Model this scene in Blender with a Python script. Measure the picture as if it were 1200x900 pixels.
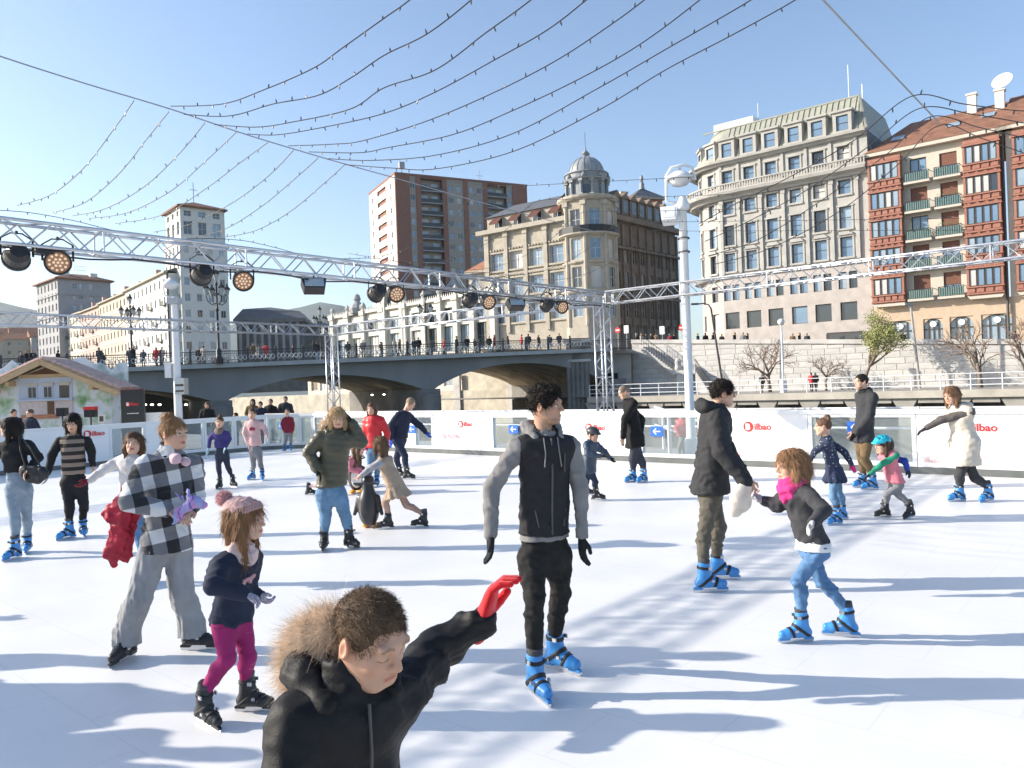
import bpy, bmesh, math, random
import numpy as np
from mathutils import Vector, Matrix
random.seed(7)
RNG = np.random.default_rng(11)
scene = bpy.context.scene
for o in list(bpy.data.objects):
    bpy.data.objects.remove(o)
COL = scene.collection
R = math.radians

# ------------------------------------------------------------------ camera
EYE = 1.85; FPX = 900.0; ROLL = R(2.1)
CR, SR = math.cos(ROLL), math.sin(ROLL)
cam_d = bpy.data.cameras.new('camera'); cam = bpy.data.objects.new('camera', cam_d); COL.objects.link(cam)
cam_d.sensor_width = 36.0; cam_d.lens = FPX / 1200 * 36.0
cam_d.clip_start = 0.05; cam_d.clip_end = 9000
cam.matrix_world = Matrix(((CR, SR, 0, 0), (0, 0, -1, 0), (-SR, CR, 0, EYE), (0, 0, 0, 1)))
scene.camera = cam
scene.render.resolution_x = 1024; scene.render.resolution_y = 768

# ------------------------------------------------------------------ light
SUN_EL, SUN_AZ = R(23.5), R(6.0)          # low winter sun from the left, a little behind the scene
SUN_DIR = Vector((-math.cos(SUN_EL) * math.cos(SUN_AZ), math.cos(SUN_EL) * math.sin(SUN_AZ), math.sin(SUN_EL)))
world = bpy.data.worlds.new('World'); scene.world = world; world.use_nodes = True
wn = world.node_tree.nodes; wl = world.node_tree.links
sky = wn.new('ShaderNodeTexSky'); sky.sky_type = 'NISHITA'; sky.sun_disc = False
sky.sun_elevation = SUN_EL; sky.sun_rotation = math.atan2(SUN_DIR.x, SUN_DIR.y)
sky.altitude = 0; sky.air_density = 1.0; sky.dust_density = 1.2; sky.ozone_density = 2.6
wl.new(sky.outputs[0], wn['Background'].inputs[0]); wn['Background'].inputs[1].default_value = 0.15
sun_d = bpy.data.lights.new('sun', 'SUN'); sun = bpy.data.objects.new('sun', sun_d); COL.objects.link(sun)
sun_d.energy = 5.0; sun_d.angle = R(0.55); sun_d.color = (1.0, 0.915, 0.79)
sun.rotation_euler = (-SUN_DIR).to_track_quat('-Z', 'Y').to_euler()
vs = scene.view_settings
vs.view_transform = 'Standard'; vs.look = 'None'; vs.exposure = 0.72; vs.gamma = 1.0; vs.use_curve_mapping = False

# ------------------------------------------------------------------ photo pixel -> ray
def ray(px, py):
    u = (px - 600) / FPX; v = (450 - py) / FPX
    return np.array([u * CR + v * SR, 1.0, -u * SR + v * CR])
def P(px, py, d):
    r = ray(px, py) * d
    return np.array([r[0], r[1], EYE + r[2]])
def ground(px, py, z=0.0):
    r = ray(px, py); t = (z - EYE) / r[2]
    return np.array([r[0] * t, r[1] * t, z])
def hit(px, py, A, a):
    """local (along, up) of a pixel on the vertical plane through A running at angle a"""
    r = ray(px, py); ux, uy = math.cos(a), math.sin(a)
    # A + s u = t r
    det = ux * (-r[1]) - uy * (-r[0])
    s = ((-A[0]) * (-r[1]) - (-A[1]) * (-r[0])) / det
    t = (A[0] + s * ux) / r[0] if abs(r[0]) > 1e-6 else (A[1] + s * uy) / r[1]
    return s, EYE + r[2] * t

# ------------------------------------------------------------------ materials
MATS = {}
def nodes_of(name):
    m = bpy.data.materials.new(name); m.use_nodes = True
    nt = m.node_tree; b = nt.nodes['Principled BSDF']
    return m, nt, b
def mul(c, k): return (min(1, c[0] * k), min(1, c[1] * k), min(1, c[2] * k), 1)
def mat(name, col, rough=.6, var=.15, scale=6, bump=.15, bscale=60, metal=0, spec=.4, stretch=None, sheen=0, coat=0, bdist=.01, detail=4):
    if name in MATS: return MATS[name]
    m, nt, b = nodes_of(name); N, L = nt.nodes, nt.links
    tc = N.new('ShaderNodeTexCoord'); vec = tc.outputs['Object']
    if stretch:
        mp = N.new('ShaderNodeMapping'); mp.inputs['Scale'].default_value = stretch
        L.new(vec, mp.inputs[0]); vec = mp.outputs[0]
    b.inputs['Roughness'].default_value = rough; b.inputs['Metallic'].default_value = metal
    b.inputs['Specular IOR Level'].default_value = spec
    if sheen: b.inputs['Sheen Weight'].default_value = sheen
    if coat: b.inputs['Coat Weight'].default_value = coat
    if var:
        nz = N.new('ShaderNodeTexNoise'); nz.inputs['Scale'].default_value = scale; nz.inputs['Detail'].default_value = detail
        L.new(vec, nz.inputs['Vector'])
        cr = N.new('ShaderNodeValToRGB'); cr.color_ramp.elements[0].position = .3; cr.color_ramp.elements[1].position = .72
        cr.color_ramp.elements[0].color = mul(col, 1 - var); cr.color_ramp.elements[1].color = mul(col, 1 + var)
        L.new(nz.outputs['Fac'], cr.inputs[0]); L.new(cr.outputs[0], b.inputs['Base Color'])
    else:
        b.inputs['Base Color'].default_value = (*col, 1)
    if bump:
        n2 = N.new('ShaderNodeTexNoise'); n2.inputs['Scale'].default_value = bscale; n2.inputs['Detail'].default_value = 3
        L.new(vec, n2.inputs['Vector'])
        bp = N.new('ShaderNodeBump'); bp.inputs['Strength'].default_value = bump; bp.inputs['Distance'].default_value = bdist
        L.new(n2.outputs['Fac'], bp.inputs['Height']); L.new(bp.outputs[0], b.inputs['Normal'])
    MATS[name] = m
    return m
def emit_mat(name, col, strength, base=None):
    if name in MATS: return MATS[name]
    m, nt, b = nodes_of(name)
    b.inputs['Base Color'].default_value = (*(base or col), 1)
    b.inputs['Emission Color'].default_value = (*col, 1); b.inputs['Emission Strength'].default_value = strength
    MATS[name] = m; return m
def glass_mat(name, tint=(.9, .95, .95), trans=.8, rough=.03):
    """thin clear sheet: see-through mixed with a glossy reflection"""
    if name in MATS: return MATS[name]
    m, nt, b = nodes_of(name); N, L = nt.nodes, nt.links
    tr = N.new('ShaderNodeBsdfTransparent'); tr.inputs[0].default_value = (*tint, 1)
    b.inputs['Base Color'].default_value = (.75, .8, .82, 1); b.inputs['Roughness'].default_value = rough
    mx = N.new('ShaderNodeMixShader'); mx.inputs[0].default_value = 1 - trans
    L.new(tr.outputs[0], mx.inputs[1]); L.new(b.outputs[0], mx.inputs[2])
    L.new(mx.outputs[0], N['Material Output'].inputs[0])
    MATS[name] = m; return m
def ramp_mat(name, axis, stops, rough=.6, noise=0, nscale=5, const=False, period=None, bump=0):
    """colour by one object-space coordinate (knit stripes, printed panels)"""
    if name in MATS: return MATS[name]
    m, nt, b = nodes_of(name); N, L = nt.nodes, nt.links
    tc = N.new('ShaderNodeTexCoord'); sx = N.new('ShaderNodeSeparateXYZ'); L.new(tc.outputs['Object'], sx.inputs[0])
    val = sx.outputs[axis]
    if noise:
        nz = N.new('ShaderNodeTexNoise'); nz.inputs['Scale'].default_value = nscale; L.new(tc.outputs['Object'], nz.inputs['Vector'])
        ma = N.new('ShaderNodeMath'); ma.operation = 'MULTIPLY_ADD'; L.new(nz.outputs['Fac'], ma.inputs[0]); ma.inputs[1].default_value = noise
        L.new(val, ma.inputs[2]); val = ma.outputs[0]
    if period:
        md = N.new('ShaderNodeMath'); md.operation = 'PINGPONG'; L.new(val, md.inputs[0]); md.inputs[1].default_value = period
        dv = N.new('ShaderNodeMath'); dv.operation = 'DIVIDE'; L.new(md.outputs[0], dv.inputs[0]); dv.inputs[1].default_value = period; val = dv.outputs[0]
    cr = N.new('ShaderNodeValToRGB'); el = cr.color_ramp.elements
    if const: cr.color_ramp.interpolation = 'CONSTANT'
    el[0].position, el[0].color = stops[0][0], (*stops[0][1], 1); el[1].position, el[1].color = stops[1][0], (*stops[1][1], 1)
    for p, c in stops[2:]:
        e = el.new(p); e.color = (*c, 1)
    L.new(val, cr.inputs[0]); L.new(cr.outputs[0], b.inputs['Base Color']); b.inputs['Roughness'].default_value = rough
    if bump:
        n2 = N.new('ShaderNodeTexNoise'); n2.inputs['Scale'].default_value = 220; L.new(tc.outputs['Object'], n2.inputs['Vector'])
        bp = N.new('ShaderNodeBump'); bp.inputs['Strength'].default_value = bump; bp.inputs['Distance'].default_value = .004
        L.new(n2.outputs['Fac'], bp.inputs['Height']); L.new(bp.outputs[0], b.inputs['Normal'])
    MATS[name] = m; return m

# ------------------------------------------------------------------ mesh helpers
class MB:
    def __init__(s): s.v = []; s.f = []
    def add(s, vs_, fs):
        n = len(s.v); s.v += [tuple(map(float, p)) for p in vs_]; s.f += [tuple(i + n for i in f) for f in fs]; return s
    def box(s, x0, x1, y0, y1, z0, z1):
        return s.add([(x0, y0, z0), (x1, y0, z0), (x1, y1, z0), (x0, y1, z0), (x0, y0, z1), (x1, y0, z1), (x1, y1, z1), (x0, y1, z1)],
                     [(0, 3, 2, 1), (4, 5, 6, 7), (0, 1, 5, 4), (1, 2, 6, 5), (2, 3, 7, 6), (3, 0, 4, 7)])
    def bar(s, p, q, w, h=None, up=(0, 0, 1)):
        """rectangular bar from p to q"""
        h = h or w; p = np.array(p, float); q = np.array(q, float); d = q - p; d /= np.linalg.norm(d) + 1e-9
        u = np.array(up, float)
        if abs(d @ u) > .99: u = np.array([1., 0, 0])
        a = np.cross(d, u); a /= np.linalg.norm(a); b = np.cross(a, d)
        c = [(-w / 2, -h / 2), (w / 2, -h / 2), (w / 2, h / 2), (-w / 2, h / 2)]
        vs_ = [p + a * i + b * j for i, j in c] + [q + a * i + b * j for i, j in c]
        return s.add(vs_, [(3, 2, 1, 0), (4, 5, 6, 7), (0, 1, 5, 4), (1, 2, 6, 5), (2, 3, 7, 6), (3, 0, 4, 7)])
    def tube(s, pts, r, n=6, cap=True):
        pts = [np.array(p, float) for p in pts]; rs = r if hasattr(r, '__len__') else [r] * len(pts)
        base = len(s.v); prev = None
        for i, p in enumerate(pts):
            d = pts[min(i + 1, len(pts) - 1)] - pts[max(i - 1, 0)]; d /= np.linalg.norm(d) + 1e-9
            if prev is None:
                u = np.array([0, 0, 1.]) if abs(d[2]) < .9 else np.array([1., 0, 0])
                a = np.cross(d, u)
            else: a = prev - d * (prev @ d)
            a /= np.linalg.norm(a) + 1e-9; prev = a; b = np.cross(d, a)
            for k in range(n):
                t = 2 * math.pi * k / n; s.v.append(tuple(p + (a * math.cos(t) + b * math.sin(t)) * rs[i]))
        for i in range(len(pts) - 1):
            for k in range(n):
                k2 = (k + 1) % n
                s.f.append((base + i * n + k, base + i * n + k2, base + (i + 1) * n + k2, base + (i + 1) * n + k))
        if cap:
            s.f.append(tuple(base + k for k in reversed(range(n)))); e = base + (len(pts) - 1) * n; s.f.append(tuple(e + k for k in range(n)))
        return s
    def lathe(s, prof, c=(0, 0, 0), n=16, a0=0, a1=2 * math.pi):
        full = abs(a1 - a0 - 2 * math.pi) < 1e-6; m = n if full else n + 1; base = len(s.v)
        for r, z in prof:
            for k in range(m):
                t = a0 + (a1 - a0) * k / n; s.v.append((c[0] + r * math.cos(t), c[1] + r * math.sin(t), c[2] + z))
        for i in range(len(prof) - 1):
            for k in range(n):
                k2 = (k + 1) % m
                s.f.append((base + i * m + k, base + i * m + k2, base + (i + 1) * m + k2, base + (i + 1) * m + k))
        return s
    def prism(s, poly, y0, y1):
        """outline in (x,z) extruded along y"""
        n = len(poly); b = len(s.v)
        s.v += [(x, y0, z) for x, z in poly] + [(x, y1, z) for x, z in poly]
        s.f.append(tuple(range(b, b + n))); s.f.append(tuple(range(b + 2 * n - 1, b + n - 1, -1)))
        for i in range(n):
            j = (i + 1) % n; s.f.append((b + j, b + i, b + n + i, b + n + j))
        return s
    def sweep(s, path, prof, closed=False):
        """profile of (out,z) swept along a plan path of (x,y); out is to the right of travel"""
        n = len(path); m = len(prof); b = len(s.v)
        for i in range(n):
            p = np.array(path[i]); d1 = np.array(path[min(i + 1, n - 1)]) - np.array(path[max(i - 1, 0)]); d1 = d1 / np.linalg.norm(d1)
            nr = np.array([d1[1], -d1[0]])
            for o, z in prof: q = p + nr * o; s.v.append((q[0], q[1], z))
        for i in range(n - 1):
            for j in range(m):
                k = (j + 1) % m; s.f.append((b + i * m + j, b + i * m + k, b + (i + 1) * m + k, b + (i + 1) * m + j))
        s.f.append(tuple(b + j for j in reversed(range(m)))); s.f.append(tuple(b + (n - 1) * m + j for j in range(m)))
        return s
    def mesh(s, name, smooth=False):
        me = bpy.data.meshes.new(name); me.from_pydata(s.v, [], s.f); me.update()
        if smooth: me.polygons.foreach_set('use_smooth', [True] * len(me.polygons))
        return me
    def build(s, name, m, parent=None, loc=None, rot=None, smooth=False):
        return obj(name, s.mesh(name, smooth), m, parent, loc, rot)
def obj(name, me, m, parent=None, loc=None, rot=None):
    o = bpy.data.objects.new(name, me); COL.objects.link(o)
    if m is not None:
        if len(me.materials) == 0: me.materials.append(m)
        elif me.materials[0] is not m:
            o.material_slots[0].link = 'OBJECT'; o.material_slots[0].material = m
    if parent: o.parent = parent
    if loc is not None: o.location = loc
    if rot is not None: o.rotation_euler = rot if hasattr(rot, '__len__') else (0, 0, rot)
    return o
def tag(o, label, cat, group=None):
    o['label'] = label; o['category'] = cat
    if group: o['group'] = group
    return o
def thing(name, label, cat, loc=(0, 0, 0), rotz=0, group=None):
    o = bpy.data.objects.new(name, None); COL.objects.link(o); o.empty_display_size = .2
    o.location = loc; o.rotation_euler = (0, 0, rotz)
    return tag(o, label, cat, group)
def struct(o): o['kind'] = 'structure'; return o
def stuff(o): o['kind'] = 'stuff'; return o
def dup(root, loc=None, rotz=None, label=None, group=None):
    r = root.copy(); COL.objects.link(r)
    if loc is not None: r.location = loc
    if rotz is not None: r.rotation_euler = (0, 0, rotz)
    if label: r['label'] = label
    if group: r['group'] = group
    for ch in list(root.children):
        c = ch.copy(); COL.objects.link(c); c.parent = r
        for g in ch.children:
            d = g.copy(); COL.objects.link(d); d.parent = c
    return r
TXT = {}
def text_mesh(s, size, depth=.002, bold=0):
    key = (s, size, depth, bold)
    if key in TXT: return TXT[key]
    cu = bpy.data.curves.new('t', 'FONT'); cu.body = s; cu.size = size; cu.extrude = depth; cu.offset = bold; cu.resolution_u = 3
    o = bpy.data.objects.new('t', cu); COL.objects.link(o)
    dg = bpy.context.evaluated_depsgraph_get(); me = bpy.data.meshes.new_from_object(o.evaluated_get(dg))
    bpy.data.objects.remove(o); me.materials.clear(); TXT[key] = me
    return me
# ------------------------------------------------------------------ shared frames
AQ = R(-40.0)                               # the rink, the quay and the river houses all run this way
QX, QY = np.array([math.cos(AQ), math.sin(AQ)]), np.array([-math.sin(AQ), math.cos(AQ)])
def q(x, y, z=0.0):
    p = QX * x + QY * y; return (float(p[0]), float(p[1]), z)
def qhit(px, py, y0): return hit(px, py, q(0, y0), AQ)
def qinv(p): return float(np.dot(p[:2], QX)), float(np.dot(p[:2], QY))
BOARD_Y, BOARD_X = 15.0, -22.5              # far and left rink boards in that frame
WATER_Z = -2.3

# ------------------------------------------------------------------ materials of the place
m_stone = mat('limestone', (.42, .375, .305), .8, .13, 1.2, .3, 30, bdist=.02)
m_stone_g = mat('grey_limestone', (.42, .405, .375), .8, .12, .9, .3, 30, bdist=.02)
m_pinkstone = mat('pink_ashlar', (.45, .405, .37), .8, .12, 1.2, .25, 40, bdist=.02)
m_quay = mat('quay_granite', (.50, .48, .455), .85, .16, .8, .4, 25, bdist=.03)
m_concrete = mat('concrete', (.34, .32, .29), .85, .18, .7, .3, 20, bdist=.02)
m_darkstone = mat('dark_stone', (.20, .19, .18), .85, .25, .6, .4, 18, bdist=.03)
m_bridge = mat('bridge_concrete', (.25, .25, .25), .8, .16, .35, .25, 12, stretch=(1, 1, .3), bdist=.02)
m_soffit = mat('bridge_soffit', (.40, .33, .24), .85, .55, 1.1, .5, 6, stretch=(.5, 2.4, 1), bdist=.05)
m_brick = mat('brick_tower', (.27, .125, .09), .8, .1, 1.5, .2, 30)
m_redwood = mat('red_painted_oriel', (.34, .15, .105), .6, .12, 2, .2, 25)
m_cream = mat('cream_render', (.56, .50, .42), .8, .06, 1.5, .1, 20)
m_white_r = mat('white_render', (.68, .655, .61), .8, .06, 1.2, .1, 20)
m_pink_r = mat('pink_render', (.50, .36, .31), .8, .08, 1.2, .1, 20)
m_yellow_r = mat('yellow_render', (.56, .475, .37), .8, .08, 1.2, .1, 20)
m_grey_r = mat('grey_render', (.36, .36, .37), .8, .1, .6, .1, 20)
m_slate = mat('slate_roof', (.12, .125, .135), .6, .2, 2, .3, 20)
m_zinc = mat('green_zinc_roof', (.33, .33, .27), .55, .12, 1.2, .15, 15)
m_dome = mat('lead_dome', (.27, .285, .30), .5, .12, 1.5, .15, 15)
m_tile = mat('clay_tile_roof', (.24, .115, .07), .8, .3, 1.6, .5, 12, bdist=.05)
m_iron = mat('black_iron', (.025, .026, .03), .5, .1, 10, .1, 40)
m_white = mat('white_paint', (.76, .76, .76), .4, .03, 3, .05, 40)
m_alu = mat('aluminium', (.56, .57, .59), .32, .06, 6, .1, 60, metal=.75)
m_frame_d = mat('dark_frame', (.07, .065, .06), .5, .1, 5, 0)
m_frame_w = mat('pale_frame', (.66, .64, .60), .5, .05, 5, 0)
def pane_mat(name, c, rough): 
    m = mat(name, c, rough, .25, .35, 0, spec=.9); return m
PANES = [pane_mat('pane_sky_tint', (.16, .25, .36), .06), pane_mat('pane_dark', (.035, .045, .06), .05), pane_mat('pane_pale', (.30, .38, .45), .12), pane_mat('pane_blind', (.55, .53, .50), .5)]  # blue and pale tints hold the reflected sky in the base colour
def pick_pane(w=(5, 3, 3, 2)): return random.choices(PANES, w)[0]

# ------------------------------------------------------------------ ground, water, ice
m_ground = mat('plaza_paving', (.30, .29, .28), .85, .15, .6, .3, 12)
m_far = mat('far_ground', (.16, .17, .12), .9, .3, .02, 0)
def qpoly(pts, z): return [q(x, y, z) for x, y in pts]
b = MB(); b.add(qpoly([(-120, -60), (60, -60), (60, 19), (-120, 19)], -.07), [(0, 1, 2, 3)])
b.add(qpoly([(-120, 19), (60, 19)], -.07) + qpoly([(-120, 19), (60, 19)], -6), [(0, 1, 3, 2)])
struct(b.build('plaza', m_ground))
m_water, nt, bs = nodes_of('river_water')
bs.inputs['Base Color'].default_value = (.05, .07, .06, 1); bs.inputs['Roughness'].default_value = .12
nz = nt.nodes.new('ShaderNodeTexNoise'); nz.inputs['Scale'].default_value = 1.6; nz.inputs['Detail'].default_value = 5
tc = nt.nodes.new('ShaderNodeTexCoord'); nt.links.new(tc.outputs['Object'], nz.inputs['Vector'])
bp = nt.nodes.new('ShaderNodeBump'); bp.inputs['Strength'].default_value = .35; bp.inputs['Distance'].default_value = .15
nt.links.new(nz.outputs['Fac'], bp.inputs['Height']); nt.links.new(bp.outputs[0], bs.inputs['Normal'])
b = MB(); b.add(qpoly([(-400, 18.5), (200, 18.5), (200, 63), (-400, 63)], WATER_Z), [(0, 1, 2, 3)])
struct(b.build('river', m_water))
b = MB(); S = 6000; b.add([(-S, -S, -8), (S, -S, -8), (S, S, -8), (-S, S, -8)], [(0, 1, 2, 3)])
struct(b.build('ground', m_far))

# the white synthetic ice with faint panel joints and blade scratches
m_ice, nt, bs = nodes_of('rink_ice'); N, L = nt.nodes, nt.links
tc = N.new('ShaderNodeTexCoord'); mp = N.new('ShaderNodeMapping'); mp.inputs['Scale'].default_value = (.42, .42, 1)
L.new(tc.outputs['Object'], mp.inputs[0])
br = N.new('ShaderNodeTexBrick'); br.offset = .5; br.inputs['Mortar Size'].default_value = .0028; br.inputs['Scale'].default_value = 1.0
br.inputs['Color1'].default_value = (.80, .79, .775, 1); br.inputs['Color2'].default_value = (.795, .785, .77, 1); br.inputs['Mortar'].default_value = (.745, .74, .735, 1)
L.new(mp.outputs[0], br.inputs['Vector'])
n1 = N.new('ShaderNodeTexNoise'); n1.inputs['Scale'].default_value = .9; n1.inputs['Detail'].default_value = 6; L.new(tc.outputs['Object'], n1.inputs['Vector'])
mx = N.new('ShaderNodeMix'); mx.data_type = 'RGBA'; mx.blend_type = 'MULTIPLY'
cr = N.new('ShaderNodeValToRGB'); cr.color_ramp.elements[0].position = .3; cr.color_ramp.elements[0].color = (.905, .91, .92, 1); cr.color_ramp.elements[1].position = .65; cr.color_ramp.elements[1].color = (1, 1, 1, 1)
L.new(n1.outputs['Fac'], cr.inputs[0]); mx.inputs[0].default_value = 1; L.new(br.outputs['Color'], mx.inputs[6]); L.new(cr.outputs[0], mx.inputs[7])
wv = N.new('ShaderNodeTexWave'); wv.wave_type = 'RINGS'; wv.inputs['Scale'].default_value = 1.3; wv.inputs['Distortion'].default_value = 22; wv.inputs['Detail'].default_value = 4; wv.inputs['Detail Scale'].default_value = .8
L.new(tc.outputs['Object'], wv.inputs['Vector'])
c2 = N.new('ShaderNodeValToRGB'); c2.color_ramp.elements[0].position = .0; c2.color_ramp.elements[0].color = (.985, .985, .985, 1); c2.color_ramp.elements[1].position = .02; c2.color_ramp.elements[1].color = (1, 1, 1, 1)
L.new(wv.outputs['Fac'], c2.inputs[0])
m3 = N.new('ShaderNodeMix'); m3.data_type = 'RGBA'; m3.blend_type = 'MULTIPLY'; m3.inputs[0].default_value = 1
L.new(mx.outputs[2], m3.inputs[6]); L.new(c2.outputs[0], m3.inputs[7]); L.new(m3.outputs[2], bs.inputs['Base Color'])
rr = N.new('ShaderNodeMapRange'); rr.inputs[3].default_value = .32; rr.inputs[4].default_value = .55; L.new(n1.outputs['Fac'], rr.inputs[0]); L.new(rr.outputs[0], bs.inputs['Roughness'])
bs.inputs['Specular IOR Level'].default_value = .35
pl = []
rad = 2.0
for k in range(7):
    t = R(180 - 15 * k); pl.append((BOARD_X + rad + rad * math.cos(t), BOARD_Y - rad + rad * math.sin(t)))
RINK_CORNER = list(pl)
ice_pts = [(BOARD_X, -14)] + pl + [(12, BOARD_Y), (12, -14)]
b = MB(); b.add([(x, y, 0) for x, y in ice_pts] + [(x, y, -.066) for x, y in ice_pts], [tuple(reversed(range(len(ice_pts))))] + [(i, (i + 1) % len(ice_pts), len(ice_pts) + (i + 1) % len(ice_pts), len(ice_pts) + i) for i in range(len(ice_pts))])
struct(b.build('ice', m_ice, rot=AQ))

# ------------------------------------------------------------------ far quay: promenade, street, hills
PROM_Y, WALL_Y, FACE_Y = 62.0, 69.4, 84.9
def wall_top(x): return 4.62 - .0636 * (x + 20)
def street(x): return wall_top(x) - 1.08
PROM_Z = .30
b = MB(); b.add(qpoly([(-70, PROM_Y), (60, PROM_Y), (60, WALL_Y + .5), (-70, WALL_Y + .5)], PROM_Z), [(0, 1, 2, 3)])
struct(b.build('promenade', m_concrete))
b = MB(); xs = [-75, -60, -45, -30, -20, -10, 0, 10, 25, 60]
V = [q(x, WALL_Y + .2, street(x)) for x in xs] + [q(x, 150, street(x)) for x in xs]
b.add(V, [(i, i + 1, i + 1 + len(xs), i + len(xs)) for i in range(len(xs) - 1)])
struct(b.build('street', m_ground))
m_hill = mat('hazy_hill', (.085, .12, .12), .95, .35, .006, 0)
def hill(pts, d, depth):
    b = MB(); n = len(pts); V = []
    for px, py in pts: V.append(P(px, py, d))
    for px, py in pts: p = P(px, py, d); V.append((p[0] * 1.25, p[1] + depth, p[2] * .8))
    for px, py in pts: p = P(px, py, d); V.append((p[0] * .8, p[1] - depth * .5, -7))
    F = [(i, i + 1, n + i + 1, n + i) for i in range(n - 1)] + [(2 * n + i, 2 * n + i + 1, i + 1, i) for i in range(n - 1)]
    b.add(V, F); return struct(b.build('hill', m_hill, smooth=True))
hill([(-700, 380), (-400, 340), (-150, 352), (-60, 350), (0, 354), (25, 360), (45, 364), (100, 376), (170, 388), (260, 384), (330, 364), (352, 360), (375, 354), (400, 358), (440, 370), (520, 385), (640, 392)], 2400, 900)
# ------------------------------------------------------------------ facade kit
def rects_grid(cols, rows): return [(s - w / 2, s + w / 2, z - h / 2, z + h / 2) for s, w in cols for z, h in rows]
def wall_holes(W, z0, z1, rects, depth=.3, s0=0.0):
    b = MB()
    ss = sorted({round(v, 4) for r in rects for v in r[:2]} | {s0, W}); zs = sorted({round(v, 4) for r in rects for v in r[2:]} | {z0, z1})
    idx = {}
    def v(s, y, z):
        k = (s, y, z)
        if k not in idx: idx[k] = len(b.v); b.v.append((s, y, z))
        return idx[k]
    for i in range(len(ss) - 1):
        for j in range(len(zs) - 1):
            a, c, lo, hi = ss[i], ss[i + 1], zs[j], zs[j + 1]; ms, mz = (a + c) / 2, (lo + hi) / 2
            if any(r[0] < ms < r[1] and r[2] < mz < r[3] for r in rects): continue
            b.f.append((v(a, 0, lo), v(c, 0, lo), v(c, 0, hi), v(a, 0, hi)))
    for r in rects:
        a, c, lo, hi = r; y = depth
        b.add([(a, 0, lo), (c, 0, lo), (c, 0, hi), (a, 0, hi), (a, y, lo), (c, y, lo), (c, y, hi), (a, y, hi)],
              [(0, 4, 5, 1), (1, 5, 6, 2), (2, 6, 7, 3), (3, 7, 4, 0)])
    return b
WIN = {}
def window_mesh(w, h, bars, fw=.07):
    k = ('f', round(w, 2), round(h, 2), bars, fw)
    if k not in WIN:
        b = MB(); b.box(0, w, -.03, .05, 0, fw); b.box(0, w, -.03, .05, h - fw, h); b.box(0, fw, -.028, .048, fw, h - fw); b.box(w - fw, w, -.028, .048, fw, h - fw)
        nv, nh = bars
        for i in range(nv): x = w * (i + 1) / (nv + 1); b.box(x - fw * .4, x + fw * .4, -.025, .045, fw, h - fw)
        for i in range(nh): z = h * (i + 1) / (nh + 1); b.box(fw, w - fw, -.022, .042, z - fw * .35, z + fw * .35)
        WIN[k] = b.mesh('window')
        p = MB(); p.add([(.02, .03, .02), (w - .02, .03, .02), (w - .02, .03, h - .02), (.02, .03, h - .02)], [(0, 1, 2, 3)]); WIN[('p',) + k[1:]] = p.mesh('pane')
    return WIN[k], WIN[('p',) + k[1:]]
def put(parent, loc, rz, s, y, z):
    c, n = math.cos(rz), math.sin(rz); return (loc[0] + s * c - y * n, loc[1] + s * n + y * c, loc[2] + z)
def windows(parent, rects, loc=(0, 0, 0), rz=0, frame=None, depth=.22, bars=(1, 0), wts=(5, 3, 3, 2), fw=.07, nopane=False):
    for r in rects:
        me, pm = window_mesh(r[1] - r[0], r[3] - r[2], bars, fw)
        w = obj('window', me, frame or m_frame_w, parent, put(parent, loc, rz, r[0], depth, r[2]), rz)
        obj('pane', pm, pick_pane(wts), w)
def facade(parent, W, z0, z1, rects, m, loc=(0, 0, 0), rz=0, depth=.3, name='wall', win=True, **kw):
    w = wall_holes(W, z0, z1, rects, depth).build(name, m, parent, loc, rz)
    if win: windows(parent, rects, loc, rz, depth=depth - .08, **kw)
    return w
def ledge(parent, W, z, out, h, m, loc=(0, 0, 0), rz=0, name='cornice', s0=0):
    b = MB(); b.prism([(0, 0)] * 0 or [(s0 - out, z), (W + out, z), (W + out, z + h), (s0 - out, z + h)], -out, .15); return b.build(name, m, parent, loc, rz)
def core(parent, W, D, z0, z1, m, inset=.35, name='core_wall'):
    b = MB(); b.box(inset, W - inset, inset, D - inset, z0, z1 - .02); return b.build(name, m, parent)
def frow(n, W, w, margin=None):
    mg = W / n / 2 if margin is None else margin
    return [(mg + (W - 2 * mg) * i / max(1, n - 1), w) for i in range(n)]

# ------------------------------------------------------------------ curved-corner hotel block
def hx(px, py=300): return qhit(px, py, FACE_Y)
X0 = hx(846)[0]; X1 = hx(1021)[0]
hotel = thing('hotel_building', 'tall pale stone block with rounded corner, balustrade and green mansard roof', 'building', q(X0, FACE_Y, 0), AQ)
WH = X1 - X0
cols = [hx(p)[0] - X0 for p in (855.8, 881, 906.8, 934.7, 962.6, 992.5)]
cw = cols[1] - cols[0]
ROWS = {'attic': 24.9, 'r3': 21.3, 'r4': 18.1, 'r5': 15.0, 'pair': 11.5, 'low': 8.2}
ROWH = {'attic': 1.45, 'r3': 1.5, 'r4': 2.3, 'r5': 2.1, 'pair': 1.9, 'low': 2.0}
def hotel_rects(cs, wide=1.0):
    rs = []
    for c in cs:
        for k in ('attic', 'r3', 'r4', 'r5'): rs.append((c - .62 * wide, c + .62 * wide, ROWS[k] - ROWH[k] / 2, ROWS[k] + ROWH[k] / 2))
    return rs
def hotel_low(cs, full=True):
    rs = []
    for c in cs:
        if full:
            rs += [(c - .95, c - .12, 10.6, 12.4), (c + .12, c + .95, 10.6, 12.4), (c - .85, c + .85, 7.3, 9.2)]
        else: rs += [(c - .5, c + .5, 10.6, 12.4), (c - .5, c + .5, 7.3, 9.2)]
    return rs
ZB, ZM, ZT = 2.0, 13.35, 26.6
facs = [(WH, (0, 0, 0), 0.0, cols, True)]
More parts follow.
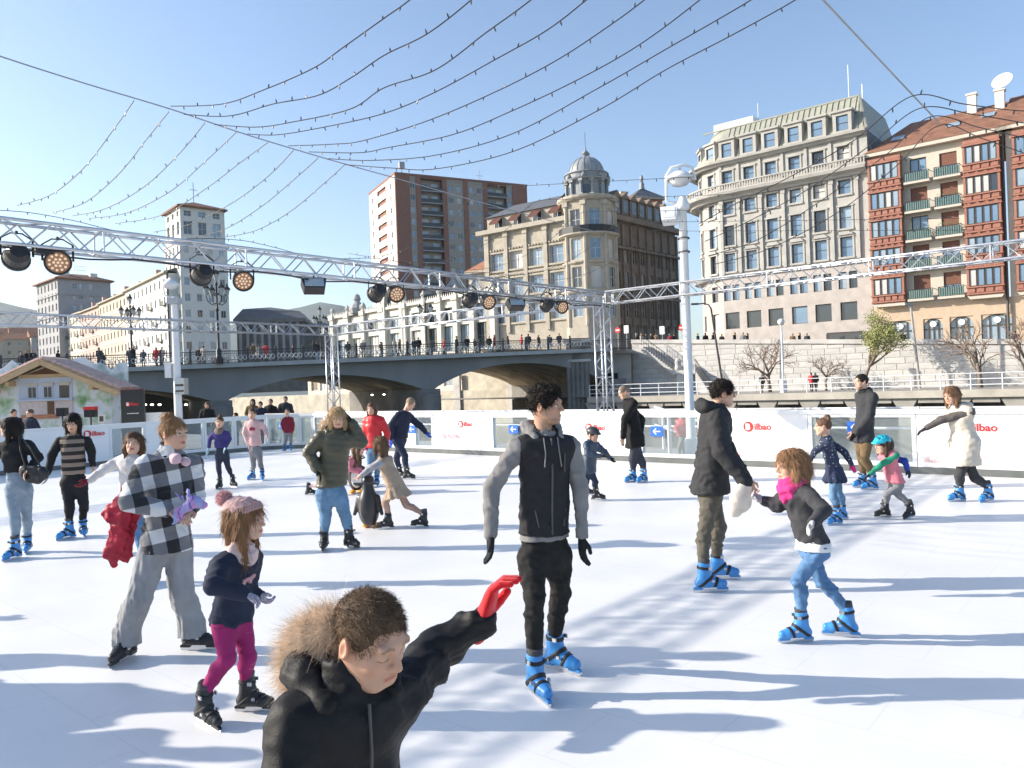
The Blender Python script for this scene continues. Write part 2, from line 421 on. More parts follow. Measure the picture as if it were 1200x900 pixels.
# three facets round the corner
L1 = 2.7; p = np.array([0.0, 0.0]); ang = 0.0
PATH = [(WH, 0.0), (0.0, 0.0)]
for k in range(3):
    ang += R(30) if k else R(22)
    d = np.array([-math.cos(ang), math.sin(ang)]); p2 = p + d * L1
    facs.append((L1, (p2[0], p2[1], 0), -ang, [L1 / 2], False)); p = p2; PATH.append((p[0], p[1]))
PATH = PATH + [(p[0] + 1.0, p[1] + 12)]
for (W_, loc, rz, cs, full) in facs:
    up = hotel_rects(cs, 1.0 if full else .8); lo = hotel_low(cs, full)
    facade(hotel, W_, ZM, ZT, up, m_stone_g, loc, rz, depth=.34, frame=m_frame_d, bars=(0, 1), wts=(7, 2, 3, 1))
    facade(hotel, W_, ZB, ZM, lo, m_pinkstone, loc, rz, depth=.3, frame=m_frame_d, bars=(0, 0), wts=(3, 4, 3, 2), name='base_wall')
    for c in cs:                                       # surrounds and sills
        for k in ('r3', 'r4', 'r5', 'attic'):
            z, h = ROWS[k], ROWH[k]; b = MB(); wv_ = .62 * (1 if full else .8)
            b.box(c - wv_ - .2, c + wv_ + .2, -.2, .02, z - h / 2 - .2, z - h / 2)
            b.box(c - wv_ - .18, c - wv_, -.08, .02, z - h / 2, z + h / 2); b.box(c + wv_, c + wv_ + .18, -.08, .02, z - h / 2, z + h / 2)
            b.box(c - wv_ - .24, c + wv_ + .24, -.14, .02, z + h / 2, z + h / 2 + .2)
            if k == 'r5': b.prism([(c - .8, z + h / 2 + .2), (c + .8, z + h / 2 + .2), (c + .45, z + h / 2 + .55), (c - .45, z + h / 2 + .55)], -.3, .02)
            b.build('window_surround', m_stone_g, hotel, loc, rz)
    if full:
        for i in range(len(cs) + 1):
            s = cs[0] - cw / 2 + cw * i; s = min(max(s, .2), W_ - .25)
            b = MB(); b.box(s - .17, s + .17, -.26, .02, ZM + .3, 22.2); b.box(s - .25, s + .25, -.3, .02, 21.8, 22.25); b.build('pilaster', m_stone_g, hotel, loc, rz)
            b = MB(); b.box(s - .16, s + .16, -.14, .02, 23.7, 26.3); b.build('pilaster', m_stone_g, hotel, loc, rz)
def smooth_path(off=0):
    out = [(WH, 0.0), (0.3, 0.0)]; Rr = 5.4
    for k in range(0, 12): t = R(8 * k); out.append((-Rr * math.sin(t), Rr * (1 - math.cos(t))))
    out.append((out[-1][0], out[-1][1] + 9)); return out
SP = [(x, y) for x, y in reversed(smooth_path())]
def cornice(prof, name, m): MB().sweep(SP, prof).build(name, m, hotel)
cornice([(-.2, 22.3), (.35, 22.3), (.5, 22.55), (1.15, 22.75), (1.25, 23.05), (-.2, 23.1)], 'main_cornice', m_stone_g)
cornice([(-.2, 26.3), (.3, 26.3), (.45, 26.5), (.75, 26.6), (.8, 26.85), (-.2, 26.9)], 'upper_cornice', m_stone_g)
cornice([(-.15, ZM - .2), (.18, ZM - .2), (.28, ZM), (.28, ZM + .2), (-.15, ZM + .28)], 'string_course', m_stone_g)
cornice([(.75, 23.1), (.95, 23.1), (.95, 23.25), (.75, 23.25)], 'balustrade_base', m_stone_g)
cornice([(.72, 23.85), (.98, 23.85), (.98, 24.0), (.72, 24.0)], 'balustrade_rail', m_stone_g)
b = MB()
for i in range(len(SP) - 1):
    a_, c_ = np.array(SP[i]), np.array(SP[i + 1]); ln = np.linalg.norm(c_ - a_); n = max(1, int(ln / .3)); d = (c_ - a_) / ln; nr = np.array([d[1], -d[0]])
    for k in range(n):
        pt = a_ + d * (k + .5) * ln / n + nr * .85; b.box(pt[0] - .07, pt[0] + .07, pt[1] - .07, pt[1] + .07, 23.25, 23.85)
stuff(b.build('balusters', m_stone_g, hotel))
# mansard with ribs and dormers
MR = [(WH, 0.0, WH - 1.6, 2.4)]
b = MB(); lo_ = [(x, y) for x, y in SP]
in1 = []
for i, (x, y) in enumerate(SP):
    d1 = np.array(SP[min(i + 1, len(SP) - 1)]) - np.array(SP[max(i - 1, 0)]); d1 = d1 / np.linalg.norm(d1); nr = np.array([-d1[1], d1[0]])
    in1.append((x + nr[0] * 2.6, y + nr[1] * 2.6))
n = len(SP); ZR = 31.3
V = [(x + 0.0, y, 26.9) for x, y in SP] + [(min(x, WH - 1.3), y, ZR) for x, y in in1] + [(min(x, WH - 1.3) , 13, ZR + .05) for x, y in in1]
F = [(i, i + 1, n + i + 1, n + i) for i in range(n - 1)] + [(n + i, n + i + 1, 2 * n + i + 1, 2 * n + i) for i in range(n - 1)]
F += [(n - 1, 3 * n - 1, 2 * n - 1)]
b.add(V, F); b.add([(WH, 0, 26.9), (WH, 13, 26.9), (WH - 1.3, 13, ZR), (WH - 1.3, 2.6, ZR)], [(0, 1, 2, 3)])
roof = b.build('mansard_roof', m_zinc, hotel)
b = MB()
for s in np.arange(.5, WH, .62): b.bar((s, -.02, 26.95), (min(s, WH - 1.3), 2.57, ZR + .03), .07, .09)
b.bar((-3, 2.6, ZR + .05), (WH - 1.3, 2.6, ZR + .05), .18, .14); b.bar((WH, 0, 26.95), (WH - 1.3, 2.6, ZR), .2, .2)
b.build('roof_rib', m_zinc, roof)
for (W_, loc, rz, cs, full) in facs[:3]:
    for c in cs:
        b = MB(); z0, z1 = 26.9, 29.2; hw = .95 if full else .8
        b.box(c - hw, c - .6, -.05, 1.6, z0, z1); b.box(c + .6, c + hw, -.05, 1.6, z0, z1); b.box(c - .6, c + .6, -.05, 1.6, z1 - .35, z1); b.box(c - .6, c + .6, -.05, .3, z0, z0 + .35)
        b.box(c - hw - .15, c + hw + .15, -.25, 1.9, z1, z1 + .22)
        dm = b.build('dormer', m_stone_g, hotel, loc, rz)
        me, pm = window_mesh(1.2, 1.6, (0, 1)); obj('window', me, m_frame_d, hotel, put(hotel, loc, rz, c - .6, .1, z0 + .35), rz)
        obj('pane', pm, PANES[0], dm, (c - .6, .1, z0 + .35))
b = MB(); b.box(.1, WH - .3, .5, 14, ZB, 26.5); b.box(-2.2, .1, 4.5, 14, ZB, 26.5); b.build('core_wall', m_stone_g, hotel)
b = MB(); b.box(WH - .28, WH + .02, .05, 14, ZB, 26.85); b.build('side_wall', m_slate, hotel)
b = MB(); b.box(-2.5, 2.5, 4.5, 8, ZR, ZR + 1.5); b.build('roof_hut', m_white, hotel)
b = MB(); b.tube([(3, 5, ZR), (3, 5, ZR + 3.0)], .06); b.tube([(WH - 3, 5, ZR), (WH - 3, 5, ZR + 4.5)], .04); b.tube([(WH - 1.6, 5, ZR), (WH - 1.6, 5, ZR + 2)], .05); b.build('antenna', m_alu, hotel)

# ------------------------------------------------------------------ house with red glazed oriels
def oriel_house(name, label, xl, xr, layout, zrow, eave, ridge, ridge_back, base_col, slope_l=True):
    W = xr - xl
    t = thing(name, label, 'building', q(xl, FACE_Y, 0), AQ)
    bal = [c for c in layout if c[0] == 'balcony']
    rs = []
    for _, s, w in bal:
        for z in zrow: rs.append((s - .75, s + .75, z - 1.35, z + 1.0))
    z_base = zrow[-1] - 1.9
    wall_holes(W, z_base, eave, rs, .3).build('wall', base_col, t)
    m_sh = mat('brown_shutter', (.17, .07, .045), .6, .1, 3, .2, 30)
    for _, s, w in bal:
        for z in zrow:
            me, pm = window_mesh(1.5, 2.35, (1, 0), .08); wd = obj('window', me, m_frame_d, t, (s - .75, .2, z - 1.35)); obj('pane', pm, PANES[0], wd)
            if random.random() < .75:
                hh = random.choice([.8, 1.2, 1.9]); b = MB(); b.box(s - .7, s + .7, .13, .16, z + 1.0 - hh, z + .98); b.build('shutter', m_sh, t)
            b = MB(); b.box(s - 1.15, s + 1.15, -.95, .02, z - 1.62, z - 1.4); slab = b.build('balcony_slab', m_cream, t)
            b = MB(); b.box(s - 1.1, s + 1.1, -.92, -.88, z - .5, z - .44)
            for sx in (-1.1, 1.06): b.box(s + sx, s + sx + .04, -.9, 0, z - .5, z - .45)
            for k in range(12): x = s - 1.08 + 2.16 * k / 11; b.box(x - .018, x + .018, -.915, -.885, z - 1.4, z - .5)
            b.build('balcony_rail', m_iron, slab)
            b = MB(); b.box(s - 1.06, s + 1.06, -.87, -.86, z - 1.36, z - .55); b.build('balcony_screen', mat('green_glass', (.16, .25, .22), .2, .1, 3, 0, spec=.7), slab)
            if random.random() < .3:
                b = MB()
                for k in range(60): x, zz = s + random.uniform(-1, 1), z - .5 + random.uniform(-.15, .35); yy = -.8 + random.uniform(-.2, .2); r_ = .1; b.add([(x, yy, zz), (x + r_, yy + random.uniform(-r_, r_), zz + r_), (x, yy + r_, zz + r_)], [(0, 1, 2)])
                stuff(b.build('balcony_plants', mat('balcony_leaf', (.06, .12, .03), .7, .4, 20, 0), slab))
    for _, s, w in [c for c in layout if c[0] == 'oriel']:
        out = .95; z1 = zrow[0] + 1.55; z0 = zrow[-1] - 1.65
        b = MB(); b.box(s - w / 2, s + w / 2, -out + .12, .02, z0 + .05, z1); ori = b.build('oriel_body', m_redwood, t)
        for z in zrow:
            b = MB()
            b.box(s - w / 2 - .08, s + w / 2 + .08, -out - .1, 0, z + .95, z + 1.12); b.box(s - w / 2 - .06, s + w / 2 + .06, -out - .08, 0, z - .85, z - .72)
            b.box(s - w / 2 - .04, s + w / 2 + .04, -out - .05, 0, z - 1.5, z - 1.35)
            npan = max(3, int(w / .6))
            for k in range(npan): x = s - w / 2 + w * (k + .5) / npan; b.box(x - w / npan * .36, x + w / npan * .36, -out + .03, -out + .13, z - 1.3, z - .9); b.prism([(x - w / npan * .4, z + 1.15), (x + w / npan * .4, z + 1.15), (x, z + 1.34)], -out - .05, -out + .13)
            for sx in (-1, 1): b.box(s + sx * (w / 2 - .1) - .1, s + sx * (w / 2 - .1) + .1, -out, -out + .2, z - .72, z + .95)
            b.build('oriel_panel', m_redwood, ori)
            nw = 4; ww = (w - .4) / nw
            for k in range(nw):
                me, pm = window_mesh(ww - .05, 1.6, (0, 0), .06); wd = obj('window', me, m_frame_d, t, (s - w / 2 + .2 + k * ww + .02, -out + .06, z - .69)); obj('pane', pm, pick_pane((4, 1, 4, 5)), wd)
            b = MB()
            for yy in (-.72, -.42): b.box(s - w / 2 - .012, s - w / 2 + .002, yy - .12, yy + .12, z - .66, z + .9)
            b.build('side_pane', PANES[2], ori)
        b = MB(); b.prism([(s - w / 2, z0 + .05), (s + w / 2, z0 + .05), (s + w / 2 - .2, z0 - .25), (s - w / 2 + .2, z0 - .25)], -out + .12, 0); b.build('oriel_foot', m_cream, ori)
    # ground floor with arched shop fronts
    arches = [c for c in layout if c[0] == 'arch']; zb = 1.0; zt = z_base
    rr = [(s - w / 2, s + w / 2, 2.0, zt - 1.5) for _, s, w in arches]
    wall_holes(W, zb, zt, rr, .6).build('shop_wall', mat('ochre_stone', (.52, .40, .29), .8, .08, 2, .2, 30), t)
    for _, s, w in arches:
        b = MB(); zz = zt - 1.5; b.add([(s - w / 2, .3, 2.0), (s + w / 2, .3, 2.0), (s + w / 2, .3, zz), (s - w / 2, .3, zz)], [(0, 1, 2, 3)]); sf = b.build('shop_glass', PANES[2], t)
        b = MB()
        for k in range(5): x = s - w / 2 + w * k / 4; b.box(x - .05, x + .05, .2, .3, 2, zz)
        b.box(s - w / 2, s + w / 2, .2, .3, zz - 1.1, zz - 1.0); b.box(s - w / 2, s + w / 2, .18, .28, zz - .12, zz)
        b.build('shop_frame', m_frame_d, t)
        pts = [(s - w / 2, zz - .9)] + [(s - w / 2 * math.cos(R(a)), zz - .9 + .88 * math.sin(R(a))) for a in range(0, 181, 15)] 
        cor = [(s - w / 2 - .01, zz + .01)] + [(s - w / 2 * math.cos(R(a)), zz - .9 + .9 * math.sin(R(a))) for a in range(0, 91, 15)]
        b = MB(); b.prism(cor, .1, .5); b.prism([(2 * s - x, z) for x, z in reversed(cor)], .1, .5); b.build('arch_spandrel', MATS['ochre_stone'], t)
        b = MB(); b.lathe([(.001, 0), (.3, 0), (.3, .12), (.001, .12)], (0, 0, 0), 14); b.build('round_sign', m_white, t, (s, .18, zz - .55), (R(90), 0, 0))
    ledge(t, W, eave - .12, .75, .35, m_cream, name='eaves')
    b = MB(); yb = ridge_back
    V = [(-.3, -.8, eave + .24), (W + .2, -.8, eave + .24), (W + .2, yb, ridge), (2.6 if slope_l else -.3, yb, ridge), (-.3, yb * 2, eave + .24), (W + .2, yb * 2, eave + .24)]
    b.add(V, [(0, 1, 2, 3), (0, 3, 4), (3, 2, 5, 4)]); rf = b.build('roof', m_tile, t)
    return t, rf, W
xl = hx(1021.5)[0]; 
def hs(px): return hx(px)[0] - xl
xr = hx(1181)[0]
zr_ = [hx(1060, y)[1] for y in (200, 234, 267.5, 301, 336)]
def lin(px0, px1): a_, b_ = hs(px0), hs(px1); return ((a_ + b_) / 2, b_ - a_)
house, hroof, WO = oriel_house('oriel_house', 'cream house with two columns of red glazed oriels and iron balconies', xl, xr,
    [('oriel', *lin(1023, 1061)), ('balcony', hs(1079.5), 1.5), ('balcony', hs(1115), 1.5), ('oriel', *lin(1134, 1177)),
     ('arch', *lin(1037, 1067)), ('arch', *lin(1079, 1102)), ('arch', *lin(1110, 1138)), ('arch', *lin(1147, 1185))], zr_, zr_[0] + 2.0, zr_[0] + 6.6, 7.0, m_cream)
b = MB()
for (s, y, z) in ((WO * .93, 5.4, zr_[0] + 5.2), (WO * .72, 6.0, zr_[0] + 5.6)): b.box(s - .4, s + .4, y - .4, y + .4, z, z + 2.1); b.box(s - .5, s + .5, y - .5, y + .5, z + 2.1, z + 2.3)
b.build('chimney', m_white_r, hroof)
for s, y in ((WO * .2, 2.2), (WO * .62, 2.8), (WO * .86, 3.6)):
    z = zr_[0] + 2.24 + (y + .8) / 7.8 * 4.36; b = MB(); sl = 4.36 / 7.8
    b.add([(s - .6, y - .6, z - .6 * sl + .1), (s + .6, y - .6, z - .6 * sl + .1), (s + .6, y + .6, z + .6 * sl + .1), (s - .6, y + .6, z + .6 * sl + .1)], [(0, 1, 2, 3)]); b.build('skylight', PANES[2], hroof)
b = MB(); b.lathe([(.001, 0), (.5, .06), (.95, .25), (.9, .27), (.001, .08)], (0, 0, 0), 20); dsh = b.build('satellite_dish', m_white, hroof, (WO * .955, 5.5, zr_[0] + 8.2), (R(60), R(-20), 0), smooth=True)
b = MB(); b.tube([(WO * .955, 5.6, zr_[0] + 7.3), (WO * .955, 5.55, zr_[0] + 8.2)], .07); b.build('dish_mast', m_alu, hroof)
xl2 = hx(1183)[0]; W2 = 15
house2, r2, _ = oriel_house('neighbour_house', 'second red oriel house cut off by the right picture edge', xl2, xl2 + W2,
    [('oriel', 2.4, 3.6), ('balcony', 6.5, 1.5), ('balcony', 9, 1.5), ('arch', 2.6, 2.6), ('arch', 7.5, 3)], zr_, zr_[0] + 2.0, zr_[0] + 6.9, 7.0, m_cream, slope_l=False)
b = MB(); b.tube([(-.25, -.25, 3), (-.25, -.25, zr_[0] + 2)], .12, 8); b.build('downpipe', m_frame_d, house2)

# ------------------------------------------------------------------ domed corner building
DC = P(690, 440, 100.0)
AD = R(-36)
dome = thing('domed_building', 'ornate beige stone building with grey corner dome above the bridge', 'building', (DC[0], DC[1], 0), AD)
rowz = [EYE + (446.6 - y) * 100 / 900 for y in (258, 292, 325, 359)]      # 22.8, 19, 15.4, 11.6
ZD0, ZD1 = 3.0, 26.4
WL = 16.5
rs = []
lc = [-WL + 2.4 + 3.3 * i for i in range(5)]
facade(dome, WL - 2.2, ZD0, 23.6, [(c + WL - 1.05, c + WL + 1.05, z - 1.2, z + 1.2) for c in lc[:4] for z in rowz[1:]], m_stone, (-WL, 0, 0), 0, depth=.35, frame=m_frame_w, bars=(1, 1), wts=(7, 3, 3, 1))
for c in lc[:4]:
    for z in rowz[1:]:
        b = MB(); b.box(c - 1.3, c + 1.3, -.25, .02, z - 1.45, z - 1.2); b.box(c - 1.25, c - 1.05, -.14, .02, z - 1.2, z + 1.2); b.box(c + 1.05, c + 1.25, -.14, .02, z - 1.2, z + 1.2); b.box(c - 1.4, c + 1.4, -.2, .02, z + 1.2, z + 1.45)
        for k in range(5): b.box(c - 1.1 + k * .5, c - .9 + k * .5, -.3, .02, z + 1.55, z + 1.8)
        b.build('window_surround', m_stone, dome)
for i in range(5):
    s = lc[0] - 1.65 + 3.3 * i; b = MB(); b.box(s - .3, s + .3, -.35, .02, 9.0, 22.8); b.box(s - .4, s + .4, -.45, .02, 22.4, 23.1); b.build('pilaster', m_stone, dome)
ledge(dome, -2.0, 23.1, .8, .6, m_stone, name='cornice', s0=-WL); ledge(dome, -2.0, 13.2, .35, .4, m_stone, name='string_course', s0=-WL); ledge(dome, -2.0, 17.0, .3, .3, m_stone, name='string_course', s0=-WL)
# attic storey with dark awnings and slate roof
b = MB(); b.box(-WL + .3, -2, .6, 6, 23.6, 25.6); b.build('attic_wall', m_stone, dome)
m_awn = mat('brown_awning', (.12, .05, .035), .8, .2, 5, 0)
for c in lc[:4]:
    me, pm = window_mesh(1.5, 1.6, (1, 0)); w_ = obj('window', me, m_frame_w, dome, (c - .75, .52, 23.8)); obj('pane', pm, PANES[1], w_)
    b = MB(); b.add([(c - .8, .5, 25.5), (c + .8, .5, 25.5), (c + .8, -.7, 24.6), (c - .8, -.7, 24.6), (c - .8, -.7, 24.3), (c + .8, -.7, 24.3)], [(0, 1, 2, 3), (3, 2, 5, 4), (0, 3, 4), (1, 5, 2)]); b.build('awning', m_awn, dome)
b = MB(); b.add([(-WL, .3, 25.6), (-1, .3, 25.6), (-1, 5, 28), (-WL + 2, 5, 28), (-WL, 12, 25.6), (-1, 12, 25.6)], [(0, 1, 2, 3), (3, 2, 5, 4), (0, 3, 4)]); b.build('roof', m_slate, dome)
# round corner tower: eight facets
TR = 3.35; TC = (-.6, 2.3)
for k in range(8):
    a0 = R(-90 + 22.5 + 45 * (k - 4.0)); w8 = 2 * TR * math.tan(R(22.5)); am = a0 - R(22.5)
    nx, ny = math.cos(am), math.sin(am); rz = am + R(90)
    loc = (TC[0] + nx * TR - math.cos(rz) * w8 / 2, TC[1] + ny * TR - math.sin(rz) * w8 / 2, 0)
    facade(dome, w8, ZD0, ZD1 - .4, [(w8 / 2 - .72, w8 / 2 + .72, z - 1.35, z + 1.35) for z in rowz], m_stone, loc, rz, depth=.3, bars=(1, 1), wts=(6, 3, 3, 2))
    cx, cy = TC[0] + TR * 1.06 * math.cos(a0), TC[1] + TR * 1.06 * math.sin(a0)
    b = MB(); b.tube([(cx, cy, 9), (cx, cy, 24.6)], .28, 8); b.box(cx - .4, cx + .4, cy - .4, cy + .4, 24.6, 25.2); b.build('column', m_stone, dome)
for z, o_, h in ((25.3, .7, .6), (20.7, .75, .35), (17.1, .35, .3), (13.3, .5, .4)):
    MB().lathe([(TR - .2, z), (TR + o_ * .6, z), (TR + o_, z + h * .5), (TR + o_, z + h), (TR - .2, z + h)], (TC[0], TC[1], 0), 24).build('cornice', m_stone, dome)
MB().lathe([(TR + .55, 21.05), (TR + .62, 21.05), (TR + .62, 21.95), (TR + .55, 21.95)], (TC[0], TC[1], 0), 24).build('balcony_rail', m_iron, dome)
# drum
DRr = 2.55
b = MB(); b.lathe([(DRr, 25.9), (DRr, 29.6)], (TC[0], TC[1], 0), 32); b.build('drum', m_dome, dome, smooth=True)
for k in range(12):
    a_ = R(15 + 30 * k); cx, cy = TC[0] + (DRr + .2) * math.cos(a_), TC[1] + (DRr + .2) * math.sin(a_)
    b = MB(); b.tube([(cx, cy, 26.2), (cx, cy, 29.2)], .2, 6); b.box(cx - .3, cx + .3, cy - .3, cy + .3, 29.1, 29.6); b.box(cx - .32, cx + .32, cy - .32, cy + .32, 25.9, 26.5); b.build('drum_column', m_dome, dome)
    a_ = R(30 * k); b = MB(); cx, cy = TC[0] + (DRr + .03) * math.cos(a_), TC[1] + (DRr + .03) * math.sin(a_)
    if k % 2 == 0: b.box(-.4, .4, -.05, .05, 26.6, 28.4); b.build('drum_window', PANES[1], dome, (cx, cy, 0), a_ + R(90))
MB().lathe([(DRr, 29.5), (DRr + .5, 29.6), (DRr + .6, 29.9), (DRr + .2, 30.1), (DRr + .25, 31.0), (DRr + .45, 31.1), (DRr + .4, 31.35), (2.0, 31.4)], (TC[0], TC[1], 0), 32).build('drum_cornice', m_dome, dome)
for k in range(8):
    a_ = R(22.5 + 45 * k); cx, cy = TC[0] + 2.9 * math.cos(a_), TC[1] + 2.9 * math.sin(a_); MB().lathe([(.001, 0), (.25, .05), (.3, .35), (.18, .6), (.1, .9), (.001, 1)], (cx, cy, 30.0), 8).build('urn', m_dome, dome)
prof = [(2.35 * math.cos(R(t)), 31.3 + 3.9 * math.sin(R(t))) for t in range(0, 81, 8)]
MB().lathe(prof + [(.5, 35.3), (.45, 35.7), (.6, 35.8), (.35, 36.3), (.12, 36.7), (.1, 37.1), (.02, 37.5)], (TC[0], TC[1], 0), 32).build('dome', m_dome, dome, smooth=True)
b = MB()
for k in range(16):
    a_ = R(22.5 * k); b.tube([(TC[0] + (r_ + .02) * math.cos(a_), TC[1] + (r_ + .02) * math.sin(a_), z) for r_, z in prof], .05, 4)
b.build('dome_rib', m_dome, dome)
b = MB(); b.tube([(TC[0], TC[1], 36.5), (TC[0], TC[1], 40.5)], .03); b.build('lightning_rod', m_iron, dome)
for o in dome.children:
    if o.name.split('.')[0] in ('drum', 'drum_column', 'drum_window', 'drum_cornice', 'urn', 'dome', 'dome_rib', 'lightning_rod'): o.scale.z = .62; o.location.z = 25.9 * .38
# shaded wing along the side street
A2 = R(84)                                   # relative turn: runs back to the right
WR = 21
m_brownst = mat('shaded_brown_stone', (.23, .175, .135), .85, .2, .8, .35, 20, bdist=.03)  # darker than the sunlit front: the wing's shade is put into the stone colour
wc = frow(9, WR - 2.5, 1.1)
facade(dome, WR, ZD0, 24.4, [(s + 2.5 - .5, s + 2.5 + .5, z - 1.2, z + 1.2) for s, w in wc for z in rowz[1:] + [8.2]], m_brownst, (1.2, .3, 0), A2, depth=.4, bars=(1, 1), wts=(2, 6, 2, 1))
for s, w in wc:
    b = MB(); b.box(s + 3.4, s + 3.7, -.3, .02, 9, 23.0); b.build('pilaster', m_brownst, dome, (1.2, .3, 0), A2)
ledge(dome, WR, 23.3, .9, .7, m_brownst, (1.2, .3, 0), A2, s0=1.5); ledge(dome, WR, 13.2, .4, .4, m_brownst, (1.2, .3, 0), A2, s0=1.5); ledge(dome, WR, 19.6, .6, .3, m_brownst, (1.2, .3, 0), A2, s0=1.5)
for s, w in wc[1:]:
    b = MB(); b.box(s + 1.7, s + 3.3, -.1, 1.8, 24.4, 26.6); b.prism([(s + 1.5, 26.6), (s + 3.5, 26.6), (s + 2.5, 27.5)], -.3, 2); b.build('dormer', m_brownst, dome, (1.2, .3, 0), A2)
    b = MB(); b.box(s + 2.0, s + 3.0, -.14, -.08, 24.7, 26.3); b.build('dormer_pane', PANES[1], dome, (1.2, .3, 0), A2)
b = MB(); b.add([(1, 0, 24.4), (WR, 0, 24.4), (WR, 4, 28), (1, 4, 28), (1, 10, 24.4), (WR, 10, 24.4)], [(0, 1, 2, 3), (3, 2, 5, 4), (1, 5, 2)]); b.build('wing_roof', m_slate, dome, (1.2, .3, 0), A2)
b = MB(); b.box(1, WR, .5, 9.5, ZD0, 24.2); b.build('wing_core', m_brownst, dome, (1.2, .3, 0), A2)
b = MB(); b.box(-WL + .4, -2, .5, 12, ZD0, 23.4); b.build('core_wall', m_stone, dome)
# brick turret with finial and chimney behind
tp = P(757, 300, 121); tur = thing('brick_turret', 'orange brick roof turret with statue finial beside the dome', 'turret', (tp[0], tp[1], 0), R(20))
zt0, zt1 = EYE + (444 - 262) * 121 / 900 - 2, EYE + (444 - 236) * 121 / 900
b = MB(); b.box(-2.4, 2.4, -1.5, 2.5, zt0 - 1, zt1); b.build('wall', mat('orange_brick', (.42, .17, .10), .8, .1, 3, .2, 30), tur)
b = MB(); b.box(-2.8, 2.8, -1.9, 2.9, zt1, zt1 + .35); b.build('cornice', m_stone, tur)
b = MB(); b.add([(-2.8, -1.9, zt1 + .35), (2.8, -1.9, zt1 + .35), (2.8, 2.9, zt1 + .35), (-2.8, 2.9, zt1 + .35), (-.5, .3, zt1 + 2.0), (.5, .3, zt1 + 2.0), (.5, .8, zt1 + 2.0), (-.5, .8, zt1 + 2.0)], [(0, 1, 5, 4), (1, 2, 6, 5), (2, 3, 7, 6), (3, 0, 4, 7), (4, 5, 6, 7)]); b.build('roof', m_slate, tur)
MB().lathe([(.5, 0), (.35, .5), (.42, .8), (.2, 1.3), (.3, 1.7), (.22, 2.1), (.001, 2.4)], (0, .5, zt1 + 2.0), 10).build('finial', m_dome, tur, smooth=True)
b = MB(); b.box(-4.5, -3.5, -1, 0, zt0 - 2, zt1 + .8); b.box(-4.65, -3.35, -1.15, .15, zt1 + .8, zt1 + 1.1); b.build('chimney', m_stone, tur)

# ------------------------------------------------------------------ brick apartment tower
def corner_block(name, label, pxc, dep, a, W, D, z0, ztop_px, m_front, m_left):
    c = P(pxc, 440, dep); z1 = EYE + (450 - .0367 * (pxc - 600) - ztop_px) * dep / 900
    return thing(name, label, 'building', (c[0], c[1], 0), a), z1
bt, zb1 = corner_block('brick_tower', 'tall brown brick apartment slab with white end wall and balconies', 471, 190, R(27), 0, 0, 0, 204, None, None)
WB, DB = 37.0, 22.0; z0 = 2; fl = 3.02; nfl = 12
m_wht = mat('tower_white_tile', (.58, .54, .50), .7, .05, 1, 0)
m_beige = mat('tower_beige_panel', (.36, .31, .27), .75, .08, 1.5, .1, 10)
fz = [zb1 - 2.3 - fl * i for i in range(14)]
strips = [(0, 3.6, 'brick'), (3.6, 5.2, 'win'), (5.2, 6.4, 'brick'), (6.4, 12.0, 'balc'), (12, 13.2, 'brick'), (13.2, 17.6, 'win2'), (17.6, 18.8, 'brick'), (18.8, 23.0, 'win2'), (23.0, 24.2, 'brick'), (24.2, 29.6, 'balc'), (29.6, 31.3, 'win'), (31.3, WB, 'brick')]
for a0, a1, kind in [(x0 * 37 / 35.5, x1 * 37 / 35.5, k_) for x0, x1, k_ in strips[:-1]] + [(31.3 * 37 / 35.5, WB, 'brick')]:
    if kind == 'brick':
        b = MB(); b.box(a0, a1, -.25, .3, z0, zb1); b.build('brick_pier', m_brick, bt)
    elif kind == 'win' or kind == 'win2':
        n = 1 if kind == 'win' else 2; w = a1 - a0
        rs = [(w * (i + .5) / n - .62, w * (i + .5) / n + .62, z - .7, z + .7) for i in range(n) for z in fz]
        facade(bt, w, z0, zb1 - .6, rs, m_beige, (a0, 0, 0), 0, depth=.25, frame=m_frame_w, wts=(4, 3, 4, 2))
        b = MB(); b.box(a0, a1, -.1, .3, zb1 - .6, zb1); b.build('parapet', m_beige, bt)
    else:
        b = MB(); b.box(a0, a1, 1.4, 1.7, z0, zb1 - .4); b.build('recess_wall', m_beige, bt)
        for z in fz:
            b = MB(); b.box(a0, a1, -.35, 1.4, z - 1.3, z - 1.08); sl = b.build('balcony_slab', m_grey_r, bt)
            b = MB(); b.box(a0, a1, -.33, -.29, z - 1.08, z - .15); b.build('balcony_rail', mat('balcony_grille', (.06, .065, .07), .6, .1, 3, 0), sl)
            for i in (0, 1):
                me, pm = window_mesh(1.9, 2.0, (1, 0)); x = a0 + .5 + i * (a1 - a0 - 2.9); w_ = obj('window', me, m_frame_w, bt, (x, 1.32, z - 1.0)); obj('pane', pm, pick_pane((3, 3, 3, 3)), w_)
        b = MB(); b.box(a0, a1, -.1, 1.5, zb1 - .4, zb1 + .1); b.build('parapet', m_brick, bt)
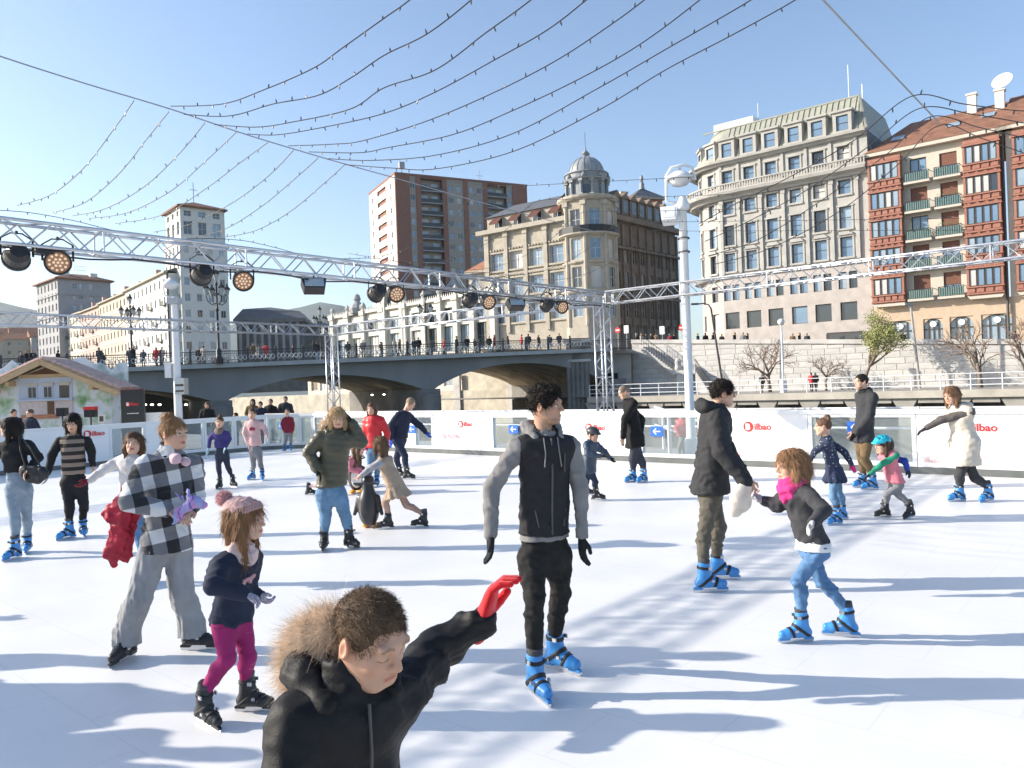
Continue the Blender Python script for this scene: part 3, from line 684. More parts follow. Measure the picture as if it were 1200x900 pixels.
# white end with recessed loggias
rs = [(7.4, 14.6, z - 1.0, z + 1.25) for z in fz] ; ws = [(s - .45, s + .45, z - .7, z + .7) for s in (3.0, 18.6) for z in fz]
wall_holes(DB, z0, zb1, rs + ws, .3).build('end_wall', m_wht, bt, (0, DB, 0), R(-90))
windows(bt, ws, (0, DB, 0), R(-90), bars=(0, 0), depth=.2)
for z in fz:
    b = MB(); b.box(7.4, 14.6, .3, 1.6, z - 1.02, z - .98); b.box(7.4, 14.6, 1.55, 1.65, z - 1, z + 1.3); b.build('loggia', m_beige, bt, (0, DB, 0), R(-90))
    b = MB(); b.box(7.35, 14.65, -.12, .0, z - 1.05, z - .05); b.build('loggia_parapet', m_wht, bt, (0, DB, 0), R(-90))
b = MB(); b.box(.4, WB - .05, 2.0, DB - .4, z0, zb1 - .05); b.build('core_wall', m_brick, bt)
b = MB(); b.box(-.1, WB + .1, -.35, DB, zb1, zb1 + .5); b.build('roof', m_brick, bt)
b = MB(); b.tube([(4, 6, zb1), (4, 6, zb1 + 5)], .12); b.box(3.3, 4.7, 5.5, 6.5, zb1 + 3.4, zb1 + 5); b.tube([(26, 6, zb1), (26, 6, zb1 + 5)], .05); b.tube([(25, 6, zb1 + 3.5), (27, 6, zb1 + 3.5)], .05); b.build('antenna', m_grey_r, bt)

# ------------------------------------------------------------------ white stone tower at the left
c = P(217.5, 430, 150); tw = thing('white_tower', 'slim pale stone tower with low tiled roof rising over the bridge', 'building', (c[0], c[1], 0), R(40))
zt = EYE + (464 - 240) * 150 / 900; WT, DT = 8.4, 9.4
fz = [zt - 1.3, zt - 4.2] + [zt - 8.6 - 3.15 * i for i in range(9)]
def tower_face(W, loc, rz, m):
    b1 = [(W * (i + .5) / 3 - .7, W * (i + .5) / 3 + .7, zt - 2.0, zt - .9) for i in range(3)] + [(W * (i + .5) / 3 - .8, W * (i + .5) / 3 + .8, zt - 5.6, zt - 3.0) for i in range(3)]
    facade(tw, W, zt - 7.2, zt, b1, m, loc, rz, depth=.35, bars=(1, 1), frame=m_frame_w, wts=(5, 4, 2, 0))
    n = 4; rs = [((W + .8) * (i + .5) / n - .5, (W + .8) * (i + .5) / n + .5, z - .75, z + .75) for i in range(n) for z in fz[2:]]
    c_, n_ = math.cos(rz), math.sin(rz); o = (-.4, -.4)
    l2 = (loc[0] + o[0] * c_ - o[1] * n_ , loc[1] + o[0] * n_ + o[1] * c_, 0)
    facade(tw, W + .8, 2, zt - 7.2, rs, m, l2, rz, depth=.3, bars=(1, 0), wts=(3, 5, 2, 1), name='lower_wall')
tower_face(WT, (0, 0, 0), 0, m_white_r); tower_face(DT, (0, DT, 0), R(-90), m_white_r)
b = MB(); b.box(-.6, WT + .6, -.6, DT + .6, zt - 7.3, zt - 6.9); b.build('cornice', m_white_r, tw)
b = MB(); b.box(.35, WT + .35, .36, DT, 2, zt - .1); b.build('core_wall', m_white_r, tw)
b = MB(); e = .7; b.add([(-e, -e, zt), (WT + e, -e, zt), (WT + e, DT + e, zt), (-e, DT + e, zt), (WT / 2, DT / 2, zt + 2.0), (-e, -e, zt - .3), (WT + e, -e, zt - .3), (WT + e, DT + e, zt - .3), (-e, DT + e, zt - .3)], [(0, 1, 4), (1, 2, 4), (2, 3, 4), (3, 0, 4), (5, 6, 1, 0), (6, 7, 2, 1), (8, 5, 0, 3), (5, 8, 7, 6)]); b.build('roof', m_tile, tw)
b = MB(); b.tube([(WT * .5, DT / 2, zt + 1.8), (WT * .5, DT / 2, zt + 6)], .06); b.tube([(WT * .5 - .7, DT / 2, zt + 4.5), (WT * .5 + .7, DT / 2, zt + 4.5)], .05); b.build('antenna', m_iron, tw)

# ------------------------------------------------------------------ receding row of town houses on the left bank
rowdefs = [  # px left, px right, depth left, depth right, top px left, top px right, material, label
    (150, 199, 176, 150, 346, 318, m_white_r, 'white town house with dark cornice next to the pale tower'),
    (119, 151, 197, 177, 357, 345, m_yellow_r, 'yellow town house between white and pink fronts'),
    (97, 121, 214, 198, 366, 360, m_pink_r, 'pink town house with pale window strips'),
    (70, 98, 235, 215, 374, 369, m_cream, 'cream town house at far end of the left row')]
for i, (pl_, pr_, dl, dr, tl, tr_, m, lab) in enumerate(rowdefs):
    A = P(pl_, 440, dl); B = P(pr_, 440, dr); v = B[:2] - A[:2]; W = float(np.linalg.norm(v)); a = math.atan2(v[1], v[0])
    yh = 450 - .0367 * ((pl_ + pr_) / 2 - 600); z1 = EYE + (yh - (tl + tr_) / 2) * (dl + dr) / 2 / 900
    t = thing('town_house', lab, 'building', (A[0], A[1], 0), a, 'town houses receding along the left bank')
    nf = 6; n = max(3, int(W / 3.2)); fh = (z1 - 5) / nf
    rs = [(W * (k + .5) / n - .55, W * (k + .5) / n + .55, z1 - 1 - fh * j - 1.6, z1 - 1 - fh * j) for k in range(n) for j in range(nf)]
    facade(t, W, 2, z1, rs, m, depth=.3, bars=(1, 0), wts=(2, 5, 2, 1))
    ledge(t, W, z1, .6, .35, m_stone); 
    for j in range(1, nf): ledge(t, W, z1 - fh * j - .3, .12, .18, m_white_r, name='string_course')
    if i != 1:
        for k in range(n):
            b = MB(); zz = z1 - 1 - fh * (1 + k % 3) - 1.7; x = W * (k + .5) / n; b.box(x - .9, x + .9, -.6, -.01, zz - .12, zz); b.box(x - .9, x + .9, -.6, -.56, zz, zz + .8); b.build('balcony', m_frame_d, t)
    b = MB(); b.box(.02, W - .02, .4, 12, 2, z1 - .02); b.build('core_wall', m, t)
    b = MB(); b.add([(0, -.3, z1 + .36), (W, -.3, z1 + .36), (W, 6, z1 + 2.6), (0, 6, z1 + 2.6), (W, 12.3, z1 + .36), (0, 12.3, z1 + .36)], [(0, 1, 2, 3), (3, 2, 4, 5), (1, 4, 2), (0, 3, 5)]); rf = b.build('roof', m_tile if i else m_slate, t)
    b = MB(); b.box(W * .3, W * .3 + 1, 4, 5, z1 + 1, z1 + 4); b.box(W * .8, W * .8 + .8, 4, 5, z1 + 1, z1 + 3.6); b.build('chimney', m_pink_r, rf)

# grey office block
c = P(71, 430, 225); gb = thing('grey_block', 'weathered grey tower block with flat tiled roof at the far left', 'building', (c[0], c[1], 0), R(47))
zt = EYE + (469.4 - 325) * 225 / 900; Wg, Dg = 14.6, 20.0
fz = [zt - 2.2 - 3.15 * i for i in range(11)]
facade(gb, Wg, 2, zt, [(s - .55, s + .55, z - .8, z + .8) for s in (4.5, 6.2, 9.0) for z in fz], m_grey_r, depth=.3, wts=(2, 5, 1, 2))
facade(gb, Dg, 2, zt, [(Dg * (i + .5) / 6 - .6, Dg * (i + .5) / 6 + .6, z - 1.0, z + 1.0) for i in range(6) for z in fz], m_grey_r, (0, Dg, 0), R(-90), depth=.35, wts=(2, 6, 1, 1), frame=m_frame_w)
for z in (zt - 5.0, zt - 11.3): ledge(gb, Wg, z, .25, .3, m_grey_r, name='string_course'); ledge(gb, Dg, z, .25, .3, m_grey_r, (0, Dg, 0), R(-90), name='string_course')
b = MB(); b.box(.36, Wg, .36, Dg, 2, zt - .05); b.build('core_wall', m_grey_r, gb)
b = MB(); e = .9; b.add([(-e, -e, zt), (Wg + e, -e, zt), (Wg + e, Dg + e, zt), (-e, Dg + e, zt), (4, 6, zt + 2.2), (Wg - 4, 6, zt + 2.2), (-e, -e, zt - .4), (Wg + e, -e, zt - .4), (Wg + e, Dg + e, zt - .4), (-e, Dg + e, zt - .4)], [(0, 1, 5, 4), (1, 2, 5), (2, 3, 4, 5), (3, 0, 4), (6, 7, 1, 0), (7, 8, 2, 1), (9, 6, 0, 3), (6, 9, 8, 7)]); rf = b.build('roof', m_tile, gb)
b = MB(); b.box(2.5, 4.2, 3, 5, zt + .8, zt + 2.4); b.box(10, 12, 3, 4.5, zt + .8, zt + 2.4)
for k in range(5): b.tube([(6 + k * .7, 4, zt + 1), (6 + k * .7, 4, zt + 4.6)], .05)
b.tube([(5.8, 4, zt + 4.4), (9, 4, zt + 4.4)], .05); b.tube([(5.8, 4, zt + 3.2), (9, 4, zt + 3.2)], .05); b.build('roof_plant', m_white_r, rf)

# low old houses far left under the hill
random.seed(3)
for i in range(9):
    px = -30 + i * 11 + random.uniform(-3, 3); dd = 260 + 30 * (i % 3); c = P(px, 440, dd); w = 9 + random.uniform(0, 5); h = EYE + (471 - 398 - random.uniform(-4, 6) + (i % 3) * 5) * dd / 900
    t = thing('far_house', '%s far tiled-roof house from the left, under the hazy hill' % ['first', 'second', 'third', 'fourth', 'fifth', 'sixth', 'seventh', 'eighth', 'ninth'][i], 'house', (c[0], c[1], 0), R(20 + random.uniform(-20, 20)), 'distant houses under the left hill')
    nn = 3; rs = [(w * (k + .5) / nn - .5, w * (k + .5) / nn + .5, h - 2.2 - 3 * j, h - .9 - 3 * j) for k in range(nn) for j in range(4)]
    facade(t, w, 0, h, rs, random.choice([m_cream, m_stone, m_grey_r, m_pink_r]), bars=(0, 0), wts=(1, 6, 1, 1))
    b = MB(); b.box(.02, w - .02, .35, 9, 0, h - .02); b.build('core_wall', m_stone, t)
    b = MB(); b.add([(-.4, -.4, h), (w + .4, -.4, h), (w + .4, 4.5, h + 2.4), (-.4, 4.5, h + 2.4), (w + .4, 9.4, h), (-.4, 9.4, h)], [(0, 1, 2, 3), (3, 2, 4, 5), (1, 4, 2), (0, 3, 5)]); b.build('roof', m_tile, t)

# ------------------------------------------------------------------ dark slate theatre behind the bridge
c = P(279, 430, 165); th = thing('slate_roofed_theatre', 'dark grey slate roofed hall with columns behind the bridge railing', 'building', (c[0], c[1], 0), R(8))
zt = EYE + (461 - 374) * 165 / 900; zr1 = EYE + (460 - 355) * 165 / 900
b = MB(); b.box(0, 14, 0, 14, 2, zt); b.build('wall', m_darkstone, th)
for k in range(9): b = MB(); b.tube([(.8 + k * 1.5, -.5, 6), (.8 + k * 1.5, -.5, zt - .8)], .35, 8); b.build('column', m_grey_r, th)
b = MB(); b.box(-.5, 14.5, -1, 14, zt - .8, zt); b.build('entablature', m_darkstone, th)
b = MB(); b.add([(-.5, -1, zt), (14.5, -1, zt), (14.5, 14, zt), (-.5, 14, zt), (1, 2, zr1 - .8), (13, 2, zr1 - 1.5), (13, 12, zr1 - 1.5), (1, 12, zr1 - .8), (6, 7, zr1)], [(0, 1, 5, 4), (1, 2, 6, 5), (2, 3, 7, 6), (3, 0, 4, 7), (4, 5, 8), (5, 6, 8), (6, 7, 8), (7, 4, 8)]); b.build('roof', m_slate, th)
b = MB(); b.box(14, 26, 4, 14, 2, zt - 1.6); b.build('side_wing', m_darkstone, th)
b = MB(); b.add([(13.5, 3, zt - 1.6), (26.5, 3, zt - 1.6), (26.5, 14, zt - 1.6), (13.5, 14, zt - 1.6), (16, 8, zt), (24, 8, zt - .2)], [(0, 1, 5, 4), (1, 2, 5), (2, 3, 4, 5), (3, 0, 4)]); b.build('side_roof', m_slate, th)

# ------------------------------------------------------------------ railway station with the ornate arch
SA = P(388, 430, 142); SB = P(586, 430, 108); v = SB[:2] - SA[:2]; WS = float(np.linalg.norm(v)); aS = math.atan2(v[1], v[0])
st = thing('station_building', 'ornate pale railway station with tall arched gable behind the bridge', 'building', (SA[0], SA[1], 0), aS)
def sh(px, py): return hit(px, py, SA, aS)
zS = sh(520, 352)[1]; zS0 = 3
m_st = mat('station_render', (.56, .54, .48), .75, .12, 1.5, .15, 20)
m_stg = mat('station_green_iron', (.13, .19, .17), .5, .2, 2, .1, 20)
bays = [sh(p_, 380)[0] for p_ in (400, 418, 437, 463, 489, 508, 527, 546, 566)]
rs = []
for i, s in enumerate(bays): rs.append((s - 1.7, s + 1.7, zS0 + 4.2, zS - 4.0)); rs.append((s - 1.5, s + 1.5, zS - 3.2, zS - 1.2))
facade(st, WS, zS0, zS, rs, m_st, depth=.5, frame=m_stg, bars=(3, 1), wts=(1, 2, 6, 2))
for i in range(len(bays) + 1):
    s = (bays[i - 1] + bays[i]) / 2 if 0 < i < len(bays) else (bays[0] - 2.6 if i == 0 else bays[-1] + 2.6)
    b = MB(); b.box(s - .5, s + .5, -.55, .02, zS0, zS + .3); b.box(s - .7, s + .7, -.75, .02, zS - .3, zS + .5); b.lathe([(.45, 0), (.3, .5), (.5, .9), (.15, 1.4), (.001, 1.6)], (s, -.2, zS + .5), 8); b.build('pillar', m_st, st)
ledge(st, WS, zS, .5, .4, m_st); 
b = MB()
for k in range(int(WS / .5)): b.prism([(k * .5, zS + .4), (k * .5 + .36, zS + .4), (k * .5 + .18, zS + 1.0)], -.35, -.25)
stuff(b.build('cresting', m_st, st))
b = MB(); b.add([(0, .3, zS + .4), (WS, .3, zS + .4), (WS, 8, zS + 2.2), (0, 8, zS + 2.2)], [(0, 1, 2, 3)]); b.build('roof', m_slate, st)
b = MB(); b.box(.05, WS - .05, .6, 14, zS0, zS - .1); b.build('core_wall', m_darkstone, st)
# horseshoe gable over the entrance
sc = sh(463, 380)[0]; zc = sh(463, 352)[1]; ro = 2.9; ri = 2.1
ring_o = [(sc + ro * math.cos(R(t)), zc + ro * 1.05 * math.sin(R(t))) for t in range(0, 181, 12)]
ring_i = [(sc + ri * math.cos(R(t)), zc + ri * 1.0 * math.sin(R(t))) for t in range(0, 181, 12)]
b = MB(); 
for i in range(len(ring_o) - 1): b.prism([ring_o[i], ring_o[i + 1], ring_i[i + 1], ring_i[i]], -.6, .4)
for sx in (-1, 1): b.box(sc + sx * 2.5 - .4, sc + sx * 2.5 + .4, -.65, .4, zS0, zc)
b.build('arch_gable', m_st, st)
b = MB(); b.prism([(x, z) for x, z in ring_i] + [(sc - ri, zS), (sc + ri, zS)], .1, .2); b.build('arch_glass', PANES[1], st)
b = MB(); b.lathe([(.001, 0), (.8, 0), (.8, .2), (.001, .2)], (0, 0, 0), 16); b.build('arch_clock', m_white_r, st, (sc, .05, zc - .3), (R(90), 0, 0))
b = MB(); b.prism([(sc - 1.8, zS - .2), (sc + 1.8, zS - .2), (sc + 1.4, zc - .9), (sc, zc - .5), (sc - 1.4, zc - .9)], -.1, .09); b.build('arch_tympanum', m_yellow_r, st)
# sculpted pediment left of the arch
s4 = sh(420, 380)[0]; z4 = sh(420, 360)[1]
b = MB(); b.prism([(s4 - 2.2, zS), (s4 + 2.2, zS), (s4 + 2.2, z4 - .8), (s4 - 2.2, z4 - .8)], -.6, .4); b.lathe([(.001, 2.6), (.5, 2.3), (.7, 1.6), (.45, 1.2), (1.1, .6), (1.4, 0), (1.2, -.9)], (s4, -.1, z4 - .2), 10); b.lathe([(.001, 1.5), (.5, 1.2), (.6, .4), (.4, 0)], (s4 - 1.7, -.1, z4 - .8), 8); b.lathe([(.001, 1.4), (.5, 1.1), (.6, .4), (.4, 0)], (s4 + 1.7, -.1, z4 - .8), 8); b.build('sculpture_group', m_grey_r, st)
# link wing with tiled roof between station and dome
LA = P(553, 430, 114); lk = thing('tiled_wing', 'low beige wing with orange tiled roof left of the domed building', 'building', (LA[0], LA[1], 0), R(-30))
zl = EYE + (451 - 318) * 112 / 900
facade(lk, 9, 3, zl, [(1.2 + 2.2 * i - .55, 1.2 + 2.2 * i + .55, z - 1, z + 1) for i in range(4) for z in (zl - 2, zl - 5.6, zl - 9)], m_stone, bars=(1, 0))
ledge(lk, 9, zl - .1, .5, .4, m_stone)
b = MB(); b.add([(-.4, -.5, zl + .3), (9.4, -.5, zl + .3), (9.4, 4, zl + 3), (2, 4, zl + 3), (9.4, 9, zl + .3), (-.4, 9, zl + .3)], [(0, 1, 2, 3), (0, 3, 5), (3, 2, 4, 5)]); b.build('roof', mat('orange_tile', (.36, .16, .09), .8, .2, 2, .4, 15, bdist=.05), lk)
b = MB(); b.box(.05, 8.9, .35, 8.5, 3, zl - .1); b.build('core_wall', m_stone, lk)
# ------------------------------------------------------------------ bridge
BA = R(18); B0 = (-25.0, 66.0)
br_t = thing('road_bridge', 'grey concrete arch bridge with iron railing crossing the river behind the rink', 'bridge', (B0[0], B0[1], 0), BA)
SKX, SKY = -4.7, 16.4
def spring(s): return 1.0 + .017 * s
def apex(s): return 2.95 + .033 * s
def deck(s): return 4.38 + .0165 * (s + 7)
def arch_z(s):
    k = min(1, math.floor(s / 18.2 + 1e-6)); s0 = k * 18.2; t = (s - s0) / 18.2
    sp = spring(s0) * (1 - t) + spring(s0 + 18.2) * t
    return sp + max(0, (apex(s0 + 9.1) - sp)) * (1 - (2 * t - 1) ** 2) ** .85
S0, S1 = -72.8, 36.4
ss = sorted(set(list(np.round(np.arange(S0, S1 + .01, 18.2 / 22), 4)) + [18.2 * k for k in range(-4, 3)] + [S1]))
b = MB(); V = []; n = len(ss)
for s in ss: V += [(s, 0, arch_z(s)), (s, 0, deck(s) - .25)]
b.add(V, [(2 * i, 2 * i + 2, 2 * i + 3, 2 * i + 1) for i in range(n - 1)])
b.build('spandrel', m_bridge, br_t); b = MB(); V = []
for s in ss: V += [(s + SKX, SKY, arch_z(s)), (s + SKX, SKY, deck(s) - .25)]
b.add(V, [(2 * i + 2, 2 * i, 2 * i + 1, 2 * i + 3) for i in range(n - 1)])
b.build('rear_spandrel', m_bridge, br_t)
b = MB(); V = []
NS = 6
for s in ss:
    for j in range(NS + 1): t = j / NS; V.append((s + SKX * t, SKY * t, arch_z(s) + .001))
b.add(V, [(i * (NS + 1) + j, i * (NS + 1) + j + 1, (i + 1) * (NS + 1) + j + 1, (i + 1) * (NS + 1) + j) for i in range(n - 1) for j in range(NS)])
b.build('soffit', m_soffit, br_t, smooth=True)
b = MB(); b.add([(S0, -.9, deck(S0)), (S1 + 3, -.9, deck(S1 + 3)), (S1 + SKX + 3, SKY + .9, deck(S1)), (S0 + SKX, SKY + .9, deck(S0))], [(0, 1, 2, 3)])
b.add([(S0, -.9, deck(S0) - .35), (S1, -.9, deck(S1) - .35), (S1, -.9, deck(S1)), (S0, -.9, deck(S0))], [(0, 1, 2, 3)])
b.add([(S0, -.9, deck(S0) - .35), (S1, -.9, deck(S1) - .35), (S1, .05, deck(S1) - .42), (S0, .05, deck(S0) - .42)], [(3, 2, 1, 0)])
b.build('deck', mat('deck_edge', (.42, .42, .41), .8, .12, 1, .2, 20), br_t)
for k in range(-4, 3):
    s = 18.2 * k + (.9 if k == 2 else 0); b = MB(); zs = spring(s) + .35
    pl_ = [(s - .9, -.5), (s + .9, -.5), (s + .9 + SKX, SKY + .5), (s - .9 + SKX, SKY + .5)]
    b.add([(x, y, WATER_Z - 3) for x, y in pl_] + [(x, y, zs) for x, y in pl_], [(0, 1, 5, 4), (1, 2, 6, 5), (2, 3, 7, 6), (3, 0, 4, 7), (4, 5, 6, 7)])
    b.lathe([(.95, WATER_Z - 3), (.95, spring(s) - .25), (.001, spring(s) + .1)], (s, -.5, 0), 12); b.build('pier', m_darkstone, br_t)
# little lamps on the underside string course of the left arch
m_glow = emit_mat('bridge_spot', (1, .93, .8), 4)
for px in (170, 178, 187, 218, 228, 238, 250):
    s, z = hit(px, 474.5, (B0[0] - .309 * 8, B0[1] + .951 * 8), BA)
    MB().lathe([(.001, -.06), (.12, -.05), (.16, .06), (.05, .1), (.001, .12)], (s, 8, z), 8).build('under_lamp', m_glow, br_t)
for px, py in ((436, 463), (450, 462.5), (464, 462), (481, 461.5), (495, 461)):
    s, z = hit(px, py, (B0[0] - .309 * 6, B0[1] + .951 * 6), BA); MB().lathe([(.001, -.05), (.1, -.04), (.13, .05), (.001, .1)], (s, 6, z), 8).build('under_lamp', m_glow, br_t)
b = MB(); b.box(-22, -.9, 11.5, 12.5, WATER_Z - 2, 3.4); b.build('arch_shade_wall', m_iron, br_t)  # added black wall that stands in for the deep shade under the left arch
# railing bays, each with rings between bars
m_rail = mat('railing_iron', (.06, .06, .065), .5, .2, 4, .1, 30); m_ring = mat('railing_ring', (.60, .60, .59), .5, .2, 4, .1, 30)
bay = 2.3; b = MB(); b.box(-.07, .07, -.07, .07, 0, 1.22); b.lathe([(.1, 0), (.12, .06), (.001, .18)], (0, 0, 1.22), 6); b.box(0, bay, -.04, .04, 1.02, 1.1); b.box(0, bay, -.03, .03, .08, .13); b.box(0, bay, -.02, .02, .84, .88)
for k in range(14): x = bay * (k + .7) / 14.4; b.box(x - .014, x + .014, -.014, .014, .13, 1.02)
bay_me = b.mesh('railing_bay')
b = MB()
for k in range(6):
    cx = .24 + k * .36; pts = [(cx + .15 * math.cos(R(t)), -.035, .5 + .2 * math.sin(R(t))) for t in range(0, 361, 45)]; b.tube(pts, .034, 4, cap=False)
ring_me = b.mesh('railing_rings')
s = -46
while s < 33.5:
    r_ = obj('railing_bay', bay_me, m_rail, br_t, (s, -.65, deck(s) + .0)); obj('railing_rings', ring_me, m_ring, r_); s += bay
b = MB()
for s in np.arange(-46, 30, 2.3): b.box(s - .05, s + .05, SKY + .55, SKY + .65, deck(s), deck(s) + 1.1)
for z in (.3, .7, 1.05): b.bar((-46, SKY + .6, deck(-46) + z), (30, SKY + .6, deck(30) + z), .06)
b.build('rear_railing', m_rail, br_t)
# iron candelabra lamps standing on the bridge
def candelabra():
    t = thing('bridge_lamp', '-', 'street lamp', group='candelabra lamps on the bridge')
    b = MB(); b.lathe([(.3, 0), (.32, .3), (.18, .5), (.2, .9), (.09, 1.1), (.075, 3.6), (.14, 3.7), (.07, 3.85), (.06, 5.4), (.12, 5.5), (.03, 5.7)], (0, 0, 0), 10); b.build('pole', m_iron, t, smooth=True)
    b = MB()
    for k in range(4):
        a = R(45 + 90 * k); pts = [(r_ * math.cos(a), r_ * math.sin(a), z) for r_, z in ((.05, 4.2), (.35, 4.05), (.65, 4.3), (.75, 4.65), (.55, 4.85))]; b.tube(pts, .035, 5)
        b.tube([(r_ * math.cos(a), r_ * math.sin(a), z) for r_, z in ((.05, 4.9), (.3, 4.7), (.45, 4.95), (.25, 5.1))], .03, 4)
    b.build('arms', m_iron, t)
    gl = mat('lantern_glass', (.45, .47, .46), .2, .1, 5, 0)
    for k in range(5):
        a = R(45 + 90 * k); r_ = .75 if k < 4 else 0; z = 4.65 if k < 4 else 5.7; c = (r_ * math.cos(a), r_ * math.sin(a), z)
        lb = MB().lathe([(.06, 0), (.09, .06), (.2, .5), (.24, .52)], c, 6).build('lantern', gl, t)
        MB().lathe([(.26, .5), (.2, .62), (.06, .78), (.07, .86), (.001, .95)], c, 6).build('lantern_cap', m_iron, lb)
    return t
cl = candelabra()
for i, (px, d, lab) in enumerate(((155, 67.5, 'black candelabra lamp on the bridge behind the chalet roof'), (257, 65, 'tall black candelabra lamp in front of the pale stone tower'), (377, 84, 'black candelabra lamp on the bridge above the slim truss post'), (501, 84, 'black candelabra lamp in front of the station facade'))):
    p = P(px, 430, d); t = cl if i == 0 else dup(cl)
    dx, dy = p[0] - B0[0], p[1] - B0[1]; s_ = dx * math.cos(BA) + dy * math.sin(BA)
    t.location = (p[0], p[1], deck(s_)); t['label'] = lab; k_ = (1.0, 1.22, .98, 1.1)[i]; t.scale = (k_, k_, k_)

# ------------------------------------------------------------------ pylon at the bridge end and the quay wall
pp = P(678, 440, 77); pyl = thing('bridge_pylon', 'dark stone pylon where the bridge meets the far quay', 'pylon', (pp[0], pp[1], 0), R(-8))
b = MB(); b.box(-1.1, 1.1, -1, 6, WATER_Z - 2, 5.7); b.build('shaft', m_darkstone, pyl)
b = MB(); b.box(-1.35, 1.35, -1.25, 6, 5.7, 6.05); b.box(-1.3, 1.3, -1.2, 6, 3.8, 4.05); b.build('cap', m_quay, pyl)
b = MB()
for k in range(5): x = -.9 + k * .45; b.box(x - .12, x + .12, -1.12, -1.0, WATER_Z, 3.8)
b.build('rib', m_darkstone, pyl)
XW0 = qhit(741, 420, WALL_Y)[0]; XW1 = 16.0
# recessed landing bay between pylon and wall
rp = P(715, 440, 80); rec = thing('landing_bay', 'pale concrete bay with black doorway beside the bridge pylon', 'quay bay', (rp[0], rp[1], 0), R(-8))
facade(rec, 4.4, WATER_Z, 4.6, [(1.5, 3.0, .3, 2.6)], m_quay, (-2.2, 0, 0), 0, depth=.5, win=False)
b = MB(); b.box(-2.2, 2.2, .55, 3, WATER_Z, 4.6); b.build('dark_interior', m_iron, rec)
b = MB(); b.box(-2.4, 2.4, -.9, 3, 4.6, 4.95); b.build('deck', m_quay, rec)
for k in range(2): obj('railing_bay', bay_me, m_rail, rec, (-2.3 + bay * k, -.8, 4.95))
# stone blocks
qw = thing('quay_wall', 'long pale granite quay wall of coursed blocks below the houses', 'wall', q(0, WALL_Y, 0), AQ)
b = MB(); xs = [XW0, -20, -10, 0, XW1]; V = []
for x in xs: V += [(x, .0, WATER_Z), (x, .0, wall_top(x) - .02), (x, .6, wall_top(x) - .02), (x, .6, WATER_Z)]
b.add(V, [(4 * i + j, 4 * i + 4 + j, 4 * i + 4 + (j + 1) % 4, 4 * i + (j + 1) % 4) for i in range(len(xs) - 1) for j in range(4)] + [(3, 2, 1, 0)]); b.build('backing', mat('mortar', (.43, .415, .395), .9, .2, 1, .2, 20), qw)
BLK = []
for k in range(4):
    w_, h_ = 1.0, 1.0; e = .015; b = MB()
    b.add([(0, 0, 0), (1, 0, 0), (1, 0, 1), (0, 0, 1), (e, -.03, 2 * e), (1 - e, -.03, 2 * e), (1 - e, -.03, 1 - 2 * e), (e, -.03, 1 - 2 * e)], [(4, 5, 6, 7), (0, 1, 5, 4), (1, 2, 6, 5), (2, 3, 7, 6), (3, 0, 4, 7)])
    BLK.append(b.mesh('stone'))
QM = [mat('quay_granite_%s' % nm, c, .85, .16, .9, .4, 25, bdist=.03) for nm, c in (('a', (.53, .51, .485)), ('b', (.50, .485, .465)), ('c', (.56, .54, .51)), ('d', (.515, .495, .47)))]
random.seed(5); hc = .52; row = 0; z = PROM_Z
nst = 0
while z < 6.2:
    x = XW0 + (.85 if row % 2 else 0)
    while x < 9.5:
        w_ = random.uniform(1.25, 1.6); top = wall_top(x + w_) - .42
        if z + hc * .45 < top and nst < 298:
            hh = min(hc, top - z); o = obj('stone', BLK[0], QM[0], qw, (x + .012, random.uniform(-.012, .012), z + .012)); o.scale = (w_ - .024, 1, hh - .024)
            o.material_slots[0].link = 'OBJECT'; o.material_slots[0].material = random.choice(QM); nst += 1
        x += w_
    z += hc; row += 1
b = MB(); V = []
for x in xs: V += [(x, -.15, wall_top(x) - .38), (x, .65, wall_top(x) - .38), (x, .65, wall_top(x)), (x, -.15, wall_top(x))]
b.add(V, [(4 * i + (j + 1) % 4, 4 * i + 4 + (j + 1) % 4, 4 * i + 4 + j, 4 * i + j) for i in range(len(xs) - 1) for j in range(4)]); b.build('coping', m_quay, qw)
# stair down the wall
stt = thing('quay_stair', 'stone stair with iron rail descending the quay wall near the bridge', 'stair', q(XW0, WALL_Y, 0), AQ)
def wx(px, py): s, z = qhit(px, py, WALL_Y - 1.5); return s - XW0, z
xa, xb = wx(752, 420)[0], wx(790, 420)[0]; za, zb_ = wall_top(XW0) - .7, 2.6
b = MB(); nst_ = 14
for k in range(nst_): x = xa + (xb - xa) * k / nst_; z = za + (zb_ - za) * (k + 1) / nst_; b.box(x, x + (xb - xa) / nst_ + .01 * (k % 2), -1.5, -.06, z - .45 + .002 * (k % 2), z)
b.build('upper_flight', m_quay, stt)
b = MB(); b.box(xb, xb + 2.2, -1.55, -.06, zb_ - .4, zb_); b.box(xb + .2, xb + .9, -1.5, -.8, PROM_Z, zb_ - .4); b.lathe([(.32, 0), (.36, .2), (.3, .5), (.34, .9), (.2, 1.1), (.001, 1.2)], (xb + .3, -1.3, zb_), 10); b.build('landing', m_quay, stt)
b = MB(); xc = wx(832, 440)[0]
for k in range(nst_): x = xb + 2.2 + (xc - xb - 2.2) * k / nst_; z = zb_ + (PROM_Z - zb_) * (k + 1) / nst_; b.box(x, x + (xc - xb - 2.2) / nst_ + .01 * (k % 2), -1.52, -.06, PROM_Z, z)
b.build('lower_flight', m_quay, stt)
b = MB()
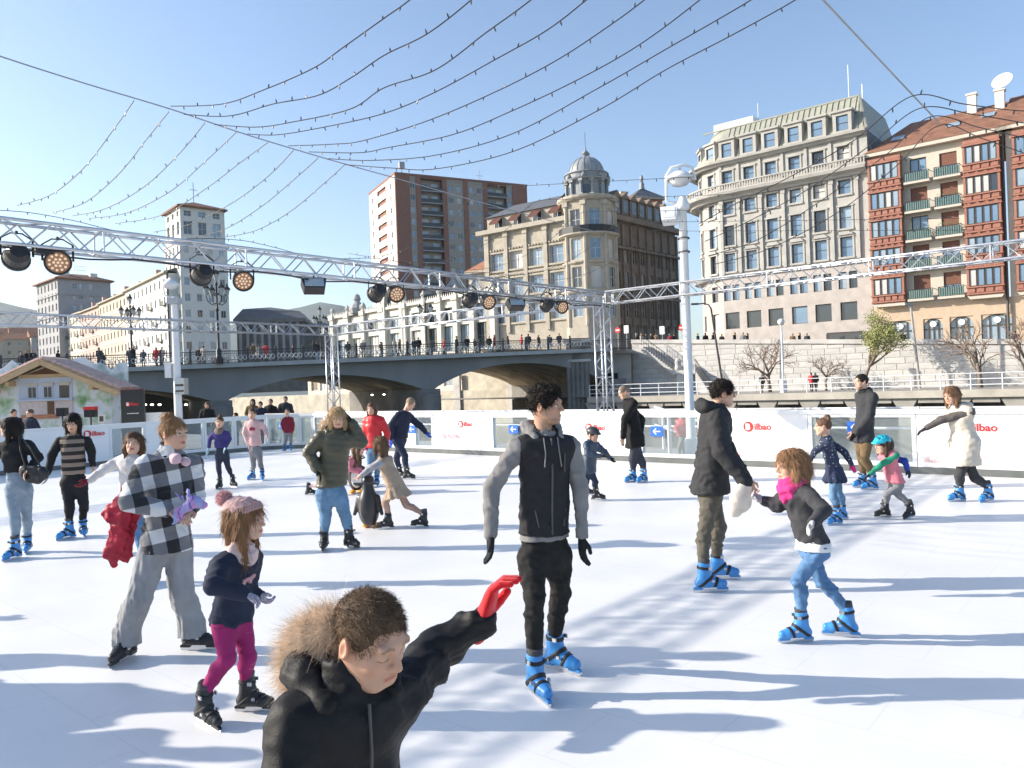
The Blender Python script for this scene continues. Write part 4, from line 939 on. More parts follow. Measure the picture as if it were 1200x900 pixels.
for (x0_, z0_, x1_, z1_) in ((xa, za, xb, zb_), (xb + 2.2, zb_, xc, PROM_Z)):
    b.bar((x0_, -1.45, z0_ + 1), (x1_, -1.45, z1_ + 1), .06); b.bar((x0_, -1.45, z0_ + .5), (x1_, -1.45, z1_ + .5), .03)
    for k in range(14): t = k / 13; x = x0_ + (x1_ - x0_) * t; z = z0_ + (z1_ - z0_) * t; b.box(x - .015, x + .015, -1.465, -1.435, z - .05, z + 1)
b.build('handrail', m_iron, stt)

# promenade edge: slab, piers and dark gaps
pe = thing('promenade_edge', 'concrete promenade deck on short piers above the water', 'quay', q(0, PROM_Y, 0), AQ)
XP0, XP1 = qhit(690, 460, PROM_Y)[0], 16
b = MB(); b.box(XP0, XP1, -.35, .8, PROM_Z - .55, PROM_Z - .004); b.build('slab', mat('pale_concrete', (.46, .42, .36), .85, .16, .9, .3, 18, bdist=.02), pe)
b = MB(); b.box(XP0, XP1, 2.6, 3.0, WATER_Z - 1, PROM_Z - .6); b.build('back_wall', m_darkstone, pe)
x = XP0
while x < XP1:
    b = MB(); b.prism([(x, WATER_Z), (x + .9, WATER_Z), (x + .9, -1.1), (x + 1.35, PROM_Z - .56), (x - .45, PROM_Z - .56), (x, -1.1)], -.1, 2.6); b.build('pier', m_concrete, pe)
    b = MB(); b.box(x + 1.36, x + 3.0, -.1, .1, -.62, PROM_Z - .57); b.build('lintel', m_concrete, pe); x += 3.45
fence = thing('promenade_fence', 'white tubular railing along the far promenade edge', 'fence', q(0, PROM_Y + .15, 0), AQ)
b = MB(); x = XP0
while x < XP1:
    b = MB(); b.tube([(x, 0, PROM_Z), (x, 0, PROM_Z + 1.12)], .045, 6); b.build('post', m_white, fence); x += 1.9
for z in (.32, .72, 1.12): MB().tube([(XP0, 0, PROM_Z + z), (XP1, 0, PROM_Z + z)], .035, 6).build('rail', m_white, fence)
# far-bank embankment seen through the arches
em = thing('river_embankment', 'sunlit stone embankment with glazed low building seen through the arches', 'embankment', q(-78, 78, 0), AQ)
b = MB(); b.box(-60, 57, 0, 3, WATER_Z - 1, 1.2); b.box(3, 57, .4, 3, 1.2, 5.2); b.build('stone_wall', mat('tan_stone', (.52, .47, .38), .85, .22, .7, .5, 6, bdist=.08), em)
facade(em, 42, 1.2, 6.4, [(1 + 2.6 * i, 2.9 + 2.6 * i, 1.9, 4.9) for i in range(15)], m_cream, (-40, 5, 0), 0, depth=.3, bars=(1, 0), wts=(2, 5, 1, 1))
b = MB(); b.box(-60, 57, 3, 5, 1.0, 1.25); b.build('walkway', m_quay, em)
for x in (-20, 2, 12): b = MB(); b.box(x, x + 1.2, -.3, 0, WATER_Z - 1, 3.6); b.build('buttress', m_quay, em)

# ------------------------------------------------------------------ trees on the promenade
m_bark = mat('bark', (.19, .15, .12), .9, .25, 6, .5, 40, bdist=.02); m_twig = mat('twig', (.27, .19, .14), .9, .2, 8, 0)
m_leaf = mat('spring_leaf', (.30, .33, .11), .6, .35, 9, 0)
def tree(label, base, h, leafy, seed, spread=1.0, lean=0):
    rnd = random.Random(seed); t = thing('promenade_tree', label, 'tree', base, 0, 'young trees on the far promenade')
    trunk = MB(); tw_ = MB(); lf = MB(); tips = []
    def grow(p, d, r, ln, lvl):
        pts = [p]; q_ = np.array(p); dd = np.array(d)
        for k in range(4):
            dd = dd + np.array([rnd.uniform(-.16, .16), rnd.uniform(-.16, .16), rnd.uniform(-.02, .12)]); dd /= np.linalg.norm(dd); q_ = q_ + dd * ln / 4; pts.append(q_.copy())
        (trunk if lvl < 2 else tw_).tube(pts, [r * (1 - .14 * k) for k in range(5)], 6 if lvl < 2 else 4)
        if lvl >= 2: tips.extend(pts[1:])
        if lvl == 4: return
        nb = (5, 4, 4, 3)[lvl]
        for k in range(nb):
            a = rnd.uniform(0, 2 * math.pi); tilt = rnd.uniform(.45, .95) * spread
            u = np.cross(dd, [.3, .2, 1.0]); u /= np.linalg.norm(u) + 1e-6; w_ = np.cross(dd, u)
            nd = dd * math.cos(tilt) + (u * math.cos(a) + w_ * math.sin(a)) * math.sin(tilt); nd[2] += .1
            grow(pts[4] if k < 2 else pts[rnd.randint(2, 4)], nd / np.linalg.norm(nd), r * .55, ln * rnd.uniform(.6, .82), lvl + 1)
    grow(np.zeros(3), np.array([lean, 0, 1.0]), h * .034, h * .34, 0)
    trunk.build('trunk', m_bark, t, smooth=True); stuff(tw_.build('twigs', m_twig, t))
    if leafy:
        for p in tips:
            if rnd.random() > leafy: continue
            for k in range(9):
                c = p + np.array([rnd.gauss(0, .22) for _ in range(3)]); a = np.array([rnd.gauss(0, 1) for _ in range(3)]); a /= np.linalg.norm(a); e = np.cross(a, [rnd.random(), rnd.random(), rnd.random()]); e /= np.linalg.norm(e) + 1e-6; s_ = rnd.uniform(.05, .10)
                lf.add([c - a * s_, c + e * s_ * .5, c + a * s_, c - e * s_ * .5], [(0, 1, 2, 3)])
        stuff(lf.build('leaves', m_leaf, t))
    return t
def qpt(px, y0, z): s, _ = qhit(px, 450, y0); return q(s, y0, z)
tree('broad bare tree with brown twigs left of the white lamp on the far promenade', qpt(902, 66, PROM_Z), 5.6, 0, 4, 1.15)
tree('light green leafy tree on the far promenade below the hotel', qpt(1013, 66, PROM_Z), 6.0, .35, 9, .8)
tree('bare tree with reddish twigs under the arched shop fronts', qpt(1149, 66, PROM_Z), 5.6, 0, 12, .9)
tree('bare tree at the right picture edge on the far promenade', qpt(1205, 66, PROM_Z), 5.8, 0, 21, 1.0)
tree('small bare tree with thin twigs between the lamp and the green tree', qpt(968, 67.2, PROM_Z), 3.4, 0, 33, 1.2)
# promenade lamps
def prom_lamp(label, base, h, kind, lean=0):
    t = thing('promenade_lamp', label, 'street lamp', base, 0)
    if kind == 'globe':
        MB().lathe([(.28, 0), (.28, 1.0), (.1, 1.1), (.075, h), (.12, h + .02)], (0, 0, 0), 10).build('pole', m_white, t)
        MB().lathe([(.001, 0), (.2, .08), (.3, .28), (.26, .45), (.1, .55), (.001, .58)], (0, 0, h), 12).build('globe', mat('white_globe', (.75, .75, .73), .3, .03, 4, 0), t, smooth=True)
    else:
        m = m_frame_d if kind == 'arm' else mat('grey_pole', (.36, .35, .33), .6, .1, 3, .1, 30)
        pts = [(0, 0, 0), (lean * .5, 0, h * .5), (lean, 0, h)]
        if kind == 'arm': pts += [(lean - .2, 0, h + .35), (lean - .7, 0, h + .5), (lean - 1.3, 0, h + .45)]
        MB().tube(pts, [.11, .1, .08] + [.06] * (len(pts) - 3), 8).build('pole', m, t)
        e = pts[-1]; MB().box(e[0] - .5, e[0] + .15, -.14, .14, e[2] - .06, e[2] + .1).build('lamp_head', m, t)
    return t
prom_lamp('white lamp post with round globe on the far promenade', qpt(918, 63.5, PROM_Z), 5.6, 'globe')
prom_lamp('dark curved arm street lamp against the quay wall', qpt(848, 66.5, PROM_Z), 7.8, 'arm', -.9)
prom_lamp('leaning grey street lamp between the green and bare trees', qpt(1078, 66.0, PROM_Z), 6.6, 'plain', -.5)
# road signs and a parked van on the street above
def road_sign(label, px, py, y0, disc):
    s, z = qhit(px, py, y0); t = thing('road_sign', label, 'road sign', q(s, y0, street(s)), AQ, 'road signs by the side street'); z -= street(s)
    MB().tube([(0, 0, 0), (0, 0, z + .3)], .04, 6).build('pole', m_alu, t)
    if disc:
        MB().lathe([(.001, 0), (.36, 0), (.36, .04), (.001, .04)], (0, 0, 0), 18).build('disc', mat('sign_red', (.5, .03, .03), .4, 0, 1, 0), t, (0, -.03, z), (R(90), 0, 0))
        MB().box(-.24, .24, -.08, -.05, z - .07, z + .07).build('bar', m_white, t)
    else: MB().box(-.3, .3, -.05, 0, z - .45, z + .45).build('plate', m_white, t)
road_sign('red no entry disc sign near the domed building', 724, 387, 76, True); road_sign('red round sign beside the white lamp pole', 799, 384, 76, True)
road_sign('white rectangular sign at left of the side street', 734, 386, 77, False); road_sign('white rectangular sign in the middle of the side street', 776, 387, 77, False)
s, _ = qhit(999, 395, 79); vn = thing('dark_van', 'dark van parked on the street in front of the hotel', 'van', q(s, 79, street(s)), AQ)
vm = mat('van_paint', (.05, .03, .035), .25, .05, 2, 0, coat=.6)
MB().prism([(-2.2, .35), (2.2, .35), (2.2, 1.1), (1.7, 1.25), (1.2, 2.0), (-2.1, 2.05), (-2.2, 1.9)], -.9, .9).build('body', vm, vn)
MB().prism([(-1.9, 1.3), (1.45, 1.3), (1.1, 1.85), (-1.9, 1.9)], -.93, -.901).build('window', PANES[1], vn)
for x in (-1.4, 1.4):
    for y in (-.85, .85): MB().lathe([(.001, 0), (.33, 0), (.33, .18), (.001, .18)], (0, 0, 0), 14).build('wheel', m_iron, vn, (x, y + .09, .33), (R(90), 0, 0))
# ------------------------------------------------------------------ rink boards
BH = 1.14
m_board = mat('board_white', (.80, .80, .80), .35, .03, 2, .04, 30)
m_kick = mat('kick_plate', (.13, .14, .135), .6, .2, 3, .1, 30)
m_acryl = glass_mat('acrylic', (.86, .90, .90), .88, .04)
m_red = mat('logo_red', (.62, .035, .03), .5, .05, 5, 0); m_blue = mat('sign_blue', (.02, .13, .55), .45, .05, 5, 0)
m_pinkprint = mat('pink_print', (.74, .50, .50), .5, .1, 5, 0)
def board_run(name, label, edges, base, rot, group=None):
    """edges: list of (s0, s1, kind) along local x; inside of the rink is -y"""
    t = thing(name, label, 'barrier', base, rot)
    for s0, s1, kind in edges:
        g = .006
        if kind == 'white':
            b = MB(); b.box(s0 + g, s1 - g, 0, .06, .12, BH - .08); pn = b.build('panel', m_board, t)
        else:
            f = .075; b = MB(); b.box(s0 + g, s0 + f, -.004, .07, .12, BH - .08); b.box(s1 - f, s1 - g, -.004, .07, .12, BH - .08); b.box(s0 + f, s1 - f, -.004, .07, .12, .2); b.box(s0 + f, s1 - f, -.004, .07, BH - .14, BH - .08); pn = b.build('panel_frame', m_white, t)
            b = MB(); b.box(s0 + f, s1 - f, .025, .035, .2, BH - .14); b.build('clear_pane', m_acryl, pn)
        b = MB(); b.box(s0, s1, -.012, .075, .0, .115); b.build('kick_plate', m_kick, t)
        b = MB(); b.box(s0, s1, -.03, .09, BH - .08, BH); b.build('top_rail', m_white, t)
        if kind == 'clear':
            b = MB(); b.box(s0 - .05, s0 + .05, .08, .16, 0, BH - .1); b.build('post', m_white, t)
    return t
def logo(t, s, z, h, y=-.004, col=None):
    c = col or m_red; r_ = h
    d = MB().lathe([(.001, 0), (r_, 0), (r_, .003), (.001, .003)], (0, 0, 0), 24).build('logo_disc', c, t, (s, y, z), (R(90), 0, 0))
    o = obj('logo_letter', text_mesh('B', h * 1.5, .002, .012), m_board, t, (s - h * .52, y - .004, z - h * .52), (R(90), 0, 0))
    o = obj('logo_word', text_mesh('ilbao', h * 1.75, .002, .004), c, t, (s + h * 1.15, y - .001, z - h * .55), (R(90), 0, 0))
def arrow_sign(t, s, z):
    b = MB(); b.box(s - .15, s + .15, -.02, .0, z - .11, z + .11); pn = b.build('arrow_plate', m_blue, t)
    b = MB(); b.box(s - .07, s + .09, -.026, -.021, z - .012, z + .012); b.bar((s - .08, -.0235, z - .004), (s - .01, -.0235, z + .066), .024, .006, up=(0, 1, 0)); b.bar((s - .08, -.0232, z + .004), (s - .01, -.0232, z - .066), .024, .006, up=(0, 1, 0)); b.build('arrow', m_board, pn)
def bx(px, py=510): return qhit(px, py, BOARD_Y)[0]
ed = [1400, 1235, 1074, 947, 822, 749, 607, 575.5, 508, 485, 440, 392, 352, 312]
kinds = ['clear', 'white', 'clear', 'white', 'clear', 'white', 'clear', 'white', 'clear', 'white', 'clear', 'clear', 'clear']
# the photograph hides where the pane behind the standing man ends: repeat the 1.0 m clear, 2.4 m white rhythm there
far_edges = [(bx(ed[i + 1]), bx(ed[i]), kinds[i]) for i in range(len(kinds))]
for i, e in enumerate(far_edges):
    if abs(e[0] - bx(607)) < 1e-6 and e[2] == 'white': far_edges[i] = (bx(622), e[1], 'white')
    if abs(e[1] - bx(607)) < 1e-6: far_edges[i] = (e[0], bx(622), 'clear')
xs0 = BOARD_X + 2.0
far_edges.append((xs0, bx(312), 'clear'))
far_edges.append((far_edges[0][1], 12.0, 'white'))
fb = board_run('rink_boards', 'long white rink boards with clear panes along the far side of the ice', far_edges, q(0, BOARD_Y, 0), AQ)
for px, py, h in ((877, 500, .105), (1131, 501, .105), (540, 497, .095), (690, 501, .10)):
    s, z = qhit(px, py, BOARD_Y); logo(fb, s, z, h)
for px, py in ((770, 505.5), (1003, 501), (329, 499), (602, 503), (483, 503)):
    s, z = qhit(px, py, BOARD_Y); arrow_sign(fb, s, z)
def skyline(t, s, z, w, m):
    """pale pink printed town silhouette on the boards"""
    b = MB(); rnd = random.Random(int(s * 10)); x = s; n = 0
    while x < s + w: wd = rnd.uniform(.04, .11); h = rnd.uniform(.03, .16); b.box(x, x + wd * .8, -.0035, .0, z, z + h); x += wd
    b.build('printed_skyline', m, t)
for px, py in ((850, 534), (880, 534), (1105, 541), (1160, 541), (700, 522), (528, 513)):
    s, z = qhit(px, py, BOARD_Y); skyline(fb, s - .3, z - .02, .6, m_pinkprint)
# left side, corner facets then the straight run toward the camera
ce = []
lt = thing('rink_boards', 'white rink boards with clear panes along the left side of the ice', 'barrier', q(0, 0, 0), AQ)
def left_piece(p0, p1, kind):
    v = np.array(p1) - np.array(p0); ln = float(np.linalg.norm(v)); a = math.atan2(v[1], v[0]); g = .006
    def add(name, bb, m, par=lt):
        me = bb.mesh(name); o = obj(name, me, m, par)
        if par is lt: o.location = (p0[0], p0[1], 0); o.rotation_euler = (0, 0, a)
        return o
    if kind == 'white': add('panel', MB().box(g, ln - g, 0, .06, .12, BH - .08), m_board)
    else:
        f = .07; b = MB(); b.box(g, f, -.004, .07, .12, BH - .08); b.box(ln - f, ln - g, -.004, .07, .12, BH - .08); b.box(f, ln - f, -.004, .07, .12, .2); b.box(f, ln - f, -.004, .07, BH - .14, BH - .08)
        pf = add('panel_frame', b, m_white); add('clear_pane', MB().box(f, ln - f, .025, .035, .2, BH - .14), m_acryl, pf)
    add('kick_plate', MB().box(0, ln, -.012, .075, 0, .115), m_kick); add('top_rail', MB().box(0, ln, -.03, .09, BH - .08, BH), m_white)
for i in range(len(RINK_CORNER) - 1): left_piece(RINK_CORNER[i], RINK_CORNER[i + 1], 'clear')
y = RINK_CORNER[0][1]; seq = ['clear', 'clear', 'white', 'clear', 'white', 'white', 'white', 'white', 'white']; lens = [1.0, .9, .9, 1.0, 2.4, 2.4, 2.4, 2.4, 2.4]
for k_, l_ in zip(seq, lens): left_piece((BOARD_X, y - l_), (BOARD_X, y), k_); y -= l_
hl = qhit
def lhit(px, py):
    A = q(BOARD_X, 0); return hit(px, py, A, AQ + R(90))
s, z = lhit(111, 508)
lg = thing('board_logo_print', 'red round logo printed on the left rink boards', 'logo', q(BOARD_X + .03, s - .5, 0), AQ + R(90)); logo(lg, .3, z, .10)
# white pipe railing and gangway rails outside the far boards
def pipe(t, pts, r=.03, name='rail'): MB().tube(pts, r, 6).build(name, m_white, t)
pr = thing('plaza_railing', 'white pipe railing at the river edge behind the rink boards', 'railing', q(0, 18.6, 0), AQ)
for z in (.55, 1.0): pipe(pr, [(-26, 0, z), (10, 0, z)])
for x in np.arange(-25, 10, 2.1): pipe(pr, [(x, 0, -.07), (x, 0, 1.03)], .04, 'post')
gw = thing('gangway', 'white gangway handrails sloping to the water behind a clear pane', 'gangway', q(bx(790), 17.0, 0), AQ)
for z, o_ in ((.9, 0), (.45, 0)): pipe(gw, [(-1.6, o_, z + .25), (1.8, o_, z - .75)], .035)
for x in (-1.2, .4): pipe(gw, [(x, 0, -.07), (x, 0, 1.05)], .05, 'post')

# ------------------------------------------------------------------ aluminium trusses
TW = .29
def truss(name, label, p, q_, group, up=(0, 0, 1)):
    p = np.array(p, float); q_ = np.array(q_, float); t = thing(name, label, 'truss', tuple(p), 0, group); d = q_ - p; L_ = np.linalg.norm(d); d /= L_
    u = np.array(up, float); a = np.cross(d, u); a /= np.linalg.norm(a); b_ = np.cross(a, d); h = TW / 2
    cs = [(-h, -h), (h, -h), (h, h), (-h, h)]
    for i, j in cs: MB().tube([a * i + b_ * j, a * i + b_ * j + d * L_], .021, 8).build('chord', m_alu, t, smooth=True)
    n = int(L_ / .29); br_ = MB()
    for f in range(4):
        c0 = a * cs[f][0] + b_ * cs[f][1]; c1 = a * cs[(f + 1) % 4][0] + b_ * cs[(f + 1) % 4][1]
        for k in range(n):
            x0_, x1_ = L_ * k / n, L_ * (k + 1) / n
            s_, e_ = (c0, c1) if (k + f) % 2 == 0 else (c1, c0)
            br_.tube([s_ + d * x0_, e_ + d * x1_], .0105, 4, cap=False)
    stuff(br_.build('lattice', m_alu, t))
    for x in np.arange(0, L_ + .01, 2.0):
        b = MB(); c = [a * i + b_ * j + d * min(x, L_ - .01) for i, j in cs]
        for k in range(4): b.tube([c[k], c[(k + 1) % 4]], .014, 4)
        b.build('spacer', m_alu, t)
    return t
TY = BOARD_Y + .9
xP2, zP2 = qhit(705, 349, TY); xP1, zP1 = qhit(388, 381, TY)
TZ = 4.0 - TW / 2
print('truss', xP2, zP2, xP1, zP1, qinv(P(0, 262, 9.3)))
truss('truss_post', 'aluminium lattice post behind the boards near the domed building', q(xP2, TY, -.07), q(xP2, TY, TZ - TW / 2), 'lattice posts', up=(*QX, 0))
truss('truss_post', 'aluminium lattice post in front of the bridge arch', q(xP1, TY, -.07), q(xP1, TY, TZ - TW / 2), 'lattice posts', up=(*QX, 0))
truss('truss_beam', 'lattice beam overhead running from near left to the right hand post, with stage lamps', q(xP2, TY + .3, TZ), q(xP2, -4, TZ), 'overhead truss beams')
truss('truss_beam', 'lattice beam running right over the far boards toward the red oriel house', q(xP2 + .2, TY, TZ + .004), q(xP2 + 18, TY, TZ + .004), 'overhead truss beams')
truss('truss_beam', 'lattice beam between the two posts over the far boards', q(xP1 - .3, TY, TZ + .002), q(xP2 - .2, TY, TZ + .002), 'overhead truss beams')
truss('truss_beam', 'far lattice beam running left from the arch post over the chalet', q(xP1, TY - .2, TZ), q(xP1, -3, TZ), 'overhead truss beams')
# posts out of frame carry the near ends
for xx, lab in ((xP2, 'lattice post carrying the near end of the lamp beam'), (xP1, 'lattice post carrying the near end of the chalet beam')):
    pass

# ------------------------------------------------------------------ stage lamps under the near beam
m_blk = mat('lamp_black', (.02, .02, .022), .45, .1, 8, .1, 40); m_amber = emit_mat('amber_leds', (1.0, .45, .2), .03, (.36, .19, .10)); m_led = emit_mat('led_dot', (1.0, .7, .45), .22, (.8, .6, .42))
def par_light(label, px, py, ydep, aim, lit):
    # aim: horizontal direction the lens faces, world
    s, z = hit(px, py, q(xP2, 0), AQ + R(90))
    c = np.array(q(xP2, s, z)); t = thing('stage_lamp', label, 'stage lamp', tuple(c), 0, 'stage lamps on the overhead beam')
    d = np.array(aim, float); d /= np.linalg.norm(d); rq = Vector(d).to_track_quat('Z', 'Y').to_euler()
    MB().lathe([(.001, -.16), (.09, -.15), (.13, -.08), (.14, .06), (.155, .07), (.155, .1), (.13, .1)], (0, 0, 0), 20).build('housing', m_blk, t, rot=rq)
    ln = MB().lathe([(.001, .085), (.13, .085)], (0, 0, 0), 20).build('lens', m_amber if lit else PANES[1], t, rot=rq)
    if lit:
        b = MB()
        for r_, n_ in ((0.0, 1), (.045, 6), (.095, 11)):
            for k in range(n_): a = 2 * math.pi * k / n_; b.lathe([(.001, .094), (.014, .092), (.017, .087)], (r_ * math.cos(a), r_ * math.sin(a), 0), 8)
        b.build('led', m_led, ln)
    b = MB(); a = Vector(d).cross(Vector((0, 0, 1))).normalized(); top = 3.72 - z
    for sg in (-1, 1): b.bar(tuple(a * .165 * sg), tuple(a * .165 * sg + Vector((0, 0, .2))), .03, .012); b.bar(tuple(a * .165 * sg + Vector((0, 0, .2))), tuple(a * .06 * sg + Vector((0, 0, .27))), .03, .012)
    b.bar(tuple(a * -.07 + Vector((0, 0, .27))), tuple(a * .07 + Vector((0, 0, .27))), .03, .012); b.tube([(0, 0, .27), (0, 0, max(.3, top))], .018, 6); b.build('yoke', m_blk, t)
    return t
LP = [(20, 300, 0), (68, 306, 1), (237, 321, 0), (284, 328, 1), (442, 343, 0), (463, 343.5, 1), (551, 351, 0), (571, 353, 1), (641, 357, 0), (657, 359, 1)]
nm = ['leftmost', 'second', 'third', 'fourth', 'fifth', 'sixth', 'seventh', 'eighth', 'ninth', 'last']
for i, (px, py, lit) in enumerate(LP):
    par_light('%s from the left, round stage lamp %s under the near beam' % (nm[i], 'with amber lens' if lit else 'seen from its back'), px, py, 0, (.45, -.8, -.35) if lit else (-.6, .7, -.3), lit)
def flood(label, px, py):
    s, z = hit(px, py, q(xP2, 0), AQ + R(90)); c = q(xP2, s, z); t = thing('flood_lamp', label, 'flood lamp', c, R(20), 'flood lamps on the overhead beam')
    b = MB(); b.prism([(-.16, -.1), (.16, -.1), (.2, .1), (-.2, .1)], -.08, .1); b.build('housing', m_blk, t, rot=(R(-35), 0, 0)); MB().box(-.15, .15, -.09, -.081, -.08, .08).build('glass', PANES[2], t, rot=(R(-35), 0, 0)); MB().tube([(0, 0, .08), (0, 0, 3.72 - z)], .015, 6).build('bracket', m_blk, t)
flood('black rectangular flood lamp beside the candelabra', 368, 335); flood('pale rectangular flood lamp in front of the beige building', 605, 357)
b = MB(); s, z = hit(55, 283, q(xP2, 0), AQ + R(90)); cb = thing('cable_box', 'small dark cable junction box with green plug on the near beam', 'junction box', q(xP2, s, 3.74), AQ)
MB().box(-.1, .1, -.14, .14, -.1, .0).build('box', m_blk, cb); MB().box(-.13, -.1, -.03, .03, -.06, 0).build('plug', mat('green_plug', (.05, .25, .08), .5, 0, 1, 0), cb)
mc = thing('power_cable', 'black power cable draped along the near lamp beam', 'cable', q(xP2, 0, 0), AQ)
pts = []
for k in range(60): y_ = 1 + k * .26; pts.append((.12 * math.sin(k * .9), y_, TZ - TW / 2 - .02 - .045 * abs(math.sin(k * .45))))
MB().tube(pts, .012, 5).build('sheath', m_blk, mc)

# ------------------------------------------------------------------ string lights
m_wire = mat('black_wire', (.025, .025, .028), .6, 0, 1, 0); m_steel = mat('steel_wire', (.30, .30, .31), .4, 0, 1, 0, metal=.6); m_bulb = mat('bulb_cap', (.03, .03, .035), .4, 0, 1, 0); m_clear = mat('clear_bulb', (.7, .72, .75), .15, 0, 1, 0)
def spline(pts, n):
    pts = [np.array(p, float) for p in pts]; out = []; m_ = len(pts)
    for i in range(m_ - 1):
        p0, p1, p2, p3 = pts[max(i - 1, 0)], pts[i], pts[i + 1], pts[min(i + 2, m_ - 1)]
        for k in range(n): t = k / n; out.append(.5 * ((2 * p1) + (-p0 + p2) * t + (2 * p0 - 5 * p1 + 4 * p2 - p3) * t * t + (-p0 + 3 * p1 - 3 * p2 + p3) * t ** 3))
    out.append(pts[-1]); return out
def strand(label, pts3, seed, r=.0048, gap=.19):
    rnd = random.Random(seed); o = pts3[0]; t = thing('string_lights', label, 'string lights', tuple(o), 0, 'strings of fairy lights over the rink')
    pts = [np.array(p) - np.array(o) for p in spline(pts3, 12)]
    MB().tube(pts, r, 5).build('wire', m_wire, t)
    b = MB(); acc = 0
    for i in range(1, len(pts)):
        acc += np.linalg.norm(pts[i] - pts[i - 1])
        if acc > gap:
            acc = 0; d = np.array([rnd.uniform(-.5, .5), rnd.uniform(-.5, .5), rnd.choice([-1, -1, 1])]); d /= np.linalg.norm(d); b.tube([pts[i], pts[i] + d * .02, pts[i] + d * .034], [.005, .0062, .003], 5)
    if b.v: stuff(b.build('bulbs', m_bulb, t))
xM, zM = xP2 + 3.1, 4.72
def mline(px, py):
    """point of the carrier wire seen at a pixel: the wire runs along y at x = xM"""
    s, z = hit(px, py, q(xM, 0), AQ + R(90)); return s, z
cw_pts = [(-60, 44), (0, 66), (100, 98), (200, 128), (280, 155), (345, 175), (410, 194), (475, 212), (600, 247), (700, 272)]
pts = [q(xM, *mline(*p_)) for p_ in cw_pts]
cwt = thing('carrier_wire', 'thin steel wire crossing the sky from upper left that holds the light strings', 'wire', pts[0])
MB().tube([np.array(p_) - np.array(pts[0]) for p_ in spline(pts, 4)], .0065, 5).build('wire', m_steel, cwt)
right = [((200, 124.5), [(260, 122), (310, 105), (367, 80), (403, 55), (452, 20), (480, 0), (540, -50)]),
         ((216, 134), [(268, 136), (320, 122), (372, 112), (410, 92), (450, 65), (500, 40), (552, 0), (600, -45)]),
         ((252, 146), [(300, 149), (343, 143), (410, 128), (450, 103), (510, 82), (570, 38), (622, 0), (680, -50)]),
         ((290, 157), [(325, 158), (380, 149), (450, 133), (510, 108), (580, 70), (640, 36), (687, 0), (740, -45)]),
         ((338, 171), [(390, 169), (425, 165), (500, 142), (580, 108), (650, 72), (710, 33), (755, 0), (810, -45)]),
         ((362, 178), [(421, 179), (455, 173), (530, 158), (600, 130), (680, 92), (750, 52), (820, 0), (880, -50)]),
         ((385, 186), [(435, 188), (510, 182), (600, 157), (700, 104), (780, 58), (880, 0), (930, -36)]),
         ((405, 193), [(460, 197), (510, 198), (600, 178), (700, 130), (780, 82), (860, 40), (932, 0), (985, -36)])]
for i, (a_, rest) in enumerate(right):
    y0_ = mline(*a_)[0]; pts = [q(*((qhit(px, py, y0_)[0]), y0_, qhit(px, py, y0_)[1])) for px, py in [a_] + rest]
    strand('%s of eight light strings fanning from the carrier wire to the upper right' % ['topmost', 'second', 'third', 'fourth', 'fifth', 'sixth', 'seventh', 'lowest'][i], pts, 40 + i)
left = [((157, 118), [(133, 152), (98, 197), (60, 228), (20, 241)]), ((198, 131), [(172, 163), (140, 203), (100, 237), (62, 249)]), ((240, 144), [(212, 178), (170, 218), (125, 244), (85, 253)]), ((277, 155), [(244, 186), (200, 224), (150, 249), (105, 256)]),
        ((314, 167), [(285, 188), (240, 222), (190, 252), (135, 262)]), ((344, 176), [(316, 205), (275, 236), (225, 262), (180, 272)]), ((373, 185), [(345, 210), (305, 243), (260, 270), (215, 280)]), ((405, 192), [(382, 213), (340, 248), (300, 270), (262, 278)])]
for i, (a_, rest) in enumerate(left):
    y0_ = mline(*a_)[0]; pts = []
    for px, py in [a_] + rest: s, z = qhit(px, py, y0_); pts.append(q(s, y0_, z))
    strand('%s of eight light strings drooping from the carrier wire to the lower left' % ['leftmost', 'second', 'third', 'fourth', 'fifth', 'sixth', 'seventh', 'rightmost'][i], pts, 60 + i)
# strings along the lamp beam and far cells
pts = [q(xP2 - .35, y_, 4.15 + .06 * math.sin(y_ * 2.2)) for y_ in np.arange(1.0, 14.5, .5)]
strand('light string looped along the top of the near lamp beam', pts, 81)
pts = [q(xP1 - .1, y_, 4.05 - .12 * abs(math.sin(y_ * .9))) for y_ in np.arange(3.0, 15.5, .5)]
strand('light string hung along the far beam over the chalet', pts, 82)
xM2 = xM + 5.95
def m2(px, py): return hit(px, py, q(xM2, 0), AQ + R(90))
c2 = [(940, -30), (965, 0), (1075, 117), (1100, 143)]; pts = [q(xM2, *m2(*p_)) for p_ in c2]
cw2 = thing('carrier_wire', 'second steel wire slanting down the sky at the right', 'wire', pts[0]); MB().tube([np.array(p_) - np.array(pts[0]) for p_ in spline(pts, 4)], .006, 5).build('wire', m_steel, cw2)
for i, (a_, lf, rt) in enumerate((((1068, 113), [(1000, 165), (930, 205), (860, 240), (820, 262)], [(1130, 122), (1200, 130), (1260, 126)]),
                                  ((1078, 127), [(1020, 170), (950, 220), (880, 258), (826, 283)], [(1140, 134), (1210, 146)]),
                                  ((1090, 137), [(1040, 180), (970, 230), (890, 280), (830, 300)], [(1150, 150), (1215, 165)]),
                                  ((1100, 147), [(1050, 195), (980, 250), (900, 292), (836, 310)], [(1150, 162), (1215, 185)]))):
    y0_ = m2(*a_)[0]; pts = []
    for px, py in list(reversed(lf)) + [a_] + rt: s, z = qhit(px, py, y0_); pts.append(q(s, y0_, z))
    strand('%s light string peaking at the right wire in front of the hotel' % ['topmost', 'second', 'third', 'lowest'][i], pts, 90 + i, r=.004)
